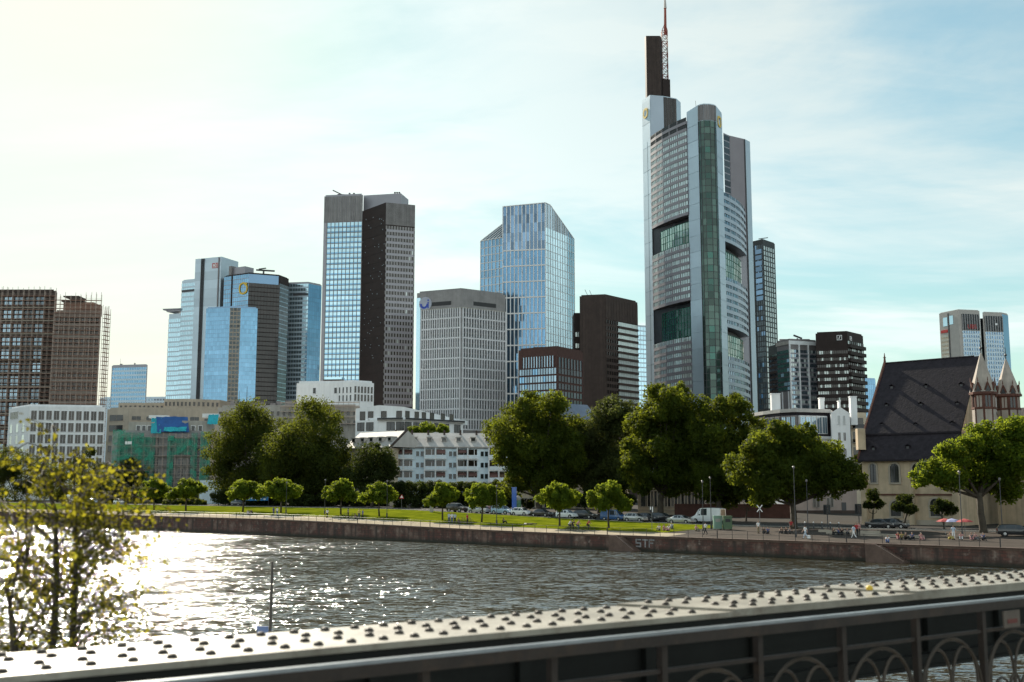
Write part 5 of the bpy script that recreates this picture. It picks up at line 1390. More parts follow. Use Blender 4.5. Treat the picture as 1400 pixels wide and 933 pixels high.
# ================================================================ tall stepped tower with corner pylons and sky gardens
def arc(p, q, bulge, n):
    p, q = Vector(p), Vector(q); d = q - p; nr = Vector((d.y, -d.x)).normalized()
    return [tuple(p.lerp(q, i / n) + nr * bulge * 4 * (i / n) * (1 - i / n)) for i in range(n + 1)]
def b_tall():
    t = thing('bank_tower', 'tallest stepped tower with pale corner pylons, sky garden openings and antenna', 'tower', (*X(960, 625), 2.5))
    Lp, Fp0, Fp1, Rp = X(893, 641, 400), X(943, 606, 400), X(991.5, 607, 400), X(1022, 648, 400)
    lf = [Face(a, b) for a, b in zip(arc(Lp, Fp0, 1.6, 5), arc(Lp, Fp0, 1.6, 5)[1:])]
    rf = [Face(a, b) for a, b in zip(arc(Fp1, Rp, 2.2, 5), arc(Fp1, Rp, 2.2, 5)[1:])]
    zl = zat(893, 187, 641); zr = zat(992, 262, 607)
    mauve = mat('mauve grey spandrel panel', (.26, .235, .255), .45, .2, var=.08, scale=.1, tint=.15)
    paleb = mat('pale blue spandrel panel', (.42, .48, .55), .4, .3, var=.05, scale=.1, tint=.1)
    # inner body, 6 m behind the facades
    inn = [Vector(Lp) + Vector((-1.5, 4)), Vector(Fp0) + Vector((2, 8)), Vector(Fp1) + Vector((-3, 8)), Vector(Rp) + Vector((-3, 3)), Vector((Vector(Lp) + Vector(Rp)) / 2 + Vector((0, 14)))]
    mb = MB(); mb.prism([tuple(p) for p in (inn[0], inn[1], inn[2], inn[4])], 2.6, zl - 2); mb.build('inner_wall', [M['darkmetal']], t)
    mb = MB(); mb.prism([tuple(p) for p in (inn[2], inn[3], inn[4])], 2.7, zr - 2); mb.build('inner_wall', [M['darkmetal']], t)
    def facade(faces, ztop, gaps, gm, sm, name, groups, H=4.05, top_slots=0, sp=.42, reverse_notch=False):
        n = int((ztop - 8) / H); tot = sum(f.L for f in faces)
        for k in range(n):
            z1 = ztop - k * H; z0 = z1 - H; zc = (z0 + z1) / 2
            if any(g0 < zc < g1 for g0, g1 in gaps): continue
            mb = MB(); acc = 0; st = rnd.uniform(.3, .7)
            for i, f in enumerate(faces):
                dark = k < top_slots
                f.box(mb, 0, f.L + .05, z0, z0 + H * sp, -6.5, .12, 1, st)
                if i == 0: f.box(mb, -.02, .1, z0, z1, -6.5, .1, 1)
                per = 4
                for c in range(per):
                    f.quad(mb, f.L * c / per, f.L * (c + 1) / per, z0 + H * sp, z1, -.15, 2 if dark else 0, min(1, max(0, st + rnd.gauss(0, .22))), .02)
                    if c: f.box(mb, f.L * c / per - .06, f.L * c / per + .06, z0 + H * sp, z1, -.2, 0, 3)
                f.box(mb, -.3, .3, z0 + H * sp, z1, -1, .1, 1)
            part(t, name, mb, [gm, sm, M['black'], M['darkmetal']])
    gl = [(zat(918, 345, 622), zat(918, 304, 622)), (zat(918, 461, 622), zat(918, 418, 622))]
    gr = [(zat(1006, 384, 628), zat(1006, 345, 628)), (zat(1006, 494, 628), zat(1006, 456, 628))]
    facade(lf, zl, gl, M['glasspale'], mauve, 'window_band', 4, top_slots=2)
    facade(rf, zr, gr, M['glassmid'], paleb, 'right_window_band', 4, H=4.05, sp=.5)
    for (faces, gaps) in ((lf, gl), (rf, gr)):
        for g0, g1 in gaps:
            mb = MB(); n = 0
            for f in faces[(1 if faces is lf else 0):(5 if faces is lf else 4)]:
                for c in range(3):
                    for r in range(4):
                        za = g0 - 1 + (g1 - g0 - 2) * r / 4; zb = g0 - 1 + (g1 - g0 - 2) * (r + 1) / 4
                        f.quad(mb, f.L * c / 3, f.L * (c + 1) / 3, za, zb, -2.2, 0, rnd.random(), .03)
                    f.box(mb, f.L * c / 3 - .1, f.L * c / 3 + .1, g0 - 1, g1 - 3, -2.3, -2.0, 1)
                for r in range(5): f.box(mb, 0, f.L, g0 - 1 + (g1 - g0 - 2) * r / 4 - .1, g0 - 1 + (g1 - g0 - 2) * r / 4 + .1, -2.3, -2.05, 1)
                f.box(mb, 0, f.L, g1 - 3, g1 + .5, -6, -5, 2)
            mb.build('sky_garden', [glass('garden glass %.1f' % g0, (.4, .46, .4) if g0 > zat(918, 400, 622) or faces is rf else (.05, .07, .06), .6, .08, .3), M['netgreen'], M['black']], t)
    # left pylon + upper block
    lpz = zat(890, 134, 646)
    lp = [X(882, 651, 400), X(893, 641.5, 400), X(893, 655, 400)]
    blk = [X(882, 651, 400), X(893.2, 641.2, 400), X(912, 643, 400), X(930, 647, 400), X(936, 654, 400), X(934, 672, 400), X(884, 672, 400)]
    mb = MB(); mb.prism(blk, zl - 14, lpz); mb.prism([blk[0], blk[1], X(893.5, 672, 400), X(883, 672, 400)], 2.6, zl - 14.05); mb.build('corner_pylon', M['alu'], t)
    f0 = Face(blk[0], blk[1])
    for i in range(16): fbox(f0, t, 'panel_course', .2, f0.L - .15, 8 + i * (lpz - 10) / 16, 8 + (i + 1) * (lpz - 10) / 16 - .25, 0, .15, M['alu'], rnd.random())
    f1 = Face(blk[1], blk[2]); fbox(f1, t, 'flank_panel', .2, f1.L - .1, zl + .5, lpz - .3, 0, .2, paleb); f2 = Face(blk[2], blk[3])
    mb = MB()
    for i in range(6): f2.quad(mb, f2.L * i / 6, f2.L * (i + 1) / 6 - .1, zl, lpz - .5, .15, 0, rnd.random(), .02)
    mb.build('glazed_slot', [M['glassbrown']], t)
    emblem_ring(t, f0.P(f0.L * .46, zat(886, 155, 646), .25), f0.U, 3.2, 0, w=.36)
    # front pylon
    fp = [X(943, 606.5, 350), X(959, 598, 350), X(962, 596.6, 350), X(967, 595.5, 350), X(975, 595.6, 350), X(981, 597, 350), X(983.5, 598.5, 350), X(991.5, 607.5, 350)]
    fz = zat(967, 143, 597)
    mb = MB(); mb.prism(fp + [X(985, 622, 350), X(948, 622, 350)], 2.6, [fz - 1.2] + [fz] * 6 + [fz - 1.2] + [fz - 1] * 2); mb.build('front_pylon', M['alu'], t)
    FF = [Face(a, b) for a, b in zip(fp, fp[1:])]
    zlv = zat(970, 166, 597)
    for k in range(24):
        z0 = 4 + k * (fz - 6) / 24; z1 = z0 + (fz - 6) / 24
        for F_ in (FF[0], FF[6]): fbox(F_, t, 'pylon_panel', .15, F_.L - .1, z0 + .12, z1 - .12, 0, .18, M['alu'], rnd.random())
    n = 56
    for k in range(n):
        z0 = 4 + k * (zlv - 4) / n; z1 = z0 + (zlv - 4) / n; mb = MB()
        for i, F_ in enumerate(FF[1:6]):
            mid = i in (2, )
            F_.quad(mb, 0, F_.L, z0 + .15, z1, .06, 1 if (mid and rnd.random() < .4) else 0, rnd.random(), .01)
            F_.box(mb, 0, F_.L, z0 - .15, z0 + .15, 0, .12, 2)
            F_.box(mb, -.12, .12, z0, z1, 0, .3 if not mid else .2, 2)
        part(t, 'stair_glazing', mb, [M['glassdark'] if k % 1 else glassdg, M['glassgreen'], M['darkmetal']])
    for i, F_ in enumerate(FF[1:6]):
        for j in range(3): fbox(F_, t, 'louvre', F_.L * j / 3 + .08, F_.L * (j + 1) / 3 - .1, zlv + .3, fz - .6, 0, .3, M['louvre'], rnd.random())
    emblem_ring(t, FF[6].P(FF[6].L * .5, zat(987, 166, 602), .25), FF[6].U, 3.3, 0, w=.36)
    mb = MB(); p = FF[0].P(5, fz - .5, -3); mb.tube(p, p + Vector((-.5, 0, 5)), .12, n=4); mb.build('antenna', M['darkmetal'], t)
    # right rear pylon
    rp = [X(992, 640, 300), X(1000, 645, 300), X(1021.5, 652, 300), X(1028, 657, 300)]
    rz = zat(1010, 189, 650)
    mb = MB(); mb.prism(rp + [X(1026, 680, 300), X(994, 680, 300)], 2.6, rz); mb.build('rear_pylon', M['alu2'], t)
    g = [Face(a, b) for a, b in zip(rp, rp[1:])]
    mb = MB()
    for i in range(14): g[0].quad(mb, .1, g[0].L - .1, rz - 4 - i * 4, rz - .8 - i * 4, .08, 0, rnd.random(), .02)
    mb.build('slot_glazing', [M['glassdark']], t)
    fbox(g[2], t, 'edge_panel', .1, g[2].L, 4, rz - .2, 0, .2, M['alu']); fbox(g[1], t, 'rear_panel', .2, g[1].L - .2, zr - 20, rz - .4, 0, .15, mauve)
    fbox(g[1], t, 'edge_fin', g[1].L - .9, g[1].L - .2, 4, rz - .3, .16, .5, M['darkmetal'])
    # dark chimney core with mast
    ck = [X(882, 656, 100), X(884, 653, 100), X(903, 653, 100), X(905.5, 656, 100), X(904, 672, 100), X(884, 672, 100)]
    cz = zat(893, 51, 655); mb = MB(); mb.prism(ck, lpz - 3, cz); mb.build('dark_core', M['darkbrown'], t)
    for F_ in (Face(ck[1], ck[2]),):
        for i in range(12): fbox(F_, t, 'core_panel', F_.L * i / 12 + .06, F_.L * (i + 1) / 12 - .06, lpz + .3, cz - .5, 0, .2, M['brown'], rnd.random())
    c2 = [X(905.6, 655.5, 100), X(916, 657, 100), X(915, 670, 100), X(905, 670, 100)]
    mb = MB(); mb.prism(c2, lpz - 2, zat(910, 108, 656)); mb.build('dark_step', M['darkbrown'], t)
    am = [mat('mast red paint', (.28, .06, .04), .6), mat('mast white paint', (.5, .45, .42), .6)]
    az0, az1 = zat(910, 108, 656), zat(910, 40, 656); p0 = X(908.5, 660, 60); w = 1.7
    mb = MB(); n = 9
    cs = [(-w, -w), (w, -w), (w, w), (-w, w)]
    for k in range(n):
        a = az0 + (az1 - az0) * k / n; b = az0 + (az1 - az0) * (k + 1) / n; m = k % 2
        for i in range(4):
            x, y = cs[i]; x2, y2 = cs[(i + 1) % 4]
            mb.tube((p0[0] + x, p0[1] + y, a), (p0[0] + x, p0[1] + y, b), .24, n=4, m=m)
            mb.tube((p0[0] + x, p0[1] + y, a), (p0[0] + x2, p0[1] + y2, b), .16, n=4, m=m); mb.tube((p0[0] + x2, p0[1] + y2, a), (p0[0] + x, p0[1] + y, b), .16, n=4, m=m)
            mb.tube((p0[0] + x, p0[1] + y, b), (p0[0] + x2, p0[1] + y2, b), .18, n=4, m=m)
    mb.build('lattice_mast', am, t)
    mb = MB(); za = zat(910, 40, 656)
    for i, (x, y) in enumerate(cs): mb.tube((p0[0] + x, p0[1] + y, za), (p0[0] + .6, p0[1], zat(910, 28, 656)), .25, n=4)
    mb.tube((p0[0] + .6, p0[1], zat(910, 44, 656)), (p0[0] + .8, p0[1], zat(910, 8, 656)), .95, .75, 8, 0); mb.tube((p0[0] + .8, p0[1], zat(910, 8, 656)), (p0[0] + .8, p0[1], zat(910, -6, 656)), 1.0, .5, 8, 1)
    mb.build('mast_tip', am, t)
    mb = MB(); q = Vector((*X(888, 660, 50), cz)); mb.tube(q, q + Vector((0, 0, 1.5)), .4); mb.tube(q + Vector((-1.5, 0, 2.6)), q + Vector((3.5, 0, 1.4)), .3); mb.build('roof_crane', M['darkmetal'], t)
glassdg = glass('dark green glass', (.06, .1, .085), .55, .06, .4)
b_tall()
# ---------------------------------------------------------------- towers on the right
M['paleframe'] = mat('pale stone frame', (.46, .43, .4), .8, var=.06)
def b_right():
    Y = 800; zt = lambda py: zat(1046, py, Y)
    ft = [X(1029, Y + 10, 450), X(1046.5, Y, 450), X(1063, Y + 14, 450)]
    t, (a, b) = building('office_tower', 'slim black tower with a white window grid right of the tallest tower', 'tower', ft, zt(328), M['black'], back=20)
    bands(a, t, zt(560), zt(334), 32, 4, M['glassdark'], M['black'], .2, u0=a.L * .35, mw=.3, md=.2, name='left_band', blind=.12, bm=M['glassnavy'])
    for k in range(9): 
        mb = MB(); a.quad(mb, a.L * .4, a.L * .9, zt(346 + k * 8), zt(340 + k * 8), .3, 0, rnd.random()); part(t, 'blue_pane', mb, [M['glassnavy']])
    bands(b, t, zt(560), zt(336), 32, 5, M['glasspale'], M['black'], .22, u0=b.L * .02, u1=b.L * .94, mw=.75, md=.25, jit=.02)
    mb = MB(); q = a.P(a.L * .6, zt(328), -4); mb.tube(q, q + Vector((0, 0, 2.5)), .3); mb.tube(q + Vector((-2, 0, 2)), q + Vector((5, 0, 3)), .3); mb.build('roof_crane', M['darkmetal'], t)
    # grid tower
    Y = 580; zt = lambda py: zat(1080, py, Y)
    ft = [X(1063, Y + 10, 500), X(1080, Y, 500), X(1118, Y + 6, 500)]
    t, (a, b) = building('office_tower', 'grey tower with white vertical piers left of the black striped tower', 'tower', ft, zt(465), M['louvre'], back=18)
    bands(b, t, zt(560), zt(478), 13, 12, M['glassmid'], M['darkmetal'], .35, mw=.12, md=.1, blind=.25, bm=M['glasspale'], spand=M['alu2'])
    bands(a, t, zt(535), zt(478), 9, 4, M['glassgreen'], M['darkmetal'], .3, mw=.12, md=.1, name='left_band', blind=.3, bm=M['glasssky'])
    for i in range(4): fbox(b, t, 'pier', b.L * i / 3 - .35, b.L * i / 3 + .35, 4, zt(471), 0, .6, M['white'])
    for i in range(2): fbox(a, t, 'pier', a.L * (.35 + .5 * i) - .25, a.L * (.35 + .5 * i) + .25, 4, zt(535), 0, .5, M['white'])
    fbox(b, t, 'roof_rim', -.4, b.L + .3, zt(471), zt(466), -3, .5, M['white']); fbox(a, t, 'roof_rim', -.3, a.L, zt(471), zt(466), -3, .5, M['conc'])
    mb = MB(); mb.prism([X(1070, Y + 8), X(1112, Y + 8), X(1112, Y + 18), X(1070, Y + 18)], zt(465), zt(461)); mb.build('plant_storey', M['louvre'], t)
    mb = MB(); q = Vector((*X(1090, Y + 12, 460), zt(461))); mb.tube(q, q + Vector((0, 0, 1)), .4); mb.tube(q + Vector((-2, 0, 2.6)), q + Vector((2.5, 0, .8)), .5); mb.build('roof_crane', M['darkmetal'], t)
    ft = [X(1052, Y + 22, 520), X(1064, Y + 12, 520)]
    t, (a,) = building('office_block', 'dark stair block squeezed between the slim black tower and the grey pier tower', 'building', ft, zat(1058, 474, Y + 16), M['darkmetal'], back=12)
    bands(a, t, zat(1058, 560, Y), zat(1058, 480, Y), 12, 3, M['glassdark'], M['brown'], .5, mw=.2)
    # black striped tower
    Y = 570; zt = lambda py: zat(1160, py, Y)
    ft = [X(1116.5, Y + 5, 500), X(1160, Y, 500), X(1181.5, Y + 14, 500)]
    t, (a, b) = building('bank_tower', 'black striped tower with projecting decks and a white square emblem', 'tower', ft, zt(454.5), M['darkbrown'], back=18)
    z0, z1 = zt(562), zt(479); n = 9
    bands(a, t, z0, z1, n, 14, M['panebrown'], M['darkbrown'], .5, u0=.3, mw=.25, md=.3, blind=.35, bm=M['glasspale'], spd=1.3)
    bands(b, t, z0, zt(466), n + 1, 8, M['glassbrown'], M['darkbrown'], .5, u0=0, u1=b.L - .2, mw=.2, md=.2, blind=.3, bm=M['glasspale'], spd=1.6, name='right_band')
    for F_, u, s in ((a, a.L * .75, 2.6), (b, b.L * .2, 2.2)):
        zc = zt(461.5 if F_ is a else 462); mb = MB()
        for (x0, x1, y0, y1) in ((-1, 1, .78, 1), (-1, 1, -1, -.78), (-1, -.78, -.78, .78), (.78, 1, -.78, .78)):
            F_.box(mb, u + x0 * s / 2, u + x1 * s / 2, zc + y0 * s / 2, zc + y1 * s / 2, 0, .2)
        if F_ is a:
            mb.quad(F_.P(u - s * .22, zc - s * .3, .2), F_.P(u - s * .02, zc - s * .3, .2), F_.P(u + s * .22, zc + s * .3, .2), F_.P(u + s * .02, zc + s * .3, .2))
        else: mb.quad(F_.P(u - s * .3, zc - s * .3, .2), F_.P(u + s * .1, zc - s * .3, .2), F_.P(u + s * .3, zc + s * .3, .2), F_.P(u - s * .1, zc + s * .3, .2))
        mb.build('emblem', M['whitesign'], t)
    Y = 900; ft = [X(1180, Y, 540), X(1197.5, Y + 4, 540)]
    t, (a,) = building('office_tower', 'small bright blue glass tower just left of the church gable', 'tower', ft, zat(1188, 518, Y), M['glassnavy'], back=15)
    bands(a, t, zat(1188, 600, Y), zat(1188, 519, Y), 12, 6, M['glassblue'], M['glassnavy'], .1, mw=.12, jit=.03)
    # twin towers behind the church
    Y = 1000; zt = lambda py: zat(1312, py, Y)
    red = M['redsign']
    ft = [X(1285.5, Y + 22, 460), X(1312, Y, 460), X(1341, Y + 5, 460)]
    t, (a, b) = building('office_tower', 'beige framed tower with a red sign behind the church ridge, left of its twin', 'tower', ft, zt(424), M['paleframe'], back=24, group='beige framed twin towers')
    for F_, nm in ((b, 'window_row'),):
        bands(F_, t, zt(540), zt(452), 15, 7, M['glassnavy'], M['whitecool'], .38, u0=F_.L * .16, u1=F_.L * .94, mw=1.0, md=.5, name=nm)
        for i in range(8): fbox(F_, t, 'fin', F_.L * (.16 + .78 * i / 7) - .45, F_.L * (.16 + .78 * i / 7) + .45, zt(451), zt(429), 0, .9, M['greystone'])
        mb = MB(); F_.quad(mb, F_.L * .16, F_.L * .94, zt(451), zt(429), .05); mb.build('dark_slots', [M['glassdark']], t)
    text_mesh('UBS', 5.5, b.P(b.L * .58, zt(446.5), 1.0), b.U, (0, 0, 1), red, t)
    fbox(a, t, 'slot', a.L * .45, a.L * .51, 4, zt(426), 0, .4, M['darkmetal']); fbox(a, t, 'loggia', a.L * .2, a.L * .42, zt(443), zt(431), 0, .3, M['glasssky']); fbox(a, t, 'loggia', a.L * .53, a.L * .72, zt(442), zt(430), 0, .3, M['glasssky'])
    bands(a, t, zt(540), zt(455), 15, 6, M['glasspale'], M['cream'], .5, u0=a.L * .05, u1=a.L * .42, mw=.8, name='left_band')
    fbox(a, t, 'sign_board', a.L * .06, a.L * .42, zt(452), zt(448), .1, .5, red)
    ft = [X(1345, Y + 8, 460), X(1371.5, Y + 12, 460), X(1379.5, Y + 20, 460)]
    t, (b, c) = building('office_tower', 'beige framed tower behind the pale church spires, right of its twin', 'tower', ft, zt(425.5), M['paleframe'], back=20, group='beige framed twin towers')
    bands(b, t, zt(540), zt(452), 15, 7, M['glassnavy'], M['whitecool'], .38, u0=b.L * .1, u1=b.L * .98, mw=1.0, md=.5, name='window_row')
    for i in range(8): fbox(b, t, 'fin', b.L * (.1 + .88 * i / 7) - .45, b.L * (.1 + .88 * i / 7) + .45, zt(451), zt(430), 0, .9, M['greystone'])
    mb = MB(); b.quad(mb, b.L * .1, b.L * .98, zt(451), zt(430), .05); mb.build('dark_slots', [M['glassdark']], t)
    fbox(c, t, 'corner_glass', .1, c.L, 4, zt(427), 0, .3, M['glassblue'])
    fbox(b, t, 'sign_board', b.L * .58, b.L * .7, zt(443), zt(440), .95, 1.1, M['whitesign'])
    g = [X(1341.2, Y + 16, 460), X(1345.2, Y + 16, 460)]
    t, (a,) = building('link_tower', 'thin dark glazed link between the beige twin towers', 'tower', g, zt(433), M['glassdark'], back=12)
b_right()
# ---------------------------------------------------------------- white mansard house right of the trees
def b_mansard():
    Y = 262; zt = lambda py: zat(1110, py, Y)
    c0 = [X(1026, Y + 18, 600), X(1045, Y + 10, 600), X(1068, Y + 3, 600), X(1090, Y, 600), X(1137, Y + 3, 600)]
    zc = zt(597)
    t, fs = building('apartment_house', 'white house with a dark mansard attic, gabled bay and white chimneys', 'house', c0, zc, M['white'], back=14, backshift=(6, 16))
    mb = MB(); 
    inn = [(p[0] + .3, p[1] + 2.0) for p in c0]; ztp = zt(563)
    for (p, q), (r, s) in zip(zip(c0, c0[1:]), zip(inn, inn[1:])):
        mb.quad((*p, zc), (*q, zc), (*s, ztp), (*r, ztp))
    back = [(c0[-1][0] + 6, c0[-1][1] + 16), (c0[0][0] + 6, c0[0][1] + 16)]
    mb.poly([(*p, ztp) for p in inn] + [(*p, ztp) for p in back]); mb.quad((*c0[-1], zc), (*back[0], zc), (*back[0], ztp), (*inn[-1], ztp))
    mb.build('mansard', M['roofdark'], t)
    tp = MB(); tp.prism([(p[0] - .1, p[1] - .8) for p in inn] + back, ztp + .02, zt(558)); tp.build('flat_roof', M['roofgrey'], t)
    for F_ in fs: fbox(F_, t, 'cornice', 0, F_.L, zc - .5, zc + .15, 0, .45, M['white'])
    for F_, n in zip(fs, (2, 3, 3, 5)):
        for i in range(n):
            u = F_.L * (.08 + .9 * i / n) if F_ is not fs[3] else F_.L * (.12 + .8 * i / n)
            w = F_.L / n * .62 if F_ is not fs[3] else F_.L * .12
            mb = MB()
            F_.box(mb, u - .15, u + w + .15, zt(593), zt(568), -1.9, -.05, 1); F_.quad(mb, u, u + w, zt(592), zt(570), 0.0, 0, rnd.random()); F_.box(mb, u + w * .47, u + w * .53, zt(592), zt(570), 0, .05, 1)
            part(t, 'dormer', mb, [M['glassmid'], M['white'] if F_ is fs[3] else M['louvre']])
            for r in (606, 622, 640, 660): window(F_, t, u + w * .1, zt(r + 8), w * .62, zt(r) - zt(r + 8), M['glassmid'], M['white'], .12, fw=.1)
    gb = [X(1137.3, Y - 1.5, 600), X(1163, Y - .5, 600)]
    gz = zt(566); F_ = Face(*gb)
    mb = MB(); mb.prism([gb[0], gb[1], (gb[1][0] + 3, gb[1][1] + 12), (gb[0][0] + 3, gb[0][1] + 12)], 2.6, gz)
    A, B, C = F_.P(-.2, gz, .02), F_.P(F_.L + .2, gz, .02), F_.P(F_.L * .5, zt(557), .02); sh = Vector((3, 12, 0))
    mb.poly([A, B, C]); mb.quad(A, C, C + sh, A + sh); mb.quad(C, B, B + sh, C + sh); mb.poly([A + sh, C + sh, B + sh])
    mb.build('gabled_bay', M['white'], t)
    for r, h in ((569, 12), (592, 11), (614, 10), (636, 10)):
        for u in (.34, .62): window(F_, t, F_.L * u, zt(r + h), F_.L * .12, zt(r) - zt(r + h), M['panebrown'] if r > 580 else M['greypane'], M['white'], .1, fw=.08)
    for px0, px1, y0, y1, yy in ((1055, 1067, 558, 539, 8), (1121, 1127, 558, 545, 8), (1163, 1171.5, 575, 543, 6), (1147, 1149, 558, 549, 7)):
        p, q = X(px0, Y + yy, 550), X(px1, Y + yy, 550); mb = MB()
        mb.box((*p, zat(px0, y0 + 6, Y + yy)), (q[0] - p[0], 0, 0), (0, 1.5, 0), (0, 0, zat(px0, y1, Y + yy) - zat(px0, y0 + 6, Y + yy))); mb.box((p[0] - .1, p[1] - .1, zat(px0, y1, Y + yy)), (q[0] - p[0] + .2, 0, 0), (0, 1.7, 0), (0, 0, .2)); mb.build('chimney', M['white'], t)
    # lower street front
    lw = Face(X(1086, Y - 4, 690), X(1172, Y - 2, 690)); mb = MB()
    pk = mat('pinkish plaster', (.36, .29, .26), .9, var=.1, streak=.15)
    mb.prism([lw.P(0, 0)[:2], lw.P(lw.L, 0)[:2], lw.P(lw.L, 0, -3.2)[:2], lw.P(0, 0, -3.2)[:2]], 2.6, zt(646)); mb.build('street_front', pk, t)
    for u in (.3, .36, .52, .58): window(lw, t, lw.L * u, zt(693), lw.L * .035, 2.0, M['panebrown'], M['conc'], .12)
    fbox(lw, t, 'door', lw.L * .75, lw.L * .82, 3.2, zt(687), .02, .1, M['darkmetal']); fbox(lw, t, 'plinth', 0, lw.L, 2.7, 3.9, 0, .2, M['brown'])
    # balcony house
    ft = [X(1164, Y + 8, 600), X(1186, Y + 10, 600)]
    t, (f,) = building('apartment_house', 'brownish house with recessed balconies between the gabled bay and the church', 'house', ft, zt(565), M['cream'], back=12)
    for r in (568, 588, 610, 632):
        mb = MB(); f.quad(mb, f.L * .1, f.L * .78, zt(r + 15), zt(r), .03, 0, .4); f.box(mb, f.L * .05, f.L * .9, zt(r + 16), zt(r + 15), 0, 1.4, 1); f.box(mb, f.L * .05, f.L * .9, zt(r + 15), zt(r + 10), 1.3, 1.38, 2); part(t, 'balcony', mb, [M['panebrown'], M['conc'], M['darkmetal']])
M['greypane'] = glass('grey pane', (.3, .32, .33), .3, .1, .2)
b_mansard()
# ---------------------------------------------------------------- long white house with balconies
def b_long():
    Y = 285; zt = lambda py: zat(600, py, Y)
    ft = [X(534, Y + 1, 640), X(695, Y + 4, 640)]
    ze = zt(611); zr = zt(590)
    t, (f,) = building('apartment_house', 'long pale blue white house with rows of balconies and a pale dormered roof', 'house', ft, ze, M['whitecool'], back=13, backshift=(0, 13), parapet=.03)
    def roof(par, F_, dep, z0, z1, m, over=.6):
        mb = MB(); d2 = -dep / 2
        mb.quad(F_.P(-over, z0, over), F_.P(F_.L + over, z0, over), F_.P(F_.L + over, z1, d2), F_.P(-over, z1, d2)); mb.quad(F_.P(F_.L + over, z0, -dep - over), F_.P(-over, z0, -dep - over), F_.P(-over, z1, d2), F_.P(F_.L + over, z1, d2))
        mb.poly([F_.P(-over, z0, over), F_.P(-over, z1, d2), F_.P(-over, z0, -dep - over)]); mb.poly([F_.P(F_.L + over, z0, over), F_.P(F_.L + over, z0, -dep - over), F_.P(F_.L + over, z1, d2)])
        F_.box(mb, -over, F_.L + over, z0 - .25, z0 - .01, over - .2, over, 0)
        mb.build('roof_slope', m, par)
    roof(t, f, 13, ze + .1, zr, M['roofgrey'])
    fbox(f, t, 'eaves_board', -.5, f.L + .5, ze - .3, ze + .05, .02, .55, M['brown'])
    for i in range(8):
        u = f.L * (.055 + i * .125); z = ze + (zr - ze) * .38; d = -2.1
        mb = MB(); f.box(mb, u, u + 1.3, z, z + 1.1, d - 1.5, d + .5, 1); f.quad(mb, u + .15, u + 1.15, z + .15, z + .95, d + .52, 0); f.box(mb, u - .2, u + 1.5, z + 1.1, z + 1.25, d - 1.6, d + .7, 2); part(t, 'dormer', mb, [M['pane'], M['roofgrey'], M['roofgrey']])
    for i in range(7):
        u = f.L * (.03 + i * .14); mb = MB(); q = f.P(u, zr - .8, -5.5); mb.bx(q.x, q.y, q.z, q.x + .5, q.y + .5, zr + .7); mb.build('chimney', M['brown'], t)
    # bays of balconies alternate with slit-window piers
    seq = [(0.02, .19, 'b'), (.19, .285, 'w'), (.285, .47, 'b'), (.47, .56, 'w'), (.56, .74, 'b'), (.74, .83, 'w'), (.83, 1.0, 'b')]
    rng_ = random.Random(4)
    aw = mat('striped red awning', (.16, .085, .075), .8)
    for r, y in enumerate((613.5, 629, 644.5, 660, 675)):
        z1 = zt(y); z0 = zt(y + 14)
        for u0, u1, k in seq:
            if k == 'w':
                for q in (.25, .65): window(f, t, f.L * (u0 + (u1 - u0) * q), z1 - 1.9, .8, 1.25, M['pane'], M['whitecool'], .1, fw=.08, bars=0)
                continue
            for h in (0, 1):
                a = f.L * (u0 + (u1 - u0) * h / 2); b = f.L * (u0 + (u1 - u0) * (h + 1) / 2)
                mb = MB(); f.quad(mb, a + .25, b - .25, z0 + .1, z1 - .1, .03, 0, rng_.random()); f.box(mb, a + (b - a) * .62, a + (b - a) * .68, z0, z1, .03, .1, 1)
                f.box(mb, a, b, z0 - .12, z0 + .08, 0, 1.5, 1); f.box(mb, a + .15, b - .15, z0 + .12, z0 + 1.0, 1.38, 1.45, 2); f.box(mb, a - .12, a + .12, z0, z1 + .2, 0, 1.5, 1)
                for s in range(12): f.box(mb, a + .2 + (b - a - .4) * s / 12, a + .25 + (b - a - .4) * s / 12, z0 + .1, z0 + 1.05, 1.46, 1.5, 1)
                if rng_.random() < .4:
                    A, B = f.P(a + .3, z1 - .25, .1), f.P(b - .3, z1 - .25, .1); dz = Vector((0, 0, -rng_.uniform(.5, 1.0))) + f.N * 1.2
                    mb.quad(A, B, B + dz, A + dz, 3); mb.quad(A + dz, B + dz, B + dz - Vector((0, 0, .25)), A + dz - Vector((0, 0, .25)), 3)
                part(t, 'balcony', mb, [M['panebrown'], M['white'], M['whitecool'], aw])
    # left wing
    Y2 = 280
    ft = [X(473, Y2 + 10, 640), X(534.5, Y2, 640)]
    t2, (g,) = building('apartment_house', 'left wing of the long white house with a pale gabled roof and dormers', 'house', ft, zat(505, 613, Y2 + 4), M['cream'], back=11, backshift=(3, 11), parapet=.03)
    roof(t2, g, 11, zat(505, 612, Y2 + 4), zat(505, 590.5, Y2 + 9), M['roofgrey'])
    for i in range(5):
        u = g.L * (.05 + i * .2); ze2, zr2 = zat(505, 612, Y2 + 4), zat(505, 590.5, Y2 + 9); z = ze2 + (zr2 - ze2) * .35; d = -1.6
        mb = MB(); g.box(mb, u, u + 1.3, z, z + 1.1, d - 1.4, d + .5, 1); g.quad(mb, u + .15, u + 1.15, z + .15, z + .95, d + .52, 0); g.box(mb, u - .2, u + 1.5, z + 1.1, z + 1.25, d - 1.5, d + .7, 1); mb.build('dormer', [M['pane'], M['roofgrey']], t2)
    for r in (618, 634, 650, 666):
        for i in range(6): window(g, t2, g.L * (.05 + i * .16), zat(505, r + 9, Y2), 1.1, 1.5, M['pane'], M['white'], .1)
    mb = MB(); mb.tube(g.P(g.L + .3, zat(534, 612, Y2) - .1, .8), g.P(g.L + .3, zat(534, 588, Y2 + 6), -5.5), .35); mb.build('barge_board', M['brown'], t2)
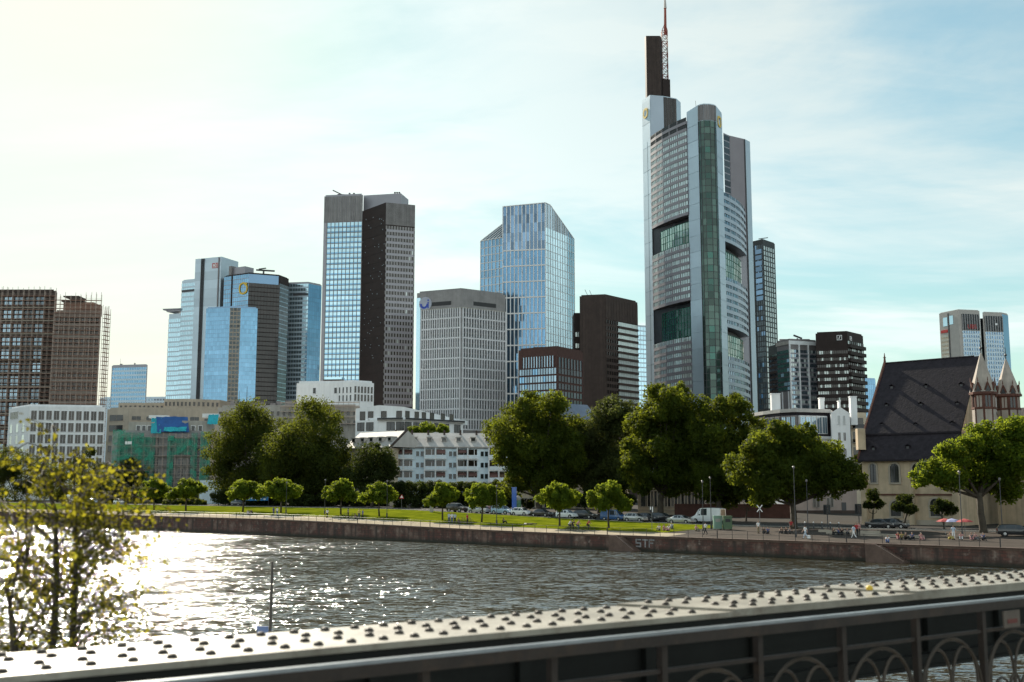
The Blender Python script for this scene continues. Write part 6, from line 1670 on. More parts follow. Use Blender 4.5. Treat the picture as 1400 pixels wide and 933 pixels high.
    # low beige houses behind the big trees
    Yb = 262
    ft = [X(690, Yb, 690), X(860, Yb - 8, 690)]
    t3, (h,) = building('low_house', 'long low pale house half hidden behind the trunks and parked cars', 'house', ft, zat(775, 650, Yb), M['cream'], back=12)
    for i in range(16): window(h, t3, h.L * (.02 + i * .062), 4.6, 1.2, 2.0, M['pane'], M['conc'], .1)
    ft = [X(872, Yb - 30, 690), X(960, Yb - 32, 690)]
    t4, (h,) = building('low_house', 'beige house with tall dark ground floor windows behind the silver hatchback', 'house', ft, zat(910, 655, Yb - 30), M['cream'], back=12)
    for i in range(9): window(h, t4, h.L * (.05 + i * .105), 5.2, 1.9, 3.1, M['pane'], M['beige'], .15, fw=.2)
    fbox(h, t4, 'string_course', 0, h.L, 4.3, 4.55, 0, .25, M['beige'])
    ft = [X(922, Yb - 36, 690), X(1080, Yb - 40, 690)]
    w = MB(); F_ = Face(*ft); F_.box(w, 0, F_.L, 2.6, 5.6, -.4, 0); F_.box(w, 0, F_.L, 5.6, 5.8, -.5, .1)
    tag(w.build('brick_wall', M['brick']), 'low dark red brick wall behind the white van', 'wall')
b_long()
# ---------------------------------------------------------------- church
def b_church():
    E0 = Vector(X(1176, 190, 620)); R0 = Vector(X(1212, 199, 500))
    g = R0 - E0; ax = Vector((g.y, -g.x)).normalized(); gl = g.length; gn = g.normalized()
    Lr, Lw = 15.6, 16.4
    t = thing('church', 'old ochre church with a huge steep dark slate roof and pale turrets', 'church', (*(R0 + ax * 12), 2.6))
    ze, zk, zr = zat(1176, 628, 190), 0, zat(1212, 497, 199)
    zk = ze + (zr - ze) * .235
    v = lambda a, b, z: Vector((*(E0 + gn * a + ax * b), z))    # a across from south eave, b along axis
    W2 = gl
    ink = W2 * .2
    wl = MB(); ins = .5
    wl.prism([tuple(v(ins, 0, 0)[:2]), tuple(v(ins, Lw, 0)[:2]), tuple(v(2 * W2 - ins, Lw, 0)[:2]), tuple(v(2 * W2 - ins, 0, 0)[:2])], 2.4, ze)
    # gable wall
    a, b = v(ins, 0, ze), v(2 * W2 - ins, 0, ze); 
    g2 = v(ins, Lw, ze), v(2 * W2 - ins, Lw, ze); wl.poly([g2[1], v(2 * W2 - ink, Lw - .02, zk), v(W2, Lw - .02, zr - .3), v(ink, Lw - .02, zk), g2[0]])
    wl.poly([a, v(ink, 0, zk), v(W2, 0, zr - .3), v(2 * W2 - ink, 0, zk), b]); wl.poly([v(ins, .8, ze), b + Vector((*(ax * .8), 0)), v(2 * W2 - ink, .8, zk), v(W2, .8, zr - .3), v(ink, .8, zk)])
    wl.build('wall', M['churchwall'], t)
    rf = MB()
    for s in (0, 1):
        m = (lambda x: x) if s == 0 else (lambda x: 2 * W2 - x)
        o = .25
        q = [v(m(-.4), -.3, ze - .15), v(m(-.4), Lw, ze - .15), v(m(ink), Lw, zk), v(m(ink), -.3, zk)]
        r = [v(m(ink - .25), -.3, zk + .25), v(m(ink - .25), Lw, zk + .25), v(W2, Lw, zr), v(W2, -.3, zr)]
        for k in (q, r):
            if s: k = k[::-1]
            rf.quad(*k); rf.quad(*[p - Vector((0, 0, .3)) for p in k[::-1]])
            for i in range(4): rf.quad(k[i], k[(i + 1) % 4], k[(i + 1) % 4] - Vector((0, 0, .3)), k[i] - Vector((0, 0, .3)))
    rf.build('roof', M['roofdark'], t)
    vg = MB(); vg.tube(v(-.2, -.35, ze), v(ink - .1, -.35, zk + .3), .22, n=5); vg.tube(v(ink - .1, -.35, zk + .3), v(W2, -.35, zr + .1), .25, n=5); vg.tube(v(W2, -.3, zr), v(W2, -.3, zr + 1.9), .25, .05, 6); vg.lathe(v(W2, -.3, zr + .9), [(.05, 0), (.3, .15), (.05, .35)], 8)
    vg.build('verge', M['redstone'], t)
    rd = MB(); rd.tube(v(W2, 0, zr + .02), v(W2, Lr, zr + .02), .16, n=5); rd.build('ridge', M['roofdark'], t)
    sk = MB(); q = v(.2, -.2, ze); sk.bx(q.x - .3, q.y - .4, ze + 1.6, q.x + 1.0, q.y + .9, ze + 5.2); sk.build('skew_stone', M['churchwall'], t)
    # small roof dormers in staggered rows
    F_ = Face(v(0, 0, 0)[:2], v(0, Lw, 0)[:2])
    for (px, py) in ((1220, 530), (1267, 529), (1315, 527), (1213, 555), (1260, 554), (1310, 553), (1207, 582), (1253, 582), (1303, 580), (1195, 614), (1242, 612)):
        low = py > 600
        # intersect ray with roof plane
        p0 = v(ink, 0, zk) if not low else v(0, 0, ze); p1 = v(W2, 0, zr) if not low else v(ink, 0, zk)
        n = (p1 - p0).cross(Vector((*ax, 0))); d = at(px, py, 1.0) - Vector((0, 0, CZ)); o = Vector((0, 0, CZ))
        hit = o + d * ((p0 - o).dot(n) / d.dot(n))
        mb = MB(); fx, fn = Vector((*ax, 0)), Vector((-gn.x, -gn.y, 0))
        A = hit + fn * .3 + Vector((0, 0, -.25))
        mb.box(A - fx * .35, fx * .7, -fn * .8, Vector((0, 0, .5)), 0); mb.box(A - fx * .22 + fn * .02, fx * .44, -fn * .03, Vector((0, 0, .4)), 1)
        mb.quad(A - fx * .5 + Vector((0, 0, .48)) + fn * .1, A + Vector((0, 0, .8)) + fn * .1, A + Vector((0, 0, .8)) - fn * .9, A - fx * .5 + Vector((0, 0, .48)) - fn * .8)
        mb.quad(A + Vector((0, 0, .8)) + fn * .1, A + fx * .5 + Vector((0, 0, .48)) + fn * .1, A + fx * .5 + Vector((0, 0, .48)) - fn * .8, A + Vector((0, 0, .8)) - fn * .9)
        mb.build('dormer', [M['roofdark'], M['darkmetal']], t)
    # arched windows on the wall face (wall is .5 m behind the eave line)
    FW = Face(v(ins, 0, 0)[:2], v(ins, Lw, 0)[:2])
    def arched(px0, px1, y0, y1, m='pane'):
        u0, u1 = FW.px_u(px0, 650), FW.px_u(px1, 650); Yc = FW.P((u0 + u1) / 2, 0).y
        z0, z1 = zat(px0, y1, Yc), zat(px0, y0, Yc); r = (u1 - u0) / 2; c = (u0 + u1) / 2; zs = z1 - r
        mb = MB()
        def ring(R_): return [(c - R_, z0 - (R_ - r)), (c + R_, z0 - (R_ - r))] + [(c + R_ * math.cos(R(q)), zs + R_ * math.sin(R(q))) for q in range(0, 181, 15)]
        ins_, outs = ring(r), ring(r + .28)
        mb.poly([FW.P(u, z, .03) for u, z in ins_])
        n = len(ins_)
        for i in range(n):
            j = (i + 1) % n
            mb.quad(FW.P(*ins_[i], .16), FW.P(*ins_[j], .16), FW.P(*outs[j], .16), FW.P(*outs[i], .16), 1); mb.quad(FW.P(*ins_[j], .16), FW.P(*ins_[i], .16), FW.P(*ins_[i], .0), FW.P(*ins_[j], .0), 1)
            mb.quad(FW.P(*outs[i], .16), FW.P(*outs[j], .16), FW.P(*outs[j], 0), FW.P(*outs[i], 0), 1)
        FW.box(mb, c - .06, c + .06, z0, z1 - .1, .03, .1, 2)
        mb.build('arched_window', [M[m], M['beige'], M['darkmetal']], t)
    for a_ in ((1190, 1198.5, 634, 660), (1217.5, 1229.5, 634, 660), (1248, 1260, 634, 660), (1216, 1230, 685, 706), (1270, 1284, 682, 706)): arched(*a_)
    fbox(FW, t, 'plinth', 0, FW.L, 2.5, 3.7, 0, .25, M['beige']); fbox(FW, t, 'string_course', 0, FW.L, 7.7, 7.95, 0, .2, M['redstone'])
    for u in (0.0, .5, .94): fbox(FW, t, 'buttress', FW.L * u, FW.L * u + .9, 2.5, 9.5, 0, .9, M['churchwall'])
    # turrets
    def turret(px, Yt, apex, ybase, yfoot, wpx, label):
        c = Vector((*X(px, Yt, ybase), 0)); r = wpx * Yt / F / 2
        s = thing('church_turret', label, 'turret', (c.x, c.y, zat(px, yfoot, Yt)), 'pale spired turrets of the church')
        z0, zb, za = zat(px, yfoot, Yt), zat(px, ybase, Yt), zat(px, apex, Yt)
        n = 8; an = [2 * math.pi * (i + .5) / n for i in range(n)]
        P_ = lambda a, rr, z: Vector((c.x + rr * math.cos(a), c.y + rr * math.sin(a), z))
        mb = MB()
        rb = r * .92
        for i in range(n):
            a0, a1 = an[i], an[(i + 1) % n]; mb.quad(P_(a0, rb, z0 - 3), P_(a1, rb, z0 - 3), P_(a1, rb, zb), P_(a0, rb, zb), 0)
        mb.build('shaft', M['redstone'], s)
        for i in range(n):
            a0, a1 = an[i], an[(i + 1) % n]; am = a0 + math.pi / n
            f_ = Face(P_(a0, rb, 0)[:2], P_(a1, rb, 0)[:2])
            hh = zb - z0
            mb = MB(); f_.quad(mb, f_.L * .2, f_.L * .8, z0 + hh * .42, z0 + hh * .86, -.02 if f_.N.dot(Vector((math.cos(am), math.sin(am), 0))) < 0 else .02, 0 if i % 2 else 1)
            f_.box(mb, f_.L * .46, f_.L * .54, z0 + hh * .42, z0 + hh * .86, -.08, .08, 2); f_.box(mb, 0, f_.L, z0 + hh * .34, z0 + hh * .42, -.12, .12, 2); f_.box(mb, f_.L * .12, f_.L * .88, z0 - 2, z0 + hh * .33, -.06, .06, 1)
            mb.build('belfry_panel', [M['pane'], M['spirestone'], M['redstone']], s)
            # gablet at the spire foot
            A, B, Cc = P_(a0, r * 1.02, zb - .1), P_(a1, r * 1.02, zb - .1), P_(am, r * 1.0, zb + (za - zb) * .26); D = P_(am, r * .5, zb + (za - zb) * .2)
            gm = MB(); gm.poly([A, B, Cc]); gm.poly([B, D, Cc]); gm.poly([D, A, Cc]); gm.poly([A.lerp(Cc, .12).lerp(P_(am, r * 1.02, zb), .35) + Vector((math.cos(am), math.sin(am), 0)) * .04, B.lerp(Cc, .12).lerp(P_(am, r * 1.02, zb), .35) + Vector((math.cos(am), math.sin(am), 0)) * .04, Cc.lerp(P_(am, r, zb), .35) + Vector((math.cos(am), math.sin(am), 0)) * .04], 1)
            gm.tube(Cc, Cc + Vector((0, 0, .6)), .1, .04, 4); gm.build('gablet', [M['redstone'], M['pane']], s)
        sp = MB(); top = Vector((c.x, c.y, za))
        for i in range(n):
            a0, a1 = an[i], an[(i + 1) % n]; sp.poly([P_(a0, r * 1.06, zb + .05), P_(a1, r * 1.06, zb + .05), top])
        sp.poly([P_(a, r * 1.06, zb + .05) for a in an[::-1]])
        sp.build('spire', M['spirestone'], s)
        cr = MB(); cr.prism([tuple(P_(a, r * 1.1, 0)[:2]) for a in an], zb - .35, zb + .04); cr.build('cornice', M['redstone'], s)
        fi = MB(); fi.tube(top - Vector((0, 0, .4)), top + Vector((0, 0, 1.7)), .1, .05, 6); fi.lathe(top + Vector((0, 0, .2)), [(.08, 0), (.28, .2), (.1, .45)], 8); fi.build('finial', M['darkmetal'], s)
    turret(1344, 178, 480, 537, 572, 33, 'pale octagonal spire turret in front of the church ridge end, left one of two')
    turret(1378, 186, 489, 540, 572, 32, 'pale octagonal spire turret at the right edge, slightly lower than its neighbour')
    # choir roof between / behind the turrets
    cf = Face(X(1352, 186, 560), X(1425, 176, 560)); mb = MB(); z0, z1 = zat(1380, 640, 182), zat(1380, 557, 186)
    mb.quad(cf.P(0, z0, 0), cf.P(cf.L, z0, 0), cf.P(cf.L, z1, -6), cf.P(0, z1, -6)); mb.quad(cf.P(0, z1, -6), cf.P(cf.L, z1, -6), cf.P(cf.L, z0, -12), cf.P(0, z0, -12)); mb.poly([cf.P(0, z0, 0), cf.P(0, z1, -6), cf.P(0, z0, -12)]); mb.poly([cf.P(cf.L, z0, -12), cf.P(cf.L, z1, -6), cf.P(cf.L, z0, 0)])
    mb.build('choir_roof', M['roofdark'], t)
    mb = MB(); mb.prism([tuple(cf.P(.3, 0, -.4)[:2]), tuple(cf.P(cf.L - .3, 0, -.4)[:2]), tuple(cf.P(cf.L - .3, 0, -11.6)[:2]), tuple(cf.P(.3, 0, -11.6)[:2])], 2.4, z0); mb.build('choir_wall', M['churchwall'], t)
b_church()
flush_left()
# ================================================================ vehicles
def carmat(name, col, metal=.0): return mat(name, col, .3, metal, var=.04, scale=.5, spec=.5, coat=.8)
CM = {'silver': carmat('silver car paint', (.42, .44, .46), .5), 'white': carmat('white car paint', (.75, .77, .78)), 'black': carmat('black car paint', (.018, .018, .02)), 'brown': carmat('dark brown car paint', (.035, .026, .022)),
      'blue': carmat('blue van paint', (.03, .1, .26)), 'paleblue': carmat('pale blue car paint', (.3, .45, .6), .2), 'grey': carmat('dark grey car paint', (.07, .072, .078), .3), 'wine': carmat('wine red car paint', (.11, .02, .025))}
PROFILES = {
    # x, z_sill, z_belt, z_roof, half width belt, half width roof ; length along +x (front at +x)
    'hatch': [(-2.05, .35, .62, .62, .72, .7), (-2.0, .28, .95, .97, .8, .7), (-1.75, .25, .95, 1.28, .84, .62), (-1.3, .22, .95, 1.46, .86, .6), (-.2, .22, .94, 1.5, .88, .62), (.45, .22, .93, 1.4, .88, .6), (1.05, .22, .93, .95, .87, .7), (1.7, .25, .82, .83, .84, .7), (2.0, .3, .66, .66, .74, .66), (2.08, .38, .55, .55, .66, .6)],
    'estate': [(-2.3, .35, .65, .65, .74, .7), (-2.25, .28, .98, 1.0, .82, .7), (-2.0, .25, .98, 1.4, .85, .64), (-1.4, .22, .98, 1.52, .88, .64), (-.1, .22, .97, 1.54, .9, .64), (.5, .22, .96, 1.44, .9, .62), (1.15, .22, .95, .98, .88, .72), (1.9, .25, .86, .87, .85, .72), (2.25, .3, .68, .68, .76, .68), (2.33, .38, .56, .56, .68, .62)],
    'saloon': [(-2.25, .35, .62, .62, .72, .7), (-2.2, .28, .92, .93, .8, .7), (-1.6, .24, .95, .98, .84, .7), (-1.0, .22, .95, 1.38, .87, .6), (-.2, .22, .94, 1.45, .88, .6), (.4, .22, .93, 1.36, .88, .6), (1.1, .22, .92, .94, .87, .7), (1.8, .25, .82, .83, .84, .7), (2.15, .3, .66, .66, .74, .66), (2.23, .38, .55, .55, .66, .6)],
    'suv': [(-2.3, .42, .8, .8, .8, .78), (-2.25, .36, 1.1, 1.12, .88, .8), (-2.1, .34, 1.1, 1.65, .9, .7), (-1.2, .32, 1.1, 1.76, .93, .7), (-.1, .32, 1.08, 1.77, .94, .7), (.45, .32, 1.07, 1.66, .94, .68), (1.0, .32, 1.06, 1.1, .93, .78), (1.9, .36, 1.0, 1.01, .9, .78), (2.2, .4, .8, .8, .82, .74), (2.28, .45, .65, .65, .74, .7)],
    'van': [(-2.9, .4, 1.0, 1.0, .95, .95), (-2.88, .38, 1.25, 2.45, .98, .9), (-2.4, .36, 1.28, 2.58, 1.0, .9), (-.4, .36, 1.28, 2.6, 1.0, .9), (.9, .36, 1.26, 2.55, 1.0, .88), (1.35, .36, 1.24, 2.35, 1.0, .84), (2.05, .36, 1.2, 1.4, .98, .86), (2.75, .4, 1.0, 1.02, .92, .84), (2.95, .42, .75, .75, .86, .8), (3.0, .48, .6, .6, .78, .74)],
}
def car(kind_, paint, label, loc, rotz, cat='car', group='cars parked along the riverside road'):
    P = PROFILES[kind_]
    t = thing('parked_van' if kind_ == 'van' else 'parked_car', label, cat, (0, 0, 0), group)
    mb = MB(); rings = []
    for x, zs, zb, zr, wb, wr in P:
        r = [(x, -wb * .92, zs), (x, -wb, (zs + zb) / 2), (x, -wb * .97, zb), (x, -wr, max(zr - .04, zb)), (x, -wr * .85, zr), (x, wr * .85, zr), (x, wr, max(zr - .04, zb)), (x, wb * .97, zb), (x, wb, (zs + zb) / 2), (x, wb * .92, zs)]
        rings.append(r)
    i0 = 0
    for r in rings: mb.v += r
    n = 10
    for k in range(len(rings) - 1):
        for j in range(n):
            l = (j + 1) % n; mb.f.append((k * n + j, (k + 1) * n + j, (k + 1) * n + l, k * n + l)); mb.m.append(0); mb.t.append(.5)
    mb.f.append(tuple(range(n))); mb.m.append(0); mb.t.append(.5); mb.f.append(tuple((len(rings) - 1) * n + j for j in reversed(range(n)))); mb.m.append(0); mb.t.append(.5)
    body = mb.build('body', paint, t); body.data.polygons.foreach_set('use_smooth', [True] * len(body.data.polygons))
    body.data.set_sharp_from_angle(angle=R(32))
    V = lambda k, j: Vector(rings[k][j])
    # side windows between belt (2 / 7) and roof edge (3 / 6)
    cab = [k for k, p in enumerate(P) if p[3] - p[2] > .25]
    for j0, j1, s in ((2, 3, -1), (7, 6, 1)):
        ks = cab if kind_ != 'van' else cab[-3:]
        for a, b in zip(ks, ks[1:]):
            q = [V(a, j0), V(b, j0), V(b, j1), V(a, j1)]; c = sum(q, Vector()) / 4
            q = [c + (p - c) * .86 + Vector((0, s * .012, 0)) for p in q]
            w = MB(); w.quad(*q); w.build('side_window', M['carglass'], t)
        k = cab[-1]; q = [V(k, j0), V(k + 1, j0), V(k + 1, j1), V(k, j1)]; c = sum(q, Vector()) / 4
        w = MB(); w.quad(*[c + (p - c) * .72 + Vector((0, s * .012, 0)) for p in q]); w.build('side_window', M['carglass'], t)
    k = cab[-1]; q = [V(k, 4), V(k + 1, 3), V(k + 1, 6), V(k, 5)]; c = sum(q, Vector()) / 4
    w = MB(); w.quad(*[c + (p - c) * .9 + Vector((.02, 0, .025)) for p in q]); w.build('windscreen', M['carglass'], t)
    k = cab[0]; q = [V(k, 5), V(k - 1, 6), V(k - 1, 3), V(k, 4)]; c = sum(q, Vector()) / 4
    w = MB(); w.quad(*[c + (p - c) * .85 + Vector((-.02, 0, .02)) for p in q]); w.build('rear_window', M['carglass'], t)
    L = P[-1][0]; B_ = P[0][0]; hw = max(p[4] for p in P)
    wr = .32 if kind_ in ('hatch', 'saloon', 'estate') else .38
    for x in (L * .64, B_ * .62):
        for s in (-1, 1):
            w = MB(); y = s * (hw - .1); w.lathe((x, y, wr), [(wr * .6, -.1), (wr, -.11), (wr, .11), (wr * .6, .1)], 18, axis='y', cap=False); o = w.build('wheel', M['rubber'], t)
            h = MB(); h.lathe((x, y, wr), [(wr * .62, -.09 * s * -1), (wr * .5, .1 * s), (.05, .1 * s)], 12, axis='y'); h.build('rim', M['rim'], o)
            a = MB(); a.lathe((x, s * (hw - .02), wr), [(wr * 1.02, -.03), (wr * 1.2, -.0), (wr * 1.02, .03)], 16, axis='y', cap=False); a.build('wheel_arch', M['rubber'], t)
    zf = P[-3][2]
    for s in (-1, 1):
        h = MB(); h.bx(L - .26, s * hw * .62 - .17, zf - .22, L - .08, s * hw * .62 + .17, zf - .06); h.build('headlight', M['lamp'], t)
        h = MB(); zz = P[1][2]; h.bx(B_ + .0, s * hw * .72 - .1, zz - .3, B_ + .09, s * hw * .72 + .1, zz - .02); h.build('tail_light', M['taillamp'], t)
        h = MB(); h.bx(cabx(P, cab) - .05, s * (hw + .02) - .07, P[cab[-1]][2], cabx(P, cab) + .1, s * (hw + .02) + .09, P[cab[-1]][2] + .14); h.build('wing_mirror', paint, t)
    bm = MB(); bm.bx(L - .12, -hw * .78, .3, L + .03, hw * .78, .5); bm.bx(B_ - .03, -hw * .78, .32, B_ + .12, hw * .78, .52); bm.build('bumper', M['rubber'] if kind_ in ('suv', 'van') else paint, t)
    t.location = loc; t.rotation_euler = (0, 0, rotz)
    return t
def cabx(P, cab): return (P[cab[-1]][0] + P[cab[-1] + 1][0]) / 2
HEAD = math.atan2(-E2.y, -E2.x)     # facing right along the quay (towards -u)
def park(px, v, kind_, paint, label, flip=False, dr=0, **kw):
    b = bank(px, v); b.z += .012
    return car(kind_, CM[paint], label, b, HEAD + dr + (math.pi if flip else 0), **kw)
park(625, 28, 'suv', 'brown', 'dark brown estate car, first of the parked row from its left end')
park(655, 28, 'estate', 'silver', 'silver estate car parked right of the dark brown one')
park(669, 29.5, 'saloon', 'wine', 'low dark wine red car squeezed behind the silver estate')
park(687, 28, 'suv', 'paleblue', 'pale blue and white off-roader parked left of the white hatchback')
park(713, 28, 'hatch', 'white', 'white hatchback parked beside the blue advertising column')
park(741, 28.5, 'saloon', 'black', 'glossy black saloon parked right of the white hatchback')
park(775, 28, 'hatch', 'white', 'white and blue tinted hatchback behind the cyclists')
park(800, 29.5, 'estate', 'black', 'black estate car in tree shade left of the blue van')
park(839, 28.5, 'van', 'blue', 'blue panel van parked under the trees', cat='van').scale = (.82, .85, .72)
park(869, 27.8, 'hatch', 'silver', 'silver hatchback parked right of the blue van')
park(884, 31.5, 'saloon', 'grey', 'dark grey car in the second row behind the silver hatchback')
park(905, 33, 'estate', 'black', 'black estate car in the shade above the seated picnic group')
park(931, 27.6, 'saloon', 'silver', 'light silver car with its nose towards the white van')
park(968, 33, 'van', 'white', 'large white delivery van with two small dark signs on its side', True, cat='van')
park(325, 34, 'hatch', 'grey', 'dark teal grey car left of the blue banner')
park(1204, 30, 'saloon', 'black', 'black car parked at the church corner')
park(1222, 31, 'hatch', 'grey', 'dark car with red tail lights parked under the arched church windows')
park(1388, 18, 'estate', 'black', 'dark car at the right edge beyond the tree trunk', dr=.4)
park(100, 30, 'van', 'white', 'white van on the left bank behind the near yellow tree', cat='van')
park(126, 29, 'hatch', 'paleblue', 'pale blue small car right of the white van on the left bank')
park(163, 28, 'hatch', 'white', 'white small car on the left bank behind the branch tips')

# ================================================================ street furniture
def lamp_post(px, v, h, label):
    b = bank(px, v); t = thing('street_lamp', label, 'street lamp', b, 'slim lamp posts on the bank')
    mb = MB(); mb.tube(b, b + Vector((0, 0, h)), .07, .04, 6); mb.tube(b, b + Vector((0, 0, .8)), .14, n=8); mb.build('pole', M['darkmetal'], t)
    mb = MB(); mb.lathe(b + Vector((0, 0, h)), [(.05, 0), (.14, .1), (.17, .3), (.08, .42)], 10); mb.build('lamp_head', M['louvre'], t)
for px, v, h, lab in ((391, 9, 6.0, 'slim lamp post right of the walking couple'), (444, 9, 6.5, 'slim lamp post by the lone walker'), (529, 9, 6.5, 'slim lamp post between the two clipped trees left of the dark hedge'), (679, 7, 6.2, 'slim lamp post left of the advertising column'), (961, 12, 7, 'slim lamp post in front of the white van'), (972, 16, 7.5, 'tall dark lamp post by the side of the white van'), (1087, 5, 9, 'tall grey lamp post at the trunk of the leaning tree'), (1104, 16, 7, 'slim lamp post right of the leaning tree trunk'), (1314, 12, 8, 'dark lamp post in front of the church wall'), (200, 9, 6.5, 'slim lamp post on the left lawn'), (1369, 20, 7, 'dark lamp post near the right edge')):
    lamp_post(px, v, h, lab)
def stuff_street():
    # blue advertising column
    b = bank(703, 31); t = thing('advertising_column', 'tall blue advertising column behind the white hatchback', 'column', b)
    mb = MB(); mb.bx(b.x - .45, b.y - .3, b.z, b.x + .45, b.y + .3, b.z + 5.0); mb.bx(b.x - .5, b.y - .35, b.z + 5.02, b.x + .5, b.y + .35, b.z + 5.2); mb.build('shaft', carmat('column blue', (.01, .09, .4)), t)
    mb = MB(); mb.bx(b.x - .6, b.y - .45, b.z - .2, b.x + .6, b.y + .45, b.z + .2); mb.build('base', M['conc'], t)
    b = bank(708, 32); t = thing('poster_pillar', 'round pale poster pillar beside the tall blue column', 'pillar', b)
    mb = MB(); mb.lathe(b, [(.7, -.2), (.7, .3), (.62, .32), (.62, 2.9), (.78, 2.95), (.78, 3.1), (.3, 3.5), (0.02, 3.6)], 16); mb.build('shaft', M['conc'], t)
    mb = MB(); mb.lathe(b + Vector((0, 0, .5)), [(.635, 0), (.635, 2.2)], 16, cap=False); mb.build('poster', mat('green poster', (.1, .2, .12), .6, var=.5, scale=2), t)
    # white stele in the lawn
    b = bank(590, 24); mb = MB(); mb.bx(b.x - .35, b.y - .3, b.z - .1, b.x + .35, b.y + .3, b.z + 2.9); mb.bx(b.x - .5, b.y - .45, b.z + 2.9, b.x + .5, b.y + .45, b.z + 3.15)
    tag(mb.build('stone_pillar', M['conc']), 'pale stone pillar at the lawn edge left of the dark brown estate car', 'pillar')
    # warning sign triangle
    def sign(px, v, h, shape, label, m):
        b = bank(px, v); t = thing('road_sign', label, 'sign', b); mb = MB(); mb.tube(b, b + Vector((0, 0, h)), .04, n=6); mb.build('post', M['steel'], t)
        mb = MB(); c = b + Vector((0, -.06, h - .3))
        if shape == 'tri':
            P_ = [Vector((-.5, 0, -.4)), Vector((.5, 0, -.4)), Vector((0, 0, .5))]
            mb.poly([c + p for p in P_]); mb.poly([c + p * .62 + Vector((0, -.02, 0)) for p in P_], 1); 
            for i in range(3): mb.quad(c + P_[i], c + P_[(i + 1) % 3], c + P_[(i + 1) % 3] + Vector((0, .03, 0)), c + P_[i] + Vector((0, .03, 0)))
        elif shape == 'x':
            for s in (-1, 1):
                mb.box(c + Vector((-.38 * s - .07, 0, -.5)), (.16, 0, 0), (0, .03, 0), (.76 * s, 0, 1.0), 1)
        else:
            mb.bx(c.x - .32, c.y, c.z - .5, c.x + .32, c.y + .04, c.z + .5, 0); mb.bx(c.x - .26, c.y - .02, c.z - .05, c.x - .1, c.y, c.z + .42, 1); mb.bx(c.x + .06, c.y - .02, c.z - .42, c.x + .2, c.y, c.z + .42, 1)
        mb.build('sign_plate', m, t)
    sign(549, 29, 2.9, 'tri', 'white triangular road sign in front of the dark hedge', [M['redsign'], M['whitesign']])
    sign(1038.5, 14, 3.6, 'x', 'white crossed boards sign by the tree trunks right of the white van', [M['whitesign'], M['whitesign']])
    sign(891, 10, 3.4, 'box', 'black board with white marks on a post left of the seated picnic group', [M['black'], M['whitesign']])
    # traffic light
    for px, v, lab in ((1131, 20, 'black traffic light in front of the pinkish house front'), (1174, 24, 'black traffic light at the church corner')):
        b = bank(px, v); t = thing('traffic_light', lab, 'traffic light', b)
        mb = MB(); mb.tube(b, b + Vector((0, 0, 3.2)), .07, n=6); mb.build('pole', M['darkmetal'], t)
        mb = MB(); mb.bx(b.x - .28, b.y - .2, b.z + 2.4, b.x + .28, b.y + .15, b.z + 3.6); mb.bx(b.x - .5, b.y + .15, b.z + 2.3, b.x + .5, b.y + .18, b.z + 3.7); mb.build('signal_head', M['black'], t)
        for k in range(3):
            mb = MB(); mb.lathe((b.x, b.y - .3, b.z + 2.65 + k * .35), [(.13, 0), (.13, .12)], 10, axis='y'); mb.build('lens', M['panebrown'], t)
    # recycling containers
    for px, lab in ((980.5, 'pale green container box in front of the white van rear'), (994, 'dark green container box right of the pale green one')):
        b = bank(px, 16); w, h = .62, 1.9; t = thing('container', lab, 'container', b)
        m = mat('container paint %d' % px, (.2, .32, .25) if px < 990 else (.08, .13, .07), .6)
        mb = MB(); mb.bx(b.x - w, b.y - .5, b.z + .1, b.x + w, b.y + .5, b.z + h); mb.bx(b.x - w - .06, b.y - .56, b.z + h, b.x + w + .06, b.y + .56, b.z + h + .16); mb.build('box', m, t)
        mb = MB(); mb.bx(b.x - w * .6, b.y - .53, b.z + h * .6, b.x + w * .6, b.y - .5, b.z + h * .85); mb.build('flap', M['conc'] if px < 990 else M['black'], t)
        mb = MB()
        for sx in (-1, 1):
            for sy in (-.4, .4): mb.bx(b.x + sx * w * .8 - .06, b.y + sy - .06, b.z - .05, b.x + sx * w * .8 + .06, b.y + sy + .06, b.z + .1)
        mb.build('foot', M['black'], t)
    # bollards on the plaza
    for i in range(5):
        b = bank(1100 + i * 11.5, 22); t = thing('bollard', 'dark bollard with pale cap on the plaza in front of the house front', 'bollard', b, 'row of bollards on the plaza')
        mb = MB(); mb.lathe(b, [(.12, -.1), (.12, .9), (.09, .95)], 8); mb.build('post', M['darkmetal'], t); mb = MB(); mb.lathe(b + Vector((0, 0, .95)), [(.09, 0), (.13, .06), (.05, .2)], 8); mb.build('cap', M['whitesign'], t)
    # parasols
    for px, c, lab in ((1301, 'bluesign', 'blue white parasol above the people by the right tree trunk'), (1318, 'redsign', 'red parasol left of the right tree trunk'), (1291, 'redsign', 'small red parasol left of the blue white one')):
        b = bank(px, 13); t = thing('parasol', lab, 'parasol', b); mb = MB(); mb.tube(b, b + Vector((0, 0, 2.3)), .03, n=6); mb.build('pole', M['steel'], t)
        mb = MB(); mb.lathe(b + Vector((0, 0, 1.95)), [(1.15, 0), (.75, .22), (.06, .42)], 8); mb.build('canopy', mat('parasol cloth ' + lab[:5], (.3, .32, .5) if c == 'bluesign' else (.35, .05, .05), .8), t)
    # thin mooring pole in the river
    p = at(372.5, 768, 38); t = thing('mooring_pole', 'thin grey pole standing in the river behind the girder', 'pole', (p.x, p.y, -1))
    mb = MB(); mb.chain([(p.x, p.y, -1.2), (p.x - .02, p.y, 2), (p.x, p.y, p.z)], [.065, .06, .045], 8); mb.build('shaft', mat('weathered pole', (.1, .085, .07), .8, var=.3, scale=3), t, True)
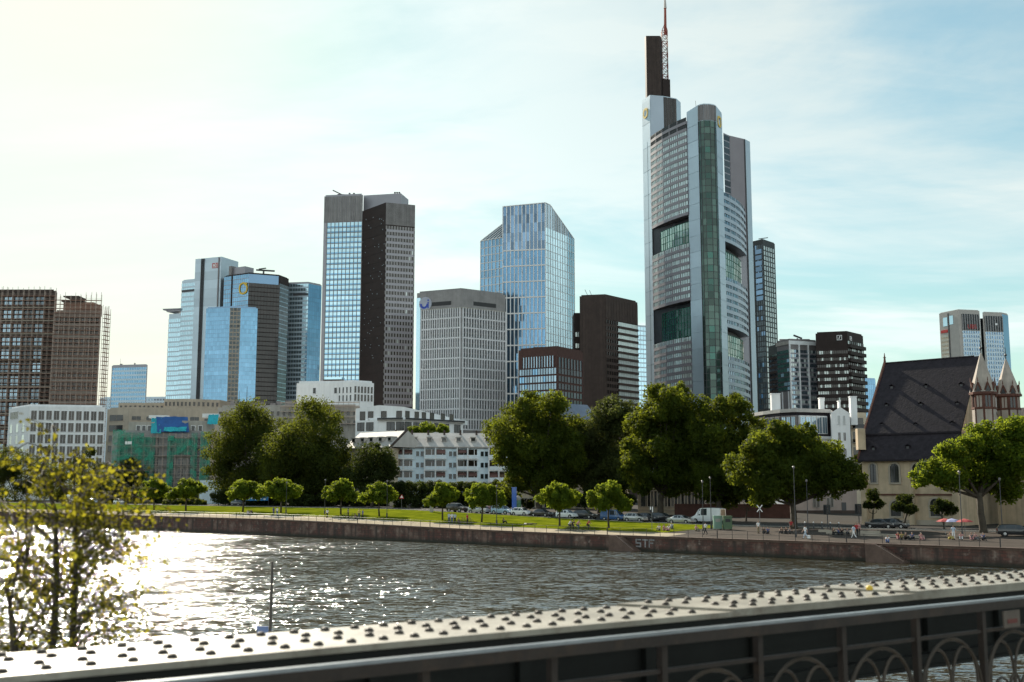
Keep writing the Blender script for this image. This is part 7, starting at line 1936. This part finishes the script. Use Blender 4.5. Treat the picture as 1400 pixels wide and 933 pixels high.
    mb = MB(); q = at(358, 861, 37.9); mb.bx(q.x - .17, p.y - .07, q.z - .14, q.x + .2, p.y - .03, q.z + .1); mb.bx(q.x + .1, p.y - .04, q.z - .04, p.x + .05, p.y - .02, q.z); mb.build('blue_plate', mat('pale blue plate', (.25, .33, .6), .5), t)
stuff_street()

# ================================================================ people and bicycles
def skin_body(edges, pos, rad):
    me = bpy.data.meshes.new('person_body'); names = list(pos)
    me.from_pydata([pos[n] for n in names], [(names.index(a), names.index(b)) for a, b in edges], [])
    o = bpy.data.objects.new('tmp', me); COL.objects.link(o)
    md = o.modifiers.new('s', 'SKIN'); md.use_smooth_shade = True
    for i, n in enumerate(names):
        r = rad[n]; me.skin_vertices[0].data[i].radius = (r, r) if not isinstance(r, tuple) else r
        me.skin_vertices[0].data[i].use_root = (n == 'hip')
    o.modifiers.new('u', 'SUBSURF').levels = 1
    dg = bpy.context.evaluated_depsgraph_get(); out = bpy.data.meshes.new_from_object(o.evaluated_get(dg))
    bpy.data.objects.remove(o); return out
EDG = [('hip', 'waist'), ('waist', 'chest'), ('chest', 'neck'), ('neck', 'jaw'), ('jaw', 'head'), ('head', 'top'), ('jaw', 'nose')]
for s in 'lr':
    EDG += [('chest', 'sh' + s), ('sh' + s, 'el' + s), ('el' + s, 'wr' + s), ('wr' + s, 'ha' + s), ('ha' + s, 'fi' + s), ('ha' + s, 'th' + s), ('hip', 'hp' + s), ('hp' + s, 'kn' + s), ('kn' + s, 'an' + s), ('an' + s, 'to' + s)]
RAD = dict(hip=(.15, .11), waist=(.14, .1), chest=(.16, .11), neck=.055, jaw=.075, head=.095, top=.06, nose=.02)
for s in 'lr': RAD.update({'sh' + s: .06, 'el' + s: .042, 'wr' + s: .03, 'ha' + s: (.04, .022), 'fi' + s: (.03, .014), 'th' + s: .013, 'hp' + s: .092, 'kn' + s: .06, 'an' + s: .042, 'to' + s: .035})
def pose(kind_):
    # y = facing direction (-y is forward)
    P = dict(hip=(0, 0, .95), waist=(0, 0, 1.1), chest=(0, 0, 1.36), neck=(0, 0, 1.5), jaw=(0, -.03, 1.58), head=(0, -.01, 1.67), top=(0, .01, 1.74), nose=(0, -.12, 1.63))
    for s, g in (('l', -1), ('r', 1)):
        st = {'stand': 0, 'walk': .22 * g, 'sit': 0, 'ride': 0}.get(kind_, 0)
        P.update({'sh' + s: (.19 * g, 0, 1.42), 'el' + s: (.25 * g, .03 - st * .6, 1.14), 'wr' + s: (.25 * g, -.08 - st * 1.0, .9), 'ha' + s: (.25 * g, -.1 - st * 1.1, .83), 'fi' + s: (.245 * g, -.12 - st * 1.1, .75), 'th' + s: (.2 * g, -.15 - st * 1.1, .8),
                  'hp' + s: (.1 * g, 0, .88), 'kn' + s: (.1 * g, st * .8 - .02, .5), 'an' + s: (.1 * g, st * 1.6 + .02, .09 + (.08 if st > 0 else 0)), 'to' + s: (.11 * g, st * 1.6 - .14, .04 + (.02 if st > 0 else 0))})
        if kind_ == 'sit':
            P.update({'hp' + s: (.1 * g, -.02, .12), 'kn' + s: (.16 * g, -.42, .42), 'an' + s: (.13 * g, -.62, .08), 'to' + s: (.14 * g, -.78, .04), 'el' + s: (.26 * g, -.12, .52), 'wr' + s: (.2 * g, -.34, .5), 'ha' + s: (.17 * g, -.4, .49), 'fi' + s: (.14 * g, -.46, .47), 'th' + s: (.12 * g, -.39, .52), 'sh' + s: (.19 * g, -.02, .62)})
        if kind_ == 'ride':
            P.update({'hp' + s: (.1 * g, .0, .95), 'kn' + s: (.12 * g, -.34 + .05 * g, .72 + .1 * g), 'an' + s: (.12 * g, -.12 + .1 * g, .36 + .12 * g), 'to' + s: (.12 * g, -.27 + .1 * g, .33 + .12 * g), 'sh' + s: (.18 * g, -.28, 1.38), 'el' + s: (.24 * g, -.42, 1.18), 'wr' + s: (.24 * g, -.6, 1.08), 'ha' + s: (.24 * g, -.66, 1.06), 'fi' + s: (.23 * g, -.72, 1.04), 'th' + s: (.2 * g, -.66, 1.09)})
    if kind_ == 'sit':
        for k, z in dict(hip=.15, waist=.3, chest=.56, neck=.7, jaw=.78, head=.87, top=.94, nose=.83).items(): x, y, _ = P[k]; P[k] = (x, y - (.06 if z > .6 else 0), z)
    if kind_ == 'ride':
        for k, (y, z) in dict(hip=(.05, 1.0), waist=(-.05, 1.13), chest=(-.24, 1.34), neck=(-.33, 1.46), jaw=(-.4, 1.52), head=(-.4, 1.61), top=(-.39, 1.69), nose=(-.5, 1.57)).items(): P[k] = (0, y, z)
    if kind_ == 'lie':
        Q = {}
        for k, (x, y, z) in P.items(): Q[k] = (x, -z + .9, .12 - y * .6)
        return Q
    return P
PZ = {}
def person_parts(kind_):
    if kind_ in PZ: return PZ[kind_]
    pos = pose(kind_); me = skin_body(EDG, pos, RAD); P = {k: Vector(v) for k, v in pos.items()}
    zone = {}
    def seg(a, b, p):
        d = P[b] - P[a]; t = max(0, min(1, (p - P[a]).dot(d) / d.length_squared)); return (p - P[a] - d * t).length, t
    def classify(p):
        best = (9, None, 0)
        for a, b in EDG:
            if a == 'jaw' and b == 'nose': continue
            d, t = seg(a, b, p)
            d -= .05 if b in ('waist', 'chest') or a == 'waist' else 0
            if d < best[0]: best = (d, (a, b), t)
        (a, b), t = best[1], best[2]
        if a in ('hip',) and b == 'waist': return 'shirt' if t > .3 else 'trousers'
        if (a, b) in (('waist', 'chest'),): return 'shirt'
        if a == 'chest': return 'shirt' if (b != 'neck' or t < .35) else None
        if a[:2] == 'sh': return 'shirt' if t < .75 else None
        if a == 'hip' or a[:2] in ('hp', 'kn'): return 'trousers'
        if a[:2] == 'an': return 'shoes'
        if a == 'head' or (a == 'jaw' and b == 'head' and t > .3):
            f = (P['nose'] - P['jaw']).normalized(); return 'hair' if (p - P['head']).dot(f) < .045 or (a == 'head' and t > .6) else None
        return None
    out = {'body': me}
    for z in ('shirt', 'trousers', 'hair', 'shoes'):
        mb = MB(); idx = {}; vs = me.vertices
        for pl in me.polygons:
            if classify(pl.center) == z:
                f = []
                for i in pl.vertices:
                    if i not in idx: idx[i] = len(mb.v); mb.v.append(tuple(vs[i].co + vs[i].normal * (.018 if z != 'hair' else .022)))
                    f.append(idx[i])
                mb.f.append(tuple(f)); mb.m.append(0); mb.t.append(.5)
        m2 = bpy.data.meshes.new(z); m2.from_pydata(mb.v, [], mb.f); m2.polygons.foreach_set('use_smooth', [True] * len(m2.polygons)); out[z] = m2
    PZ[kind_] = out; return out
CL = {}
def cloth(c):
    if c not in CL: CL[c] = mat('cloth %s' % c, {'white': (.72, .72, .72), 'blue': (.06, .1, .25), 'black': (.02, .02, .022), 'red': (.35, .04, .04), 'pink': (.5, .25, .25), 'grey': (.18, .18, .19), 'jeans': (.05, .07, .12), 'khaki': (.25, .2, .13), 'pale': (.42, .5, .6), 'yellow': (.5, .4, .1), 'brown': (.09, .06, .04)}[c], .85, var=.1)
    return CL[c]
def person(px, v, kind_, shirt, legs, label, rot=0, loc=None, sc=1.):
    b = loc or bank(px, v); b = Vector(b); b.z += .03
    t = thing('person', label, 'person', b); t.rotation_euler = (0, 0, rot); t.scale = (sc,) * 3
    for z, me in person_parts(kind_).items():
        me = me.copy(); me.materials.clear(); me.materials.append({'body': M['skin'], 'shirt': cloth(shirt), 'trousers': cloth(legs), 'hair': M['hair'], 'shoes': cloth('black')}[z])
        o = link(bpy.data.objects.new(z, me)); o.parent = t
    return t
def bicycle(px, v, label, rot, loc=None):
    b = loc or bank(px, v); b = Vector(b); b.z += .03
    t = thing('bicycle', label, 'bicycle', (0, 0, 0))
    for x in (-.52, .52):
        mb = MB(); n = 20
        mb.chain([(0, x + .33 * math.cos(2 * math.pi * i / n), .34 + .33 * math.sin(2 * math.pi * i / n)) for i in range(n + 1)], .022, 5)
        for i in range(6): a = math.pi * i / 6; mb.tube((0, x + .32 * math.cos(a), .34 + .32 * math.sin(a)), (0, x - .32 * math.cos(a), .34 - .32 * math.sin(a)), .006, n=3)
        mb.build('wheel', M['rubber'], t)
    mb = MB(); S_, C_, H_, R_ = (0, .18, .88), (0, .08, .3), (0, -.4, .9), (0, .52, .34)
    for a, b2 in ((S_, C_), (C_, H_), (S_, (0, -.38, .82)), (R_, C_), (R_, (0, .16, .78)), (H_, (0, -.52, .34))): mb.tube(a, b2, .022, n=5)
    mb.build('frame', M['darkmetal'], t)
    mb = MB(); mb.tube((-.27, -.45, 1.03), (.27, -.45, 1.03), .016, n=5); mb.tube((0, -.4, .88), (0, -.45, 1.03), .016, n=5); mb.build('handlebar', M['black'], t)
    mb = MB(); mb.lathe((0, .2, .9), [(.02, 0), (.1, .03), (.09, .07), (.02, .09)], 8); mb.build('saddle', M['black'], t)
    t.location = b; t.rotation_euler = (0, 0, rot); return t
ALONG = math.atan2(E2.y, E2.x) + math.pi / 2     # a figure facing -y turns to walk downstream
def people():
    A = ALONG
    person(447.5, 4, 'walk', 'white', 'black', 'person in a white top walking alone on the promenade by the lamp post', A)
    person(374, 5, 'stand', 'blue', 'jeans', 'person in a blue top standing left in a pair on the promenade', 1)
    person(379, 4.5, 'walk', 'white', 'blue', 'person in a white top and blue trousers, right in the standing pair', A + 3)
    p = bank(340, 5); bicycle(342, 5, 'bicycle lying close to the clipped tree with two seated people', A)
    person(339, 6, 'sit', 'white', 'blue', 'person in white sitting on the lawn edge under the clipped tree', .4)
    person(344, 6.3, 'sit', 'black', 'jeans', 'person in black sitting beside the one in white under the clipped tree', -.3)
    for px, v, lab in ((473, 5, 'bicycle leaning left of the group at the promenade post'), (484, 5.5, 'bicycle in the middle of the group at the promenade post')): bicycle(px, v, lab, A + .2)
    person(476, 6, 'stand', 'grey', 'black', 'person in grey standing behind the bicycle group', 2)
    person(486, 5, 'sit', 'black', 'black', 'person in black crouching in the bicycle group', .5)
    person(491, 5.5, 'stand', 'yellow', 'jeans', 'person in a yellow top standing in the bicycle group', .2)
    person(496, 5, 'stand', 'blue', 'black', 'person in a blue top, rightmost of the bicycle group', -1)
    for i, (px, sh, lg, po, lab) in enumerate(((614, 'pale', 'jeans', 'stand', 'person in pale blue, leftmost of the group below the dark brown car'), (618, 'white', 'blue', 'stand', 'person in white and blue in the middle of the group below the dark brown car'), (622, 'pale', 'black', 'walk', 'person in pale grey walking right in the group below the dark brown car'), (627, 'black', 'black', 'sit', 'person in black sitting right of the pale clothed group'), (639, 'red', 'black', 'stand', 'person in dark red beside a brown bicycle'))):
        person(px, 6, po, sh, lg, lab, rnd.uniform(-1, 1))
    bicycle(634, 6.2, 'bicycle in front of the person in dark red', A); bicycle(642, 6.5, 'brown bicycle standing right of the person in dark red', A + .3)
    person(688, 10, 'sit', 'black', 'black', 'person in black sitting on the sunlit lawn below the white hatchback', 1.2)
    person(721, 10, 'lie', 'white', 'black', 'person in a white top lying on the lawn below the black saloon', A)
    person(727, 10.5, 'lie', 'black', 'black', 'person in black lying on the lawn right of the one in white', A + .3)
    for px, sh, lg, lab in ((778, 'white', 'black', 'person in white riding a bicycle, left of the cyclists'), (782, 'black', 'black', 'person all in black on a bicycle in front of the white car'), (789, 'pink', 'jeans', 'person in pink on a bicycle following the one in black'), (803, 'red', 'black', 'person in dark red on a bicycle, rightmost of the cyclists')):
        b = bank(px, 3.5 if px != 803 else 4.5); person(px, 3.5, 'ride', sh, lg, lab, A + math.pi, loc=b); bicycle(px, 3.5, 'bicycle ridden by the ' + lab.split(' on a')[0].split(' riding')[0], A + math.pi, loc=b)
    for px, sh, lg, lab in ((901, 'white', 'khaki', 'person in white sitting left in the picnic group'), (907, 'pink', 'pink', 'person in pink sitting in the middle of the picnic group'), (914, 'white', 'pink', 'person in white and pink sitting right in the picnic group'), (918, 'pale', 'grey', 'person in pale clothes sitting behind the picnic group')):
        person(px, 9 if px < 918 else 14, 'sit', sh, lg, lab, rnd.uniform(-.8, .8))
    person(964, 4.5, 'walk', 'white', 'black', 'person in a white shirt standing on the promenade left of the container boxes', A)
    person(951, 10, 'sit', 'pink', 'khaki', 'person sitting on the grass in front of the white van', .5)
    person(1036, 9, 'stand', 'white', 'khaki', 'person in white standing at the low bench by the tree trunks', .5)
    person(1043, 9, 'sit', 'black', 'black', 'person in black sitting on the plaza left of one in grey blue', .1); person(1049, 9, 'sit', 'blue', 'black', 'person in grey blue sitting on the plaza near the crossed boards', -.2)
    for px, sh, lab in ((1068, 'brown', 'person in brown sitting at the dark trunk, leftmost of that group'), (1074, 'black', 'person in black sitting at the dark trunk in the middle of that group'), (1079, 'grey', 'person in grey sitting at the dark trunk, right in that group')): person(px, 10, 'sit', sh, 'black', lab, rnd.uniform(-.6, .6))
    person(1081, 14, 'stand', 'red', 'brown', 'person in red brown standing behind the group at the dark trunk', 0)
    person(1100, 3.2, 'walk', 'white', 'pale', 'person in a white top walking on the plaza near the quay edge', A); 
    mb = MB(); b = bank(1104.5, 3.2); mb.lathe(b + Vector((0, 0, .03)), [(.14, 0), (.24, .1), (.22, .4), (.1, .48)], 8); tag(mb.build('bag', M['whitesign']), 'white bag on the ground beside the walker in the white top', 'bag')
    for px, sh, lab in ((1138, 'brown', 'person in brown sitting on the low pale wall, leftmost'), (1146, 'blue', 'person in dark blue sitting on the low pale wall'), (1150, 'black', 'person in black sitting on the low pale wall beside the dark blue one'), (1157, 'grey', 'person in dark grey sitting on the low pale wall, right of the others')): person(px, 11, 'sit', sh, 'black', lab, rnd.uniform(-.5, .5))
    person(1166, 5.5, 'walk', 'pale', 'white', 'person in pale blue and white walking by the low pale wall', A); person(1170, 9, 'stand', 'red', 'black', 'person with a red top and light arms standing near the church corner', 0); person(1173, 10, 'stand', 'pink', 'black', 'person in pink standing behind the one with the red top', 0)
    for px, sh, lg, lab in ((1226, 'red', 'pink', 'person in red sitting left on the parapet below the church'), (1231, 'yellow', 'brown', 'person in yellow sitting on the parapet below the church'), (1236, 'brown', 'black', 'person in brown sitting on the parapet below the church'), (1245, 'blue', 'black', 'person in dark blue sitting on the parapet below the church'), (1257, 'pink', 'pink', 'person in pale pink sitting alone right on the parapet below the church'), (1296, 'khaki', 'yellow', 'person in khaki under the blue white parasol'), (1302, 'pale', 'white', 'person in pale violet under the blue white parasol'), (1312, 'pink', 'white', 'person in pink right of the parasols'), (1326, 'grey', 'pink', 'person in grey sitting at the right tree trunk, left one'), (1331, 'pink', 'grey', 'person in pale pink sitting at the right tree trunk'), (1342, 'blue', 'black', 'person in dark blue sitting at the foot of the right tree trunk')):
        person(px, 6 if px < 1280 else 8, 'sit' if px not in (1302,) else 'stand', sh, lg, lab, rnd.uniform(-.6, .6))
    person(1212, 1.5, 'sit', 'white', 'blue', 'person in white and blue sitting on the quay steps', -.4)
people()
